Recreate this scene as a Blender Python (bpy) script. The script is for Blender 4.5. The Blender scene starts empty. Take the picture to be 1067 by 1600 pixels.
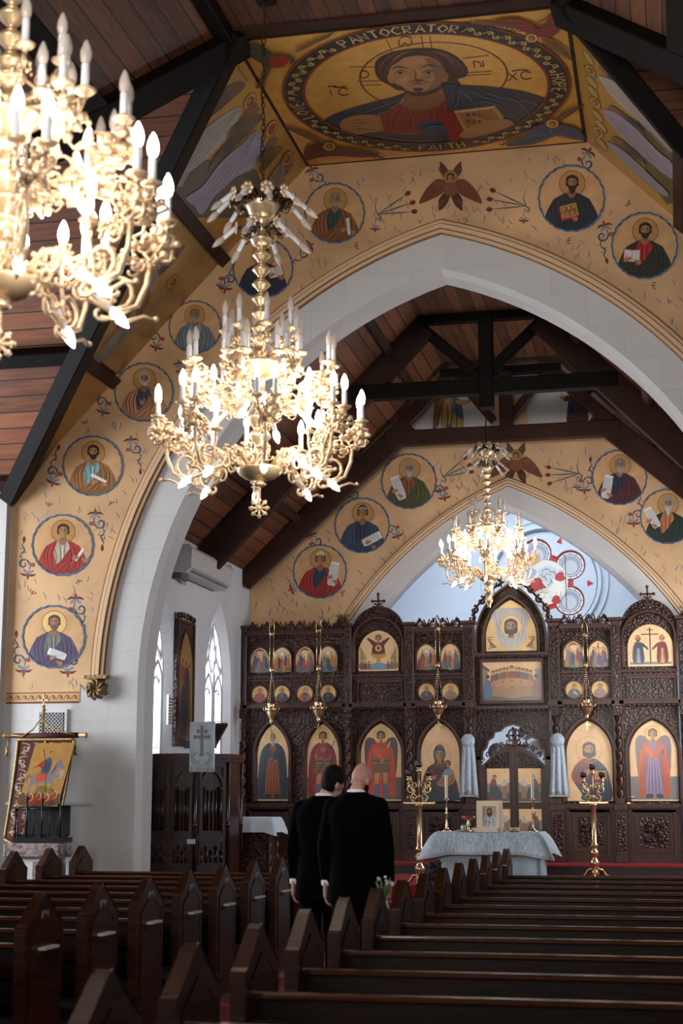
import bpy, math, random
from math import sin, cos, pi, radians, sqrt, atan2, hypot
from mathutils import Vector, Matrix
from mathutils.geometry import tessellate_polygon
random.seed(7)
SC = bpy.context.scene
COL = SC.collection

# ------------------------------------------------------------------ camera
FPX, CX, CY, HC = 2414.0, 533.5, 800.0, 1.6
PITCH = math.atan((1245 - CY) / FPX)
YAW = math.atan((1060 - CX) / hypot(FPX, 1245 - CY))
FW = Vector((-sin(YAW) * cos(PITCH), cos(YAW) * cos(PITCH), sin(PITCH)))
RT = Vector((cos(YAW), sin(YAW), 0)); UP = RT.cross(FW)
CAMP = Vector((0, 0, HC))
cam = bpy.data.cameras.new('camera'); camo = bpy.data.objects.new('camera', cam); COL.objects.link(camo)
cam.sensor_fit = 'VERTICAL'; cam.sensor_height = 36; cam.lens = FPX / 1600 * 36
cam.clip_start = .05; cam.clip_end = 200
M = Matrix((RT, UP, -FW)).transposed().to_4x4(); M.translation = CAMP
camo.matrix_world = M
cam.dof.use_dof = True; cam.dof.focus_distance = 21.5; cam.dof.aperture_fstop = 3.6
SC.camera = camo
# ------------------------------------------------------------------ world, daylight, fill lamps, exposure
SC.view_settings.view_transform = 'Standard'; SC.view_settings.look = 'None'
SC.view_settings.exposure = 0.50; SC.view_settings.gamma = 1; SC.view_settings.use_curve_mapping = False
SC.cycles.use_denoising = True
SC.cycles.max_bounces = 6; SC.cycles.diffuse_bounces = 3; SC.cycles.glossy_bounces = 3
SC.cycles.transmission_bounces = 4; SC.cycles.transparent_max_bounces = 8
SC.cycles.sample_clamp_indirect = 4
SC.cycles.caustics_reflective = False; SC.cycles.caustics_refractive = False
w = bpy.data.worlds.new('overcast_sky'); SC.world = w; w.use_nodes = True
w.node_tree.nodes['Background'].inputs[0].default_value = (.80, .90, 1, 1)
w.node_tree.nodes['Background'].inputs[1].default_value = 0.38
def area(name, loc, target, sx, sy, power, color, spread=180):
    l = bpy.data.lights.new(name, 'AREA'); l.shape = 'RECTANGLE'; l.size = sx; l.size_y = sy
    l.energy = power; l.color = color
    o = bpy.data.objects.new(name, l); COL.objects.link(o); o.location = loc; l.spread = radians(spread)
    o.rotation_euler = (Vector(target) - Vector(loc)).to_track_quat('-Z', 'Y').to_euler()
    return o
DAY = (.86, .93, 1)
area('transept_window_daylight', (-13.2, 14.6, 3.6), (-7.6, 17.9, 3.0), 3.0, 3.4, 620, DAY)
area('chancel_window_daylight', (-7.6, 22.3, 3.6), (-5.4, 21.6, 2.4), 1.2, 2.4, 190, DAY)
area('chancel_near_window_daylight', (-7.6, 19.7, 3.6), (-5.4, 20.0, 2.4), 1.0, 2.4, 130, DAY)
area('chancel_right_lamp', (1.35, 21.4, 3.4), (-3.5, 22.2, 3.0), 1.6, 2.6, 150, DAY)  # area lamp just inside the right chancel wall, which has no window
area('sanctuary_overhead_fill', (-2.5, 26.4, 7.2), (-2.5, 26.6, 3), 3.0, 2.0, 140, (.80, .9, 1))  # added bluish lamp under the closed sanctuary ceiling, no opening above it
area('sanctuary_lower_fill', (-5.6, 26.5, 2.6), (-1.5, 27.0, 2.2), 1.6, 2.0, 90, (.82, .9, 1))  # second lamp added low down to brighten the sanctuary behind the doors
area('nave_west_uplight', (-2.6, -3.0, 4.2), (-2.8, 14, 8.6), 5.0, 3.4, 150, (1, .93, .84), 75)  # unseen added lamp behind the camera, narrowed and aimed up to spare the pews

# ------------------------------------------------------------------ helpers
def srgb(h):
    h = h.lstrip('#'); o = []
    for i in (0, 2, 4):
        v = int(h[i:i+2], 16) / 255
        o.append(v / 12.92 if v <= .04045 else ((v + .055) / 1.055) ** 2.4)
    return (*o, 1)
def ray(x, y): return FW * FPX + RT * (x - CX) - UP * (y - CY)
def hitY(x, y, v): r = ray(x, y); return CAMP + r * (v / r.y)
def hitX(x, y, v): r = ray(x, y); return CAMP + r * (v / r.x)
def hitZ(x, y, v): r = ray(x, y); return CAMP + r * ((v - HC) / r.z)
def hitP(x, y, p0, n):
    r = ray(x, y); return CAMP + r * ((p0 - CAMP).dot(n) / r.dot(n))
def N(nt, t, **k):
    n = nt.nodes.new(t)
    for a, b in k.items(): setattr(n, a, b)
    return n
MATS = {}
def mat(name, col, rough=.5, metal=0, var=0, nscale=4, stretch=(1, 1, 1), bump=0, bscale=30, spec=.5, emit=0, bvor=False, col2=None, coat=0):
    if name in MATS: return MATS[name]
    m = bpy.data.materials.new(name); m.use_nodes = True; nt = m.node_tree; b = nt.nodes['Principled BSDF']
    c = srgb(col) if isinstance(col, str) else col
    b.inputs['Base Color'].default_value = c; b.inputs['Roughness'].default_value = rough
    b.inputs['Metallic'].default_value = metal; b.inputs['Specular IOR Level'].default_value = spec
    if coat: b.inputs['Coat Weight'].default_value = coat; b.inputs['Coat Roughness'].default_value = .15
    if emit: b.inputs['Emission Color'].default_value = c; b.inputs['Emission Strength'].default_value = emit
    if var or bump:
        tc = N(nt, 'ShaderNodeTexCoord'); mp = N(nt, 'ShaderNodeMapping'); mp.inputs['Scale'].default_value = stretch
        nt.links.new(tc.outputs['Object'], mp.inputs[0])
    if var:
        no = N(nt, 'ShaderNodeTexNoise'); no.inputs['Scale'].default_value = nscale; no.inputs['Detail'].default_value = 5
        nt.links.new(mp.outputs[0], no.inputs['Vector'])
        cr = N(nt, 'ShaderNodeValToRGB')
        c2 = srgb(col2) if col2 else tuple(min(1, v * (1 + var)) for v in c[:3]) + (1,)
        c1 = tuple(v * (1 - var) for v in c[:3]) + (1,)
        cr.color_ramp.elements[0].color = c1; cr.color_ramp.elements[1].color = c2
        cr.color_ramp.elements[0].position = .3; cr.color_ramp.elements[1].position = .7
        nt.links.new(no.outputs[0], cr.inputs[0]); nt.links.new(cr.outputs[0], b.inputs['Base Color'])
    if bump:
        if bvor:
            no2 = N(nt, 'ShaderNodeTexVoronoi'); no2.inputs['Scale'].default_value = bscale
        else:
            no2 = N(nt, 'ShaderNodeTexNoise'); no2.inputs['Scale'].default_value = bscale
        nt.links.new(mp.outputs[0], no2.inputs['Vector'])
        bp = N(nt, 'ShaderNodeBump'); bp.inputs['Strength'].default_value = bump; bp.inputs['Distance'].default_value = .02
        nt.links.new(no2.outputs[0], bp.inputs['Height']); nt.links.new(bp.outputs[0], b.inputs['Normal'])
    MATS[name] = m
    return m
def boards(name, axis, width, c1, c2, rough=.55, grain=(1, 1, 1)):
    m = bpy.data.materials.new(name); m.use_nodes = True; nt = m.node_tree; b = nt.nodes['Principled BSDF']
    tc = N(nt, 'ShaderNodeTexCoord'); sp = N(nt, 'ShaderNodeSeparateXYZ'); nt.links.new(tc.outputs['Object'], sp.inputs[0])
    mu = N(nt, 'ShaderNodeMath', operation='MULTIPLY'); mu.inputs[1].default_value = 1 / width
    nt.links.new(sp.outputs[axis], mu.inputs[0])
    fr = N(nt, 'ShaderNodeMath', operation='FRACT'); nt.links.new(mu.outputs[0], fr.inputs[0])
    gr = N(nt, 'ShaderNodeMath', operation='LESS_THAN'); gr.inputs[1].default_value = .075; nt.links.new(fr.outputs[0], gr.inputs[0])
    fl = N(nt, 'ShaderNodeMath', operation='FLOOR'); nt.links.new(mu.outputs[0], fl.inputs[0])
    wn = N(nt, 'ShaderNodeTexWhiteNoise', noise_dimensions='1D'); nt.links.new(fl.outputs[0], wn.inputs['W'])
    mp = N(nt, 'ShaderNodeMapping'); mp.inputs['Scale'].default_value = grain; nt.links.new(tc.outputs['Object'], mp.inputs[0])
    no = N(nt, 'ShaderNodeTexNoise'); no.inputs['Scale'].default_value = 3; no.inputs['Detail'].default_value = 6; nt.links.new(mp.outputs[0], no.inputs['Vector'])
    ad = N(nt, 'ShaderNodeMath', operation='MULTIPLY_ADD'); ad.inputs[1].default_value = .45; nt.links.new(wn.outputs[0], ad.inputs[0]); nt.links.new(no.outputs[0], ad.inputs[2])
    cr = N(nt, 'ShaderNodeValToRGB'); cr.color_ramp.elements[0].position = .35; cr.color_ramp.elements[1].position = .95
    cr.color_ramp.elements[0].color = srgb(c1); cr.color_ramp.elements[1].color = srgb(c2)
    nt.links.new(ad.outputs[0], cr.inputs[0])
    mx = N(nt, 'ShaderNodeMix', data_type='RGBA'); mx.inputs[7].default_value = (.008, .004, .002, 1)
    nt.links.new(gr.outputs[0], mx.inputs[0]); nt.links.new(cr.outputs[0], mx.inputs[6]); nt.links.new(mx.outputs[2], b.inputs['Base Color'])
    bp = N(nt, 'ShaderNodeBump', invert=True); bp.inputs['Strength'].default_value = .6; bp.inputs['Distance'].default_value = .01
    nt.links.new(gr.outputs[0], bp.inputs['Height']); nt.links.new(bp.outputs[0], b.inputs['Normal'])
    b.inputs['Roughness'].default_value = rough; MATS[name] = m
    return m
def stone(name, c1, c2, cm, axes, bw=.85, bh=.42):
    m = bpy.data.materials.new(name); m.use_nodes = True; nt = m.node_tree; b = nt.nodes['Principled BSDF']
    tc = N(nt, 'ShaderNodeTexCoord'); sp = N(nt, 'ShaderNodeSeparateXYZ'); nt.links.new(tc.outputs['Object'], sp.inputs[0])
    cb = N(nt, 'ShaderNodeCombineXYZ'); nt.links.new(sp.outputs[axes[0]], cb.inputs[0]); nt.links.new(sp.outputs[axes[1]], cb.inputs[1])
    br = N(nt, 'ShaderNodeTexBrick'); nt.links.new(cb.outputs[0], br.inputs['Vector'])
    br.inputs['Scale'].default_value = 1; br.inputs['Brick Width'].default_value = bw; br.inputs['Row Height'].default_value = bh
    br.inputs['Mortar Size'].default_value = .004; br.inputs['Mortar Smooth'].default_value = .6
    br.inputs['Color1'].default_value = srgb(c1); br.inputs['Color2'].default_value = srgb(c2); br.inputs['Mortar'].default_value = srgb(cm)
    nt.links.new(br.outputs[0], b.inputs['Base Color']); b.inputs['Roughness'].default_value = .38
    no = N(nt, 'ShaderNodeTexNoise'); no.inputs['Scale'].default_value = 9; nt.links.new(tc.outputs['Object'], no.inputs['Vector'])
    bp = N(nt, 'ShaderNodeBump'); bp.inputs['Strength'].default_value = .18; bp.inputs['Distance'].default_value = .02
    nt.links.new(no.outputs[0], bp.inputs['Height']); nt.links.new(bp.outputs[0], b.inputs['Normal'])
    MATS[name] = m
    return m
def mpaint(name, rough, metal, coat=0, spec=.4):
    m = bpy.data.materials.new(name); m.use_nodes = True; nt = m.node_tree; b = nt.nodes['Principled BSDF']
    a = N(nt, 'ShaderNodeVertexColor', layer_name='Col'); tc = N(nt, 'ShaderNodeTexCoord')
    no = N(nt, 'ShaderNodeTexNoise'); no.inputs['Scale'].default_value = 7; no.inputs['Detail'].default_value = 6
    nt.links.new(tc.outputs['Object'], no.inputs['Vector'])
    mr = N(nt, 'ShaderNodeMapRange'); mr.inputs[3].default_value = .72; mr.inputs[4].default_value = 1.25; nt.links.new(no.outputs[0], mr.inputs[0])
    mx = N(nt, 'ShaderNodeMix', data_type='RGBA', blend_type='MULTIPLY'); mx.inputs[0].default_value = 1
    nt.links.new(a.outputs[0], mx.inputs[6]); nt.links.new(mr.outputs[0], mx.inputs[7]); nt.links.new(mx.outputs[2], b.inputs['Base Color'])
    b.inputs['Roughness'].default_value = rough; b.inputs['Metallic'].default_value = metal; b.inputs['Specular IOR Level'].default_value = spec
    if coat: b.inputs['Coat Weight'].default_value = coat; b.inputs['Coat Roughness'].default_value = .12
    MATS[name] = m
    return m

PLASTER = mat('white_plaster', '#c9c8cb', .5, var=.05, nscale=2, bump=.1, bscale=12)
STONE = stone('painted_stone_blocks', '#c9c5c3', '#c3bfbe', '#b3afae', (0, 2))
STONEL = mat('painted_plaster_side', '#c4bfbc', .45, var=.05, nscale=1.5, bump=.1, bscale=10)
SANCT = mat('pale_blue_plaster', '#b3bdc9', .6, var=.03)
GOLDW = mat('gold_leaf_wall', '#cfa67c', .36, .28, var=.16, nscale=1.6, bump=.08, bscale=5, spec=.5)
CREAM = mat('cream_gold_moulding', '#d8b48e', .38, .12)
CREAMD = mat('brown_moulding_line', '#7d5534', .45)
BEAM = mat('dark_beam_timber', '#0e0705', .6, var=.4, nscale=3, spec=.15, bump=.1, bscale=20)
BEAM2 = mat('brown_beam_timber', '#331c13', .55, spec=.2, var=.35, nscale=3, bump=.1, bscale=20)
CEILX = boards('ceiling_boards_by_height', 2, .165, '#4c2815', '#8f5230', grain=(.6, 4, 9))
CEILY = boards('ceiling_boards_lengthwise', 2, .15, '#3f2212', '#784628', grain=(9, .6, 9))
CEILF = boards('ceiling_boards_flat', 0, .16, '#3a2011', '#6d4025', grain=(9, .6, 9))
WOOD = mat('pew_wood', '#1f0e07', .34, var=.5, nscale=5, stretch=(1, 1, 12), bump=.06, bscale=30, col2='#44230f', spec=.25)
WOODH = mat('pew_board_wood', '#130804', .4, var=.5, nscale=5, stretch=(.8, 8, 14), bump=.05, bscale=30, col2='#2a1409', spec=.08)
ICW = mat('screen_wood', '#2a1108', .36, var=.4, nscale=6, stretch=(3, 3, 1), col2='#4a2210', coat=.1, spec=.35)
CARV = mat('carved_screen_wood', '#1e0c06', .4, var=.5, nscale=14, bump=1.0, bscale=26, bvor=True, col2='#40200f', coat=.1, spec=.4)
PULW = mat('pulpit_wood', '#150703', .3, var=.5, nscale=5, stretch=(2, 2, 1), col2='#3c190a', coat=.3)
GILT = mat('gilt_brass', '#dcbf9c', .36, .5, var=.12, nscale=25, bump=.35, bscale=60)
GILTS = mat('polished_gilt_brass', '#d9bd96', .28, .7)
BRASS = mat('polished_brass', '#cfae84', .22, .85)
CHAINM = mat('dark_bronze_chain', '#3d2c1c', .4, .8)
CANDW = mat('white_candle_sleeve', '#d9d8dc', .5)
WAX = mat('ivory_wax', '#d8c9a4', .5)
RED = mat('red_carpet', '#7d0f16', .9, var=.25, nscale=60, bump=.3, bscale=200)
DARKF = mat('dark_floorboards', '#120a07', .45, var=.3, nscale=6)
BLACK = mat('black_suit_wool', '#030304', .95, spec=.05, var=.2, nscale=90)
SHIRT = mat('white_shirt_cotton', '#e3e4ea', .7)
SKIN = mat('skin', '#b98877', .5, var=.08, nscale=20)
HAIR = mat('black_hair', '#0a0706', .75, spec=.15, var=.4, nscale=60, stretch=(1, 1, .2), bump=.6, bscale=90)
SHOE = mat('black_shoe_leather', '#060606', .25)
CLOTH = mat('pale_blue_damask', '#a9b4be', .55, var=.14, nscale=16, bump=.35, bscale=26, bvor=True)
CLOTHP = mat('plain_pale_blue_cloth', '#aab6c1', .6, var=.06, nscale=5)
CLOTHW = mat('white_linen', '#c2cbd4', .7, var=.05)
TRIMG = mat('silver_braid', '#a59f9b', .5, .2, var=.3, nscale=60)
VELVET = mat('burgundy_velvet', '#43141a', .8, var=.3, nscale=40)
GOLDT = mat('gold_thread', '#a98a55', .4, .5, bump=.4, bscale=80)
IRON = mat('black_iron', '#0a0a0b', .4, .3)
MARBLE = mat('mottled_marble', '#6d5a5a', .25, var=.5, nscale=18, col2='#b09c98')
ACW = mat('air_conditioner_plastic', '#b9b6b2', .4)
GREYP = mat('grey_plastic', '#56534f', .5)  # plain grey for the vent strip, wall plate ribs and pipe bracket
PAPER = mat('white_paper', '#c8c6c0', .7)
PAINT = mpaint('icon_paint', .5, 0, .08)
LEAF = mpaint('icon_gold_leaf', .36, .25, .1)
VARN = mpaint('varnished_icon_paint', .32, .0, .35)
EMB = mpaint('embroidery', .8, 0)
BULB = bpy.data.materials.new('lit_bulb'); BULB.use_nodes = True
_b = BULB.node_tree.nodes['Principled BSDF']; _b.inputs['Base Color'].default_value = (1, 1, 1, 1)
_b.inputs['Emission Color'].default_value = (1, .93, .82, 1); _b.inputs['Emission Strength'].default_value = 14
BULB.cycles.emission_sampling = 'NONE'
CLEAR = mat('unlit_bulb_glass', '#cdc3ba', .08, 0, spec=.8); CLEAR.node_tree.nodes['Principled BSDF'].inputs['Alpha'].default_value = .55
AMBER = mat('bulb_filament', '#b06a35', .4)
GLASSR = mat('dark_red_votive_glass', '#2b0507', .1, spec=.9, coat=.5)
REDG = mat('red_votive_glass', '#8e0d0f', .12, spec=.9, coat=.5)

def winglass():
    m = bpy.data.materials.new('frosted_leaded_glass'); m.use_nodes = True; nt = m.node_tree
    nt.nodes.remove(nt.nodes['Principled BSDF']); out = nt.nodes['Material Output']
    a = N(nt, 'ShaderNodeBsdfTransparent'); t = N(nt, 'ShaderNodeBsdfTranslucent'); t.inputs[0].default_value = (.95, .97, 1, 1)
    mx = N(nt, 'ShaderNodeMixShader'); mx.inputs[0].default_value = .5
    nt.links.new(a.outputs[0], mx.inputs[1]); nt.links.new(t.outputs[0], mx.inputs[2]); nt.links.new(mx.outputs[0], out.inputs[0])
    return m
WGLASS = winglass()
CLOTHB = mat('bright_pale_cloth', '#c6d2dc', .6, var=.05)
def stained():
    m = bpy.data.materials.new('stained_glass'); m.use_nodes = True; nt = m.node_tree; b = nt.nodes['Principled BSDF']
    a = N(nt, 'ShaderNodeVertexColor', layer_name='Col')
    b.inputs['Base Color'].default_value = (.02, .02, .02, 1); nt.links.new(a.outputs[0], b.inputs['Emission Color'])
    b.inputs['Emission Strength'].default_value = .62; b.inputs['Roughness'].default_value = .5
    m.cycles.emission_sampling = 'NONE'
    return m
STAIN = stained()

ROOT = {}
def tag(o, label=None, cat=None, group=None, kind=None):
    if label: o['label'] = label
    if cat: o['category'] = cat
    if group: o['group'] = group
    if kind: o['kind'] = kind
    return o
def thing(name, loc, label, cat, group=None):
    o = bpy.data.objects.new(name, None); COL.objects.link(o); o.location = loc; o.empty_display_size = .1
    ROOT[o] = Vector(loc)
    return tag(o, label, cat, group)
class MB:
    def __init__(s): s.v = []; s.f = []; s.m = []; s.sm = []; s.c = []; s.mats = []; s.T = None
    def mi(s, m):
        if m not in s.mats: s.mats.append(m)
        return s.mats.index(m)
    def add(s, vs, fs, m, smooth=False, col=(1, 1, 1, 1)):
        b = len(s.v); k = s.mi(m)
        if s.T: vs = [s.T @ Vector(p) for p in vs]
        s.v += [tuple(p) for p in vs]
        for f in fs: s.f.append(tuple(i + b for i in f)); s.m.append(k); s.sm.append(smooth); s.c.append(col)
    def box(s, x0, x1, y0, y1, z0, z1, m):
        s.add([(x0, y0, z0), (x1, y0, z0), (x1, y1, z0), (x0, y1, z0), (x0, y0, z1), (x1, y0, z1), (x1, y1, z1), (x0, y1, z1)],
              [(0, 3, 2, 1), (4, 5, 6, 7), (0, 1, 5, 4), (1, 2, 6, 5), (2, 3, 7, 6), (3, 0, 4, 7)], m)
    def bar(s, p0, p1, w, h, m, up=(0, 0, 1)):
        p0 = Vector(p0); p1 = Vector(p1); d = (p1 - p0).normalized(); u = Vector(up); u = Vector((0, 1, 0)) if abs(d.dot(u.normalized())) > .99 else u; r = d.cross(u).normalized(); u = r.cross(d)
        vs = [p + r * a * w / 2 + u * b * h / 2 for p in (p0, p1) for a, b in ((-1, -1), (1, -1), (1, 1), (-1, 1))]
        s.add(vs, [(0, 1, 2, 3), (7, 6, 5, 4), (0, 4, 5, 1), (1, 5, 6, 2), (2, 6, 7, 3), (3, 7, 4, 0)], m)
    def prism(s, poly, fn, m, d0, d1):
        n = len(poly); t = tessellate_polygon([[Vector((a, b, 0)) for a, b in poly]])
        vs = [fn(a, b, d0) for a, b in poly] + [fn(a, b, d1) for a, b in poly]
        fs = [tuple(q) for q in t] + [tuple(i + n for i in reversed(q)) for q in t] + [(i, (i + 1) % n, (i + 1) % n + n, i + n) for i in range(n)]
        s.add(vs, fs, m)
    def lathe(s, prof, m, c=(0, 0, 0), n=16, axis=None, cap=True, smooth=True):
        c = Vector(c); R = Matrix.Identity(3) if axis is None else Vector((0, 0, 1)).rotation_difference(Vector(axis)).to_matrix()
        vs = [c + R @ Vector((r * cos(2 * pi * i / n), r * sin(2 * pi * i / n), z)) for r, z in prof for i in range(n)]
        fs = [(j * n + i, j * n + (i + 1) % n, (j + 1) * n + (i + 1) % n, (j + 1) * n + i) for j in range(len(prof) - 1) for i in range(n)]
        if cap: fs += [tuple(reversed(range(n))), tuple(range((len(prof) - 1) * n, len(prof) * n))]
        s.add(vs, fs, m, smooth)
    def tube(s, pts, r, m, n=6, closed=False, flat=1):
        pts = [Vector(p) for p in pts]; k = len(pts); vs = []; prev = None
        rs = r if isinstance(r, (list, tuple)) else [r] * k
        for i, p in enumerate(pts):
            a = pts[(i + 1) % k] if (closed or i < k - 1) else p; b = pts[i - 1] if (closed or i > 0) else p
            d = (a - b).normalized() if (a - b).length > 1e-9 else Vector((0, 0, 1))
            if prev is None: u = d.orthogonal().normalized()
            else: u = (prev - d * prev.dot(d)); u = u.normalized() if u.length > 1e-6 else d.orthogonal().normalized()
            prev = u; w_ = d.cross(u)
            vs += [p + (u * cos(2 * pi * j / n) + w_ * sin(2 * pi * j / n) * flat) * rs[i] for j in range(n)]
        fs = [(i * n + j, i * n + (j + 1) % n, ((i + 1) % k) * n + (j + 1) % n, ((i + 1) % k) * n + j) for i in range(k if closed else k - 1) for j in range(n)]
        if not closed: fs += [tuple(reversed(range(n))), tuple(range((k - 1) * n, k * n))]
        s.add(vs, fs, m, True)
    def ball(s, c, r, m, n=10, sc=(1, 1, 1), T=None):
        c = Vector(c); k = max(4, n // 2 + 1); vs = []
        for j in range(k + 1):
            a = pi * j / k
            for i in range(n):
                p = Vector((r * sc[0] * sin(a) * cos(2 * pi * i / n), r * sc[1] * sin(a) * sin(2 * pi * i / n), -r * sc[2] * cos(a)))
                vs.append(c + (T @ p if T else p))
        s.add(vs, [(j * n + i, j * n + (i + 1) % n, (j + 1) * n + (i + 1) % n, (j + 1) * n + i) for j in range(k) for i in range(n)], m, True)
    def sweep(s, path, prof, m, fn, closed=False, smooth=True):
        k = len(path); q = len(prof); vs = []
        for i, p in enumerate(path):
            a = path[(i + 1) % k] if (closed or i < k - 1) else p; b = path[i - 1] if (closed or i > 0) else p
            d = Vector((a[0] - b[0], a[1] - b[1])).normalized(); nn = (-d.y, d.x)
            if 0 < i < k - 1 or closed:
                e1 = Vector((p[0] - path[i-1][0], p[1] - path[i-1][1])); e2 = Vector((path[(i+1) % k][0] - p[0], path[(i+1) % k][1] - p[1]))
                if e1.length > 1e-9 and e2.length > 1e-9:
                    cs = max(.35, cos(e1.angle(e2) / 2)); nn = (nn[0] / cs, nn[1] / cs)
            vs += [fn(p[0] + nn[0] * o, p[1] + nn[1] * o, dd) for o, dd in prof]
        fs = [(i * q + j, i * q + (j + 1) % q, ((i + 1) % k) * q + (j + 1) % q, ((i + 1) % k) * q + j) for i in range(k if closed else k - 1) for j in range(q)]
        if not closed: fs += [tuple(range(q)), tuple(reversed(range((k - 1) * q, k * q)))]
        s.add(vs, fs, m, False)
    def build(s, name, parent=None, off=None, bevel=0, label=None, **kw):
        me = bpy.data.meshes.new(name)
        o0 = Vector((0, 0, 0))
        if parent is not None and off is None: o0 = ROOT.get(parent, o0)
        if off is not None: o0 = Vector(off)
        me.from_pydata([(p[0] - o0.x, p[1] - o0.y, p[2] - o0.z) for p in s.v], [], s.f)
        for m in s.mats: me.materials.append(m)
        me.polygons.foreach_set('material_index', s.m); me.polygons.foreach_set('use_smooth', s.sm)
        if any(c != (1, 1, 1, 1) for c in s.c):
            at = me.color_attributes.new('Col', 'FLOAT_COLOR', 'CORNER'); buf = []
            for p, c in zip(me.polygons, s.c): buf += list(c) * p.loop_total
            at.data.foreach_set('color', buf)
        me.update()
        ob = bpy.data.objects.new(name, me); COL.objects.link(ob)
        if parent is not None:
            ob.parent = parent; ROOT[ob] = o0
        elif off is not None: ob.location = off
        if bevel:
            b = ob.modifiers.new('bevel', 'BEVEL'); b.width = bevel; b.segments = 1; b.limit_method = 'ANGLE'
        if label: ob['label'] = label
        for a, b in kw.items(): ob[a] = b
        return ob
def struct(mb, name, **kw): return mb.build(name, kind='structure', **kw)
def dup(root, loc, rz=None, name=None, **kw):
    r = root.copy(); COL.objects.link(r); r.location = loc
    if rz is not None: r.rotation_euler = (0, 0, rz)
    for a, b in kw.items(): r[a] = b
    for ch in list(root.children):
        c = ch.copy(); COL.objects.link(c); c.parent = r
        for g in list(ch.children):
            d = g.copy(); COL.objects.link(d); d.parent = c
    return r
XZ = lambda a, b, d: Vector((a, d, b))
def crom(pts, k=5, closed=True):
    n = len(pts); out = []
    rng = range(n) if closed else range(n - 1)
    for i in rng:
        if closed: p0, p1, p2, p3 = pts[i - 1], pts[i], pts[(i + 1) % n], pts[(i + 2) % n]
        else: p0, p1, p2, p3 = pts[max(0, i - 1)], pts[i], pts[i + 1], pts[min(n - 1, i + 2)]
        for j in range(k):
            t = j / k
            out.append(tuple(.5 * ((2 * b) + (-a + c) * t + (2 * a - 5 * b + 4 * c - d) * t * t + (-a + 3 * b - 3 * c + d) * t ** 3) for a, b, c, d in zip(p0, p1, p2, p3)))
    if not closed: out.append(tuple(pts[-1]))
    return out
def circ(cx, cy, r, n=32, ry=None, a0=0, a1=2 * pi):
    ry = r if ry is None else ry
    full = abs(a1 - a0 - 2 * pi) < 1e-6
    return [(cx + r * cos(a0 + (a1 - a0) * i / (n if full else n - 1)), cy + ry * sin(a0 + (a1 - a0) * i / (n if full else n - 1))) for i in range(n)]
def arch_pts(xc, a, zc, R, zbot, n=28):
    t1 = math.acos(a / R); L = []
    for i in range(n + 1):
        t = pi - (pi - (pi - t1)) * i / n
        L.append((xc + a + R * cos(t), zc + R * sin(t)))
    Rr = [(2 * xc - x, z) for x, z in reversed(L[:-1])]
    out = L + Rr
    if zbot < zc: out = [(out[0][0], zbot)] + out + [(out[-1][0], zbot)]
    return out
def lancet(xc, hw, z0, zs, za, n=10):
    H = za - zs; a = max(0.0, (H * H - hw * hw) / (2 * hw)); R = hw + a
    return arch_pts(xc, a, zs, R, z0, n)

class Paint:
    def __init__(s, fn, normal, base=.002, step=.00015, gold=LEAF, paint=PAINT):
        s.fn = fn; s.n = Vector(normal).normalized(); s.k = 0; s.mb = MB(); s.base = base; s.step = step; s.G = gold; s.P = paint
    def poly(s, pts, col, sm=0, gold=False):
        if sm: pts = crom(pts, sm)
        cl = []
        for p in pts:
            if not cl or hypot(p[0] - cl[-1][0], p[1] - cl[-1][1]) > 1e-7: cl.append(p)
        if len(cl) < 3: return
        t = tessellate_polygon([[Vector((a, b, 0)) for a, b in cl]])
        o = s.n * (s.base + s.step * s.k); s.k += 1
        s.mb.add([s.fn(a, b) + o for a, b in cl], [tuple(q) for q in t], s.G if gold else s.P, False, srgb(col))
    def stroke(s, pts, w, col, sm=4, closed=False, taper=True):
        if len(pts) < 2: return
        if sm: pts = crom(pts, sm, closed)
        n = len(pts); L = []; R = []
        for i, p in enumerate(pts):
            a = pts[(i + 1) % n] if (closed or i < n - 1) else p; b = pts[i - 1] if (closed or i > 0) else p
            dx, dy = a[0] - b[0], a[1] - b[1]; l = hypot(dx, dy) or 1
            ww = w / 2 * (1 if (closed or not taper) else (.25 + .75 * sin(pi * min(1, max(0, i / (n - 1))))))
            L.append((p[0] - dy / l * ww, p[1] + dx / l * ww)); R.append((p[0] + dy / l * ww, p[1] - dx / l * ww))
        o = s.n * (s.base + s.step * s.k); s.k += .5
        vs = [s.fn(*q) + o for q in L + R]
        fs = [(i, (i + 1) % n, (i + 1) % n + n, i + n) for i in range(n if closed else n - 1)]
        s.mb.add(vs, fs, s.P, False, srgb(col))
    def circ(s, cx, cy, r, col, ry=None, gold=False, n=28): s.poly(circ(cx, cy, r, n, ry), col, gold=gold)
    def ring(s, cx, cy, r, w, col, ry=None, n=40, wav=0):
        p = circ(cx, cy, r, n, ry)
        if wav: p = [(cx + (x - cx) * (1 + wav * (-1) ** i), cy + (y - cy) * (1 + wav * (-1) ** i)) for i, (x, y) in enumerate(p)]
        s.stroke(p, w, col, 0, True)
    def build(s, name, parent=None, **kw): return s.mb.build(name, parent, **kw)
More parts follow.
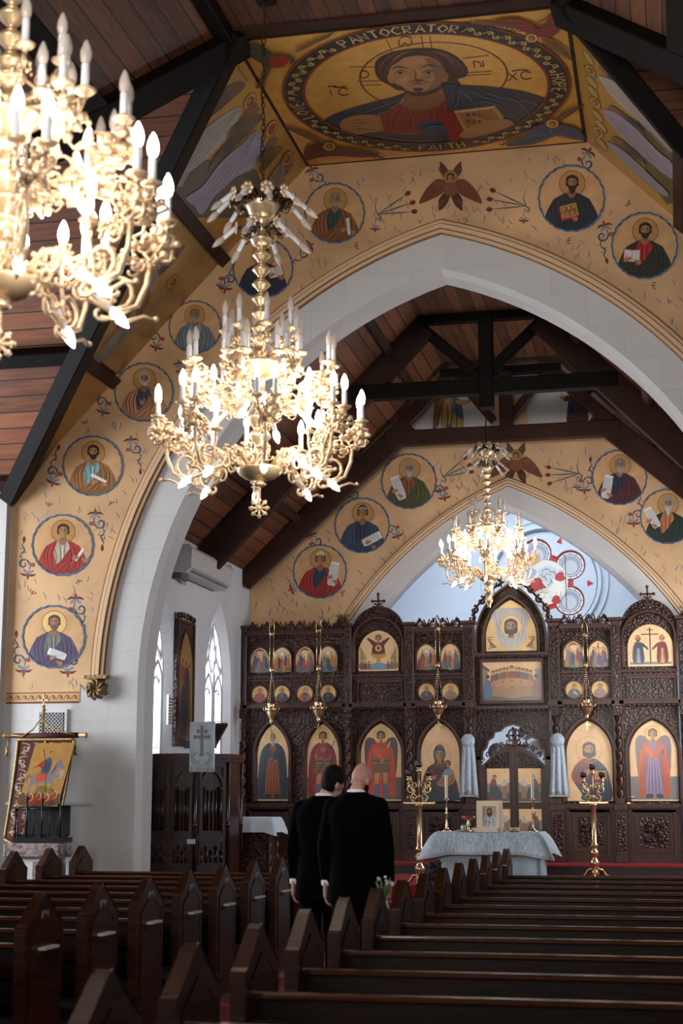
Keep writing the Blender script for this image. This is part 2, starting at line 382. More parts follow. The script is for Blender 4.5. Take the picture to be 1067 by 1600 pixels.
# ================================================================== STRUCTURE
XC = -2.55; XA = -2.60; Y1 = 18.0; Y2 = 24.0
def archwall(name, y0, y1, outer, ap, ac, mfront, msoff, gold=None):
    """outer: path from left bottom over the top to right bottom; ap: opening path at front, ac: narrower path behind the chamfer"""
    mb = MB()
    poly = outer + list(reversed(ap)); t = tessellate_polygon([[Vector((a, b, 0)) for a, b in poly]])
    mb.add([(a, y0, b) for a, b in poly], [tuple(q) for q in t], mfront)
    poly2 = outer + list(reversed(ac)); t = tessellate_polygon([[Vector((a, b, 0)) for a, b in poly2]])
    mb.add([(a, y1, b) for a, b in poly2], [tuple(q) for q in t], mfront)
    n = len(ap)
    mb.add([(a, y0, b) for a, b in ap] + [(a, y0 + .10, b) for a, b in ac], [(i, i + 1, i + 1 + n, i + n) for i in range(n - 1)], msoff)
    mb.add([(a, y0 + .10, b) for a, b in ac] + [(a, y1, b) for a, b in ac], [(i, i + 1, i + 1 + n, i + n) for i in range(n - 1)], msoff)
    n = len(outer)
    mb.add([(a, y0, b) for a, b in outer] + [(a, y1, b) for a, b in outer], [(i, i + 1, i + 1 + n, i + n) for i in range(n - 1)], mfront)
    return struct(mb, name)
ZE, ZT = 5.45, 9.5; XL, XR, PL, PR = -8.16, 3.06, -4.33, -.77; YP = 14.58; YN = 11.16
o1 = [(-8.16, 0), (-8.16, ZE), (PL, ZT), (PL, 9.9), (PR, 9.9), (PR, ZT), (XR, ZE), (XR, 0)]
archwall('wall_nave_arch', Y1, Y1 + .45, o1, arch_pts(XA, 1.5, 2.9, 5.31, 0, 30), arch_pts(XA, 1.5, 2.9, 5.25, 0, 30), STONE, STONEL)
o2 = [(-6.9, 0), (-6.9, 5.2), (-3.3, 8.6), (-1.5, 8.6), (2.0, 5.2), (2.0, 0)]
archwall('wall_chancel_arch', Y2, Y2 + .4, o2, arch_pts(XC + .1, 2.15, 1.18, 5.40, 0, 26), arch_pts(XC + .1, 2.15, 1.18, 5.34, 0, 26), STONEL, STONEL)
# gilded painting grounds
def goldfield(name, y, outer, xc, a, zc, R, zb, border=None):
    mb = MB(); inn = [p for p in arch_pts(xc, a, zc, R, zb, 30)]
    if y == Y1: inn = [(-7.15, 2.74), (-7.15, 2.97)] + arch_pts(xc, a, zc, R, 2.97, 30) + [(1.95, 2.97), (1.95, 2.74)]
    poly = outer + list(reversed(inn)); mb.prism(poly, XZ, GOLDW, y - .006, y)
    return mb
g1 = goldfield('g', Y1, [(-8.14, 2.74), (-8.14, 5.47), (PL, 9.47), (PR, 9.47), (3.04, 5.47), (3.04, 2.74)], XA, 1.5, 2.9, 5.92, 2.74)
struct(g1, 'wall_gilded_ground_nave')
g2 = goldfield('g', Y2, [(-6.66, 3.9), (-6.66, 5.12), (-3.9, 7.75), (-1.1, 7.75), (1.7, 5.12), (1.7, 3.9)], XC + .1, 2.15, 1.18, 5.80, 3.9)
struct(g2, 'wall_gilded_ground_chancel')
# hood mouldings
def hood(name, path, y, s):
    mb = MB()
    for o, wd, d, m in ((0, .035, .03, CREAMD), (.035, .045, .075, CREAM), (.08, .018, .045, CREAMD), (.098, .06, .10, CREAM), (.158, .018, .05, CREAMD), (.176, .045, .07, CREAM), (.221, .015, .03, CREAMD)):
        o *= s; wd *= s
        mb.sweep(path, [(-o, y), (-o, y - d * s), (-o - wd, y - d * s), (-o - wd, y)], m, XZ)
    return struct(mb, name)
hp1 = arch_pts(XA, 1.5, 2.9, 5.92, 2.98, 34)
hood('trim_1', hp1, Y1, .80)
hp2 = arch_pts(XC + .1, 2.15, 1.18, 5.82, 4.28, 34)
hp2 = [p for p in arch_pts(XC + .1, 2.15, 1.18, 5.82, 1.0, 60) if p[1] > 4.28]
hood('trim_2', hp2, Y2, .62)
# border strip of the gilded ground
P = Paint(lambda x, y: Vector((x, Y1 - .006, y)), (0, -1, 0))
x0, x1 = -8.12, -7.16
P.poly([(x0, 2.74), (x1, 2.74), (x1, 2.86), (x0, 2.86)], '#c99a62'); P.stroke([(x0, 2.745), (x1, 2.745)], .02, '#6d2a17', 0, taper=False); P.stroke([(x0, 2.865), (x1, 2.865)], .012, '#6d3a1c', 0, taper=False)
for i in range(10):
    c = x0 + .05 + i * .094
    P.stroke([(c - .045, 2.78), (c, 2.83), (c + .03, 2.81), (c + .012, 2.79), (c - .005, 2.80)], .012, '#6d3a1c')
    P.stroke([(c, 2.83), (c + .05, 2.78)], .01, '#6d3a1c')
o = P.build('trim_3'); o['kind'] = 'structure'

# side walls and chancel walls
def wallX(name, xx, xo, poly, holes, m, inner=None):
    """wall plane x=xx; holes splay from hole at xx to inner hole at xo"""
    mb = MB()
    loops = [poly] + holes; flat = [p for l in loops for p in l]
    t = tessellate_polygon([[Vector((a, b, 0)) for a, b in l] for l in loops])
    mb.add([(xx, a, b) for a, b in flat], [tuple(q) for q in t], m)
    loops2 = [poly] + (inner or holes); flat2 = [p for l in loops2 for p in l]
    t = tessellate_polygon([[Vector((a, b, 0)) for a, b in l] for l in loops2])
    mb.add([(xo, a, b) for a, b in flat2], [tuple(q) for q in t], m)
    for h, hi in zip(holes, inner or holes):
        n = len(h); mb.add([(xx, a, b) for a, b in h] + [(xo, a, b) for a, b in hi], [(i, (i + 1) % n, (i + 1) % n + n, i + n) for i in range(n)], m)
    return struct(mb, name)
XW = -6.67
hA = lancet(22.32, .66, 1.75, 3.25, 4.50); hAi = lancet(22.32, .53, 1.85, 3.2, 4.28)
hB = lancet(19.50, .66, 1.75, 3.25, 4.50); hBi = lancet(19.50, .53, 1.85, 3.2, 4.28)
wallX('wall_chancel_left', XW, XW - .22, [(18.45, 0), (24.4, 0), (24.4, 5.3), (18.45, 5.3)], [hA, hB], PLASTER, [hAi, hBi])
mb = MB(); mb.box(1.67, 1.87, 18.45, 24.4, 0, 5.3, PLASTER); struct(mb, 'wall_chancel_right')
def window(name, yc, label=None):
    t = thing(name, (XW - .13, yc, 1.95), None, None); t['kind'] = 'structure'
    mb = MB(); YZ = lambda a, b, d: Vector((d, a, b)); xx = XW - .13
    fr = lancet(yc, .50, 1.95, 3.2, 4.22)
    mb.sweep(fr + [fr[0]], [(0, xx - .05), (0, xx + .05), (-.05, xx + .05), (-.05, xx - .05)], PLASTER, YZ)
    mb.box(xx - .05, xx + .06, yc - .045, yc + .045, 1.95, 3.45, PLASTER)
    for sgn in (-1, 1):
        l = lancet(yc + sgn * .245, .215, 1.97, 3.1, 3.42)
        mb.sweep(l + [l[0]], [(0, xx - .05), (0, xx + .05), (-.055, xx + .05), (-.055, xx - .05)], PLASTER, YZ)
        for k in (-1, 1): mb.tube([(xx, yc + sgn * .245 + k * .215, 3.05), (xx, yc + sgn * .245 + k * .08, 3.2), (xx, yc + sgn * .245, 3.16)], .02, PLASTER)
        mb.tube([(xx, yc + sgn * .03, 3.42), (xx, yc + sgn * .17, 3.62), (xx, yc + sgn * .19, 3.85)], .042, PLASTER)
        mb.tube([(xx, yc + sgn * .46, 3.42), (xx, yc + sgn * .2, 3.66), (xx, yc, 4.1)], .042, PLASTER)
    for k in range(4): mb.ball((xx, yc + .14 * cos(k * pi / 2 + pi / 4), 3.70 + .14 * sin(k * pi / 2 + pi / 4)), .035, PLASTER, 8)
    mb.build('window_tracery', t)
    g = MB(); pts = lancet(yc, .49, 1.96, 3.2, 4.2); g.prism(pts, YZ, WGLASS, xx - .012, xx - .008); g.build('pane', t)
    b = MB()
    for zz in (2.25, 2.55, 2.85): b.tube([(xx - .02, yc - .48, zz), (xx - .02, yc + .48, zz)], .008, IRON, 4)
    b.build('glazing_bar', t)
window('window_1', 22.32); window('window_2', 19.50)

# transept end, floors
mb = MB(); mb.box(-14, -8.16, 17.88, 18.1, 0, ZE + .12, STONE); struct(mb, 'wall_transept_left')
mb = MB(); mb.box(3.06, 8, 17.88, 18.1, 0, ZE + .12, STONE); struct(mb, 'wall_transept_right')
mb = MB(); mb.box(-14, 8, -3, 18.0, -.1, 0, DARKF); struct(mb, 'floor')
mb = MB()
mb.box(-6.9, 2, 17.86, 19.3, -.1, .15, DARKF); mb.box(-6.9, 2, 19.3, 19.8, -.1, .32, RED); mb.box(-6.9, 2, 19.8, 22.75, -.1, .50, RED)
mb.box(-6.9, 2, 22.75, 29, -.1, .62, DARKF); mb.box(-6.9, 2, 22.73, 29, .62, .65, RED); struct(mb, 'floor_chancel_platform')
mb = MB(); mb.box(-3.62, -1.98, -1, 17.86, 0, .012, RED); tag(mb.build('aisle_carpet'), 'long red carpet running down the aisle between the pews', 'carpet')
mb = MB(); mb.box(-3.7, -1.9, 17.87, 19.28, .15, .162, RED); tag(mb.build('patterned_carpet'), 'red carpet on the low step in front of the draped altar table', 'carpet')

# sanctuary behind the screen
mb = MB()
mb.box(-6.6, -6.4, 24.4, 28.7, .65, 8.4, SANCT); struct(mb, 'wall_sanctuary_left')
mb = MB(); mb.box(1.3, 1.5, 24.4, 28.7, .65, 8.4, SANCT); struct(mb, 'wall_sanctuary_right')
mb = MB(); mb.box(-6.6, 1.5, 24.4, 28.7, 8.4, 8.5, SANCT); struct(mb, 'ceiling_sanctuary')
RX, RZ, YB = -2.27, 5.52, 28.5
big = [(-6.5, .65), (1.4, .65), (1.4, 8.4), (-6.5, 8.4)]
mb = MB(); cc = circ(RX, RZ, .98, 48)
t = tessellate_polygon([[Vector((a, b, 0)) for a, b in big], [Vector((a, b, 0)) for a, b in cc]])
mb.add([(a, YB, b) for a, b in big + cc], [tuple(q) for q in t], SANCT)
c2 = circ(RX, RZ, .92, 48); n = 48
mb.add([(a, YB, b) for a, b in cc] + [(a, YB + .3, b) for a, b in c2], [(i, (i + 1) % n, (i + 1) % n + n, i + n) for i in range(n)], SANCT)
struct(mb, 'wall_sanctuary_back')
# rose window
t = thing('window_3', (RX, YB + .2, RZ), None, None); t['kind'] = 'structure'
LC = [(RX + .56 * cos(radians(a)), RZ + .56 * sin(radians(a))) for a in (105, 33, -39, -111, -183)]
# lobed outline
out = []
for k in range(5):
    a = radians(105 - 72 * k)
    for j in range(13):
        b = a + radians(112) - radians(224) * j / 12
        out.append((LC[k][0] + .285 * cos(b), LC[k][1] + .285 * sin(b)))
mb = MB(); ring_ = circ(RX, RZ, .95, 48)
tt = tessellate_polygon([[Vector((a, b, 0)) for a, b in ring_], [Vector((a, b, 0)) for a, b in out]])
for yy in (YB + .08, YB + .2): mb.add([(a, yy, b) for a, b in ring_ + out], [tuple(q) for q in tt], SANCT)
n = len(out); mb.add([(a, YB + .08, b) for a, b in out] + [(a, YB + .2, b) for a, b in out], [(i, (i + 1) % n, (i + 1) % n + n, i + n) for i in range(n)], SANCT)
for r, d in ((.99, .05), (1.12, .03)):
    mb.sweep(circ(RX, RZ, r, 48), [(0, YB), (0, YB - d), (-.05, YB - d), (-.05, YB)], SANCT, XZ, closed=True)
mb.build('tracery', t)
P = Paint(lambda x, y: Vector((x, YB + .17, y)), (0, -1, 0), step=.0006, gold=STAIN, paint=STAIN)
P.poly(circ(RX, RZ, .93, 40), '#20242c')
P.poly(out, '#b01018')
sc_ = lambda pts, k, c: [(c[0] + (x - c[0]) * k, c[1] + (y - c[1]) * k) for x, y in pts]
for c in LC:
    P.circ(c[0], c[1], .262, '#11151c'); P.circ(c[0], c[1], .25, '#e4eef2'); P.ring(c[0], c[1], .21, .012, '#1a1d22'); P.circ(c[0], c[1], .19, '#9fa8c4'); P.circ(c[0], c[1] - .03, .13, '#c9d2e2')
    for k in range(12):
        a = k * pi / 6; P.stroke([(c[0] + .2 * cos(a), c[1] + .2 * sin(a)), (c[0] + .26 * cos(a), c[1] + .26 * sin(a))], .01, '#16181c', 0, taper=False)
P.circ(RX, RZ, .42, '#e6edf0')
for k, (a, b, r, c) in enumerate(((.05, .15, .16, '#cfd8e6'), (-.15, -.05, .14, '#c01a1c'), (.2, -.12, .13, '#f2f4ee'), (.28, .1, .09, '#c01a1c'), (-.02, -.26, .15, '#ecece6'), (.2, -.33, .08, '#b81418'), (-.28, .18, .11, '#a8b4d8'))):
    P.poly([(RX + a + r * cos(q + k) * (1 + .3 * sin(3 * q)), RZ + b + r * sin(q + k)) for q in [i * 2 * pi / 9 for i in range(9)]], c, 3)
for k in range(26):
    a = random.random() * 6.28; r = random.random() * .42; x, y = RX + r * cos(a), RZ + r * sin(a); b = a + 1.2 + random.random()
    P.stroke([(x, y), (x + .09 * cos(b), y + .09 * sin(b)), (x + .16 * cos(b + .5), y + .16 * sin(b + .5))], .009, '#14161a')
P.stroke([(RX + .38, RZ + .5), (RX + .38, RZ - .5)], .014, '#101216', 0, taper=False)
for ang in (69, -3, -75, -147, 141):
    a = radians(ang); x, y = RX + .80 * cos(a), RZ + .80 * sin(a)
    mb2 = [(x + .09 * cos(a + q), y + .09 * sin(a + q)) for q in (0, 2.3, -2.3)]
    P2 = [(p[0], p[1]) for p in mb2]
    P.poly(P2, '#b3121a')
P.build('pane', t)
mb = MB()
for ang in (69, -3, -75, -147, 141):
    a = radians(ang); x, y = RX + .82 * cos(a), RZ + .82 * sin(a); mb.prism([(x + .065 * cos(a + q), y + .065 * sin(a + q)) for q in (0, 2.3, -2.3)], XZ, mat('window_red_glass', '#a01018', .2, emit=.4), YB + .06, YB + .07)
mb.build('spandrel_pane', t)

# ---------------- ceilings
def slab(name, pts, m, th=.08):
    a, b, c = [Vector(p) for p in pts[:3]]; n = (b - a).cross(c - a).normalized()
    if n.z < 0: n = -n
    k = len(pts); mb = MB()
    mb.add([Vector(p) for p in pts] + [Vector(p) + n * th for p in pts], [tuple(range(k)), tuple(range(2 * k - 1, k - 1, -1))] + [(i, (i + 1) % k, (i + 1) % k + k, i + k) for i in range(k)], m)
    return struct(mb, name)
for sgn, nm in ((-1, 'left'), (1, 'right')):
    e, p, far = (XL, PL, -14) if sgn < 0 else (XR, PR, 8)
    slab('ceiling_nave_' + nm, [(p, YN + 3.42, ZT), (e, YN, ZE), (e, -3, ZE), (p, -3, ZT)], CEILY)
    slab('ceiling_crossing_' + nm, [(p, YP, ZT), (e, Y1, ZE), (p, Y1, ZT)], CEILY)
    slab('ceiling_transept_far_' + nm, [(p, YP, ZT), (e, Y1, ZE), (far, Y1, ZE), (far, YP, ZT)], CEILX)
    slab('ceiling_transept_near_' + nm, [(p, YP, ZT), (e, YN, ZE), (far, YN, ZE), (far, YP, ZT)], CEILX)
slab('ceiling_nave_flat', [(PL, -3, ZT), (PR, -3, ZT), (PR, Y1, ZT), (PL, Y1, ZT)], CEILF)
slab('ceiling_chancel_left', [(-6.67, 18.4, 5.17), (-6.67, 24.2, 5.17), (-3.40, 24.2, 8.42), (-3.40, 18.4, 8.42)], CEILY)
slab('ceiling_chancel_right', [(1.67, 18.4, 5.17), (1.67, 24.2, 5.17), (-1.60, 24.2, 8.42), (-1.60, 18.4, 8.42)], CEILY)
slab('ceiling_chancel_flat', [(-3.40, 18.4, 8.42), (-1.6, 18.4, 8.42), (-1.6, 24.2, 8.42), (-3.4, 24.2, 8.42)], CEILF)
# ---------------- beams
tn = [3]
def beam(p0, p1, w_, h_, m=BEAM, up=(0, 0, 1)):
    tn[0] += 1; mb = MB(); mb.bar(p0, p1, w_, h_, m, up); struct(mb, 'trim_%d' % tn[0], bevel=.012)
for sgn in (-1, 1):
    e, p = (XL, PL) if sgn < 0 else (XR, PR)
    q = lambda t_, y0, yd: (p + (e - p) * t_, YP + yd * t_, ZT + (ZE - ZT) * t_ - .10)
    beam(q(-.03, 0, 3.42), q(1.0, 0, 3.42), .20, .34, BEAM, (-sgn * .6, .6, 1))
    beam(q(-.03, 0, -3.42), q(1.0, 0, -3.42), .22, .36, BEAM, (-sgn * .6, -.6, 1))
    # purlins of the crossing vault and the transept
    t1 = (ZT - 8.36) / (ZT - ZE); xx = p + (e - p) * t1; yv = YP + 3.42 * t1
    beam((xx, yv, 8.32), (xx, Y1, 8.32), .18, .16, BEAM2, (-sgn, 0, 1)); beam((xx, YP - 3.42 * t1, 8.32), (xx, 2, 8.32), .2, .26, BEAM, (-sgn, 0, 1))
    t2 = (ZT - 6.85) / (ZT - ZE); xx = p + (e - p) * t2; yv = YP + 3.42 * t2
    beam((xx, yv, 6.80), (xx, Y1, 6.80), .18, .16, BEAM2, (-sgn, 0, 1)); beam((xx, YP - 3.42 * t2, 6.80), (xx, 2, 6.80), .2, .26, BEAM, (-sgn, 0, 1))
    beam((xx, yv - .05, 6.80), (xx + sgn * 5, yv - .05, 6.80), .18, .2, BEAM, (0, 1, 1))
    beam((e - sgn * .05, Y1 - .1, ZE + .08), (e + sgn * 5, Y1 - .1, ZE + .1), .16, .24, BEAM2, (0, 1, 1))
beam((PL - .1, YP - .09, ZT + .01), (PR + .1, YP - .09, ZT + .01), .2, .08, BEAM2)
beam((PL - .1, YP - 1.1, ZT - .0), (PR + .1, YP - 1.1, ZT - .0), .2, .1, BEAM)
beam((-4.33, -2, ZT - .08), (-4.33, YP, ZT - .08), .16, .18); beam((-.77, -2, ZT - .08), (-.77, YP, ZT - .08), .16, .18)
# hanging posts for the nave chandeliers
beam((XC, 9.39, 6.92), (XC, 9.39, 9.5), .14, .14); beam((XC, 5.5, 6.92), (XC, 5.5, 9.5), .14, .14)
# chancel trusses
def truss(yy, ztie, th, zc, full):
    for s_ in (-1, 1):
        c = -2.5; X = lambda v: c + s_ * v
        beam((X(4.2), yy, 4.78), (X(.85), yy, zc - .08), .16, .42, BEAM2, (0, 0, 1)) if full else beam((X(4.2), yy, 4.98), (X(1.45), yy, 7.42), .14, .34, BEAM2, (0, 0, 1))
        if full:
            beam((X(.92), yy, zc - .06), (X(.1), yy, ztie + .22), .11, .15, BEAM)
            for yk in (19.6, 22.4): pass
        else:
            beam((X(.75), yy + .02, zc), (X(.12), yy + .02, ztie + .22), .10, .13, BEAM2)
            beam((X(1.78), yy, 7.22), (X(.8), yy, 8.2), .13, .2, BEAM2)
    w2 = 1.9 if full else 1.85
    beam((-2.5 - w2, yy, ztie), (-2.5 + w2, yy, ztie), .18, th, BEAM if full else BEAM2)
    beam((-2.5 - .95, yy, zc), (-2.5 + .95, yy, zc), .16, .14, BEAM)
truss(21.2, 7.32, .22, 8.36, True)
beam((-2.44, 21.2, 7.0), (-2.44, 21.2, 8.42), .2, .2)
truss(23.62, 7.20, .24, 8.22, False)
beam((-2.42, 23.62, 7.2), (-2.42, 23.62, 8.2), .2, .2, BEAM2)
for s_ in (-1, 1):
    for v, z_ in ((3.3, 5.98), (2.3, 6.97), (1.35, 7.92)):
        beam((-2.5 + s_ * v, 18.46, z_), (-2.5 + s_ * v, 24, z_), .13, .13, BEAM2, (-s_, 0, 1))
    beam((-2.5 + s_ * 4.12, 23.86, 5.26), (-2.5 + s_ * 1.75, 23.86, 7.50), .06, .17, mat('tan_painted_board', '#8f6d49', .5), (0, 0, 1))
# dark panels at the screen end of the nave wall
# corbels
def corbel(name, x, y, z, s, label):
    mb = MB(); random.seed(int(z * 10 + x))
    for i in range(16):
        a = random.uniform(0, 2 * pi); r = .085 * s * (.3 + .7 * random.random())
        mb.ball((x + r * cos(a), y - .06 * s - .03 * random.random(), z + r * sin(a) * .95), .045 * s, GOLDCARV, 8, (1, .8, .7))
    for i in range(9):
        a = i * 2 * pi / 9; mb.tube([(x + .03 * s * cos(a), y - .1 * s, z + .03 * s * sin(a)), (x + .09 * s * cos(a + .5), y - .13 * s, z + .09 * s * sin(a + .5)), (x + .12 * s * cos(a + 1.1), y - .06 * s, z + .12 * s * sin(a + 1.1))], .018 * s, GOLDCARV, 6)
    mb.box(x - .13 * s, x + .13 * s, y - .12 * s, y, z + .11 * s, z + .15 * s, GOLDCARV)
    return tag(mb.build(name, off=(x, y, z)), label, 'corbel')
GOLDCARV = mat('gilt_carved_stone', '#8d7049', .4, .5, var=.5, nscale=30, bump=.5, bscale=50)
corbel('leaf_corbel', -6.91, Y1 - .0, 2.90, 1.1, 'gilt carved foliage corbel ending the arch moulding on the white pillar')
corbel('leaf_corbel', -5.12, Y2 - .0, 4.33, .8, 'small gilt leaf corbel beside the carved screen, left foot of the far arch')
corbel('leaf_corbel', .24, Y2 - .0, 4.33, .8, 'small gilt leaf corbel at the right foot of the far arch')
# ================================================================== PAINTED FIGURES
def dk(h, k):
    h = h.lstrip('#'); return '#' + ''.join('%02x' % max(0, min(255, int(int(h[i:i+2], 16) * k))) for i in (0, 2, 4))
SK = '#a8744c'
def head(P, q, hx, hy, r, S):
    """q(u,v,list)->coords ; head centred hx,hy radius r (half face height)"""
    sk = S.get('skin', SK); hair = S.get('hair', '#2a1a12'); hw = r * .74
    if not S.get('bald'): P.poly(q([(hx - hw * 1.25, hy + .1 * r), (hx - hw * 1.1, hy + .8 * r), (hx, hy + 1.2 * r), (hx + hw * 1.1, hy + .8 * r), (hx + hw * 1.25, hy + .1 * r), (hx + hw * 1.05, hy - .5 * r * (1.9 if S.get('long') else 1)), (hx - hw * 1.05, hy - .5 * r * (1.9 if S.get('long') else 1))]), hair, 4)
    P.poly(q([(hx - hw * .42, hy - .5 * r), (hx + hw * .42, hy - .5 * r), (hx + hw * .55, hy - 1.55 * r), (hx - hw * .55, hy - 1.55 * r)]), dk(sk, .8))
    P.poly(q([(hx - hw * .88, hy + .35 * r), (hx, hy + (1.0 if not S.get('bald') else 1.12) * r), (hx + hw * .88, hy + .35 * r), (hx + hw * .82, hy - .3 * r), (hx + hw * .35, hy - .95 * r), (hx - hw * .35, hy - .95 * r), (hx - hw * .82, hy - .3 * r)]), sk, 4)
    P.poly(q([(hx + hw * .25, hy + .5 * r), (hx + hw * .8, hy + .2 * r), (hx + hw * .72, hy - .4 * r), (hx + hw * .3, hy - .8 * r)]), dk(sk, .82), 4)
    if S.get('beard'):
        L = {'short': 1.25, 'mid': 1.7, 'long': 2.3}[S['beard']]; bc = S.get('bcol', hair)
        P.poly(q([(hx - hw * .92, hy - .05 * r), (hx - hw * .62, hy - .35 * r), (hx - .3 * hw, hy - .38 * r), (hx + .3 * hw, hy - .38 * r), (hx + hw * .62, hy - .35 * r), (hx + hw * .92, hy - .05 * r), (hx + hw * .7, hy - .9 * r), (hx, hy - L * r), (hx - hw * .7, hy - .9 * r)]), bc, 4)
        for k in (-.4, 0, .4): P.stroke(q([(hx + k * hw, hy - .6 * r), (hx + k * .7 * hw, hy - L * .9 * r)]), .045 * r * P.us, dk(bc, 1.5), 3)
    fx = S.get('turn', 0) * r
    if not S.get('bald'): P.poly(q([(hx - hw * .98, hy + .05 * r), (hx - hw * .9, hy + .7 * r), (hx, hy + 1.15 * r), (hx + hw * .9, hy + .7 * r), (hx + hw * .98, hy + .05 * r), (hx + hw * .66, hy + .58 * r), (hx, hy + .72 * r), (hx - hw * .66, hy + .58 * r)]), hair, 4)
    if S.get('hi'):
        for k in (-.6, -.2, .3, .7): P.stroke(q([(hx + k * hw, hy + .95 * r), (hx + k * 1.3 * hw, hy + .35 * r)]), .06 * r * P.us, S['hi'], 3)
    d = '#24140d'
    for s in (-1, 1):
        P.stroke(q([(hx + fx + s * .13 * r, hy + .28 * r), (hx + fx + s * .32 * r, hy + .36 * r), (hx + fx + s * .52 * r, hy + .25 * r)]), .07 * r * P.us, d, 3)
        P.poly(q([(hx + fx + s * .16 * r, hy + .12 * r), (hx + fx + s * .32 * r, hy + .20 * r), (hx + fx + s * .48 * r, hy + .12 * r), (hx + fx + s * .32 * r, hy + .05 * r)]), d)
    P.stroke(q([(hx + fx + .06 * r, hy + .2 * r), (hx + fx + .09 * r, hy - .12 * r), (hx + fx - .04 * r, hy - .2 * r)]), .06 * r * P.us, dk(sk, .5), 3)
    P.stroke(q([(hx + fx - .15 * r, hy - .42 * r), (hx + fx, hy - .38 * r), (hx + fx + .15 * r, hy - .42 * r)]), .07 * r * P.us, '#7a3324', 3)
    P.stroke(q([(hx + fx - .3 * r, hy + .62 * r), (hx + fx, hy + .64 * r), (hx + fx + .2 * r, hy + .6 * r)]), .05 * r * P.us, dk(sk, 1.25), 3)
    if S.get('crown'):
        P.poly(q([(hx - hw, hy + .6 * r), (hx - hw * .9, hy + 1.1 * r), (hx, hy + 1.5 * r), (hx + hw * .9, hy + 1.1 * r), (hx + hw, hy + .6 * r), (hx, hy + .85 * r)]), S['crown'], 3)
        P.stroke(q([(hx - hw, hy + .65 * r), (hx, hy + .9 * r), (hx + hw, hy + .65 * r)]), .12 * r * P.us, '#d8cfc0', 3, taper=False)
def halo(P, q, cx, cy, r, ring='#6d4a22', fill='#c48f3e', w=.05, n=30):
    P.poly(q(circ(cx, cy, r, n)), ring); P.poly(q(circ(cx, cy, r * (1 - w), n)), fill, gold=True)
def folds(P, q, lines, col, w):
    for l in lines: P.stroke(q(l), w, col, 4)
def hand(P, q, x, y, s, ang=0, sk=SK):
    c, d = cos(ang), sin(ang); R = lambda a, b: (x + s * (a * c - b * d), y + s * (a * d + b * c))
    P.poly(q([R(-.5, -.35), R(-.5, .3), R(.1, .42), (R(.45, .2)), R(.4, -.3), R(0, -.45)]), sk, 3)
    for k in range(4): P.stroke(q([R(.2, .3 - .2 * k), R(.7, .28 - .18 * k), R(1.15 - .08 * k, .15 - .15 * k)]), .17 * s * P.us, sk, 3)
    for k in range(3): P.stroke(q([R(.2, .2 - .2 * k), R(.95, .16 - .16 * k)]), .04 * s * P.us, dk(sk, .5), 2)
    P.stroke(q([R(-.3, .3), R(.1, .65), R(.5, .65)]), .18 * s * P.us, sk, 3)
def item(P, q, kind, x, y, s, ang=0):
    c, d = cos(ang), sin(ang); R = lambda L: q([(x + s * (a * c - b * d), y + s * (a * d + b * c)) for a, b in L])
    if kind == 'book':
        P.poly(R([(-.55, -.42), (.5, -.42), (.5, .42), (-.55, .42)]), '#a31d14'); P.poly(R([(-.45, -.30), (.55, -.30), (.55, .46), (-.45, .46)]), '#b5823c')
        P.poly(R([(-.36, -.2), (.46, -.2), (.46, .36), (-.36, .36)]), '#8c5a26')
        for k in range(5): P.poly(R(circ(-.25 + .15 * k, .08 + .16 * (-1) ** k, .05, 8)), '#e6d3a8')
    elif kind == 'open':
        P.poly(R([(-.62, -.46), (.62, -.46), (.62, .46), (-.62, .46)]), '#a02116'); P.poly(R([(-.55, -.38), (-.02, -.44), (-.02, .36), (-.55, .42)]), '#d8d2cc'); P.poly(R([(.55, -.38), (.02, -.44), (.02, .36), (.55, .42)]), '#cfc9c4')
        for k in range(6):
            for s0 in (-.48, .1): P.stroke(R([(s0, .28 - .11 * k), (s0 + .36, .26 - .11 * k)]), .035 * s * P.us, '#4a4038', 0)
    elif kind == 'scroll':
        P.poly(R([(-.3, -.8), (-.05, -.86), (.3, -.8), (.34, 0), (.26, .75), (-.3, .8), (-.36, 0)]), '#c9c4c0', 3)
        for k in range(8): P.stroke(R([(-.2, .6 - .17 * k), (.22, .6 - .17 * k)]), .035 * s * P.us, '#4a4440', 0)
        P.poly(R([(-.34, .72), (.3, .72), (.3, .9), (-.34, .9)]), '#e0dcd8')
    elif kind == 'roll':
        P.poly(R([(-.1, -.7), (.14, -.7), (.16, .7), (-.12, .7)]), '#d6cfca'); P.stroke(R([(.12, -.7), (.14, .7)]), .05 * s * P.us, '#8d8480', 0)
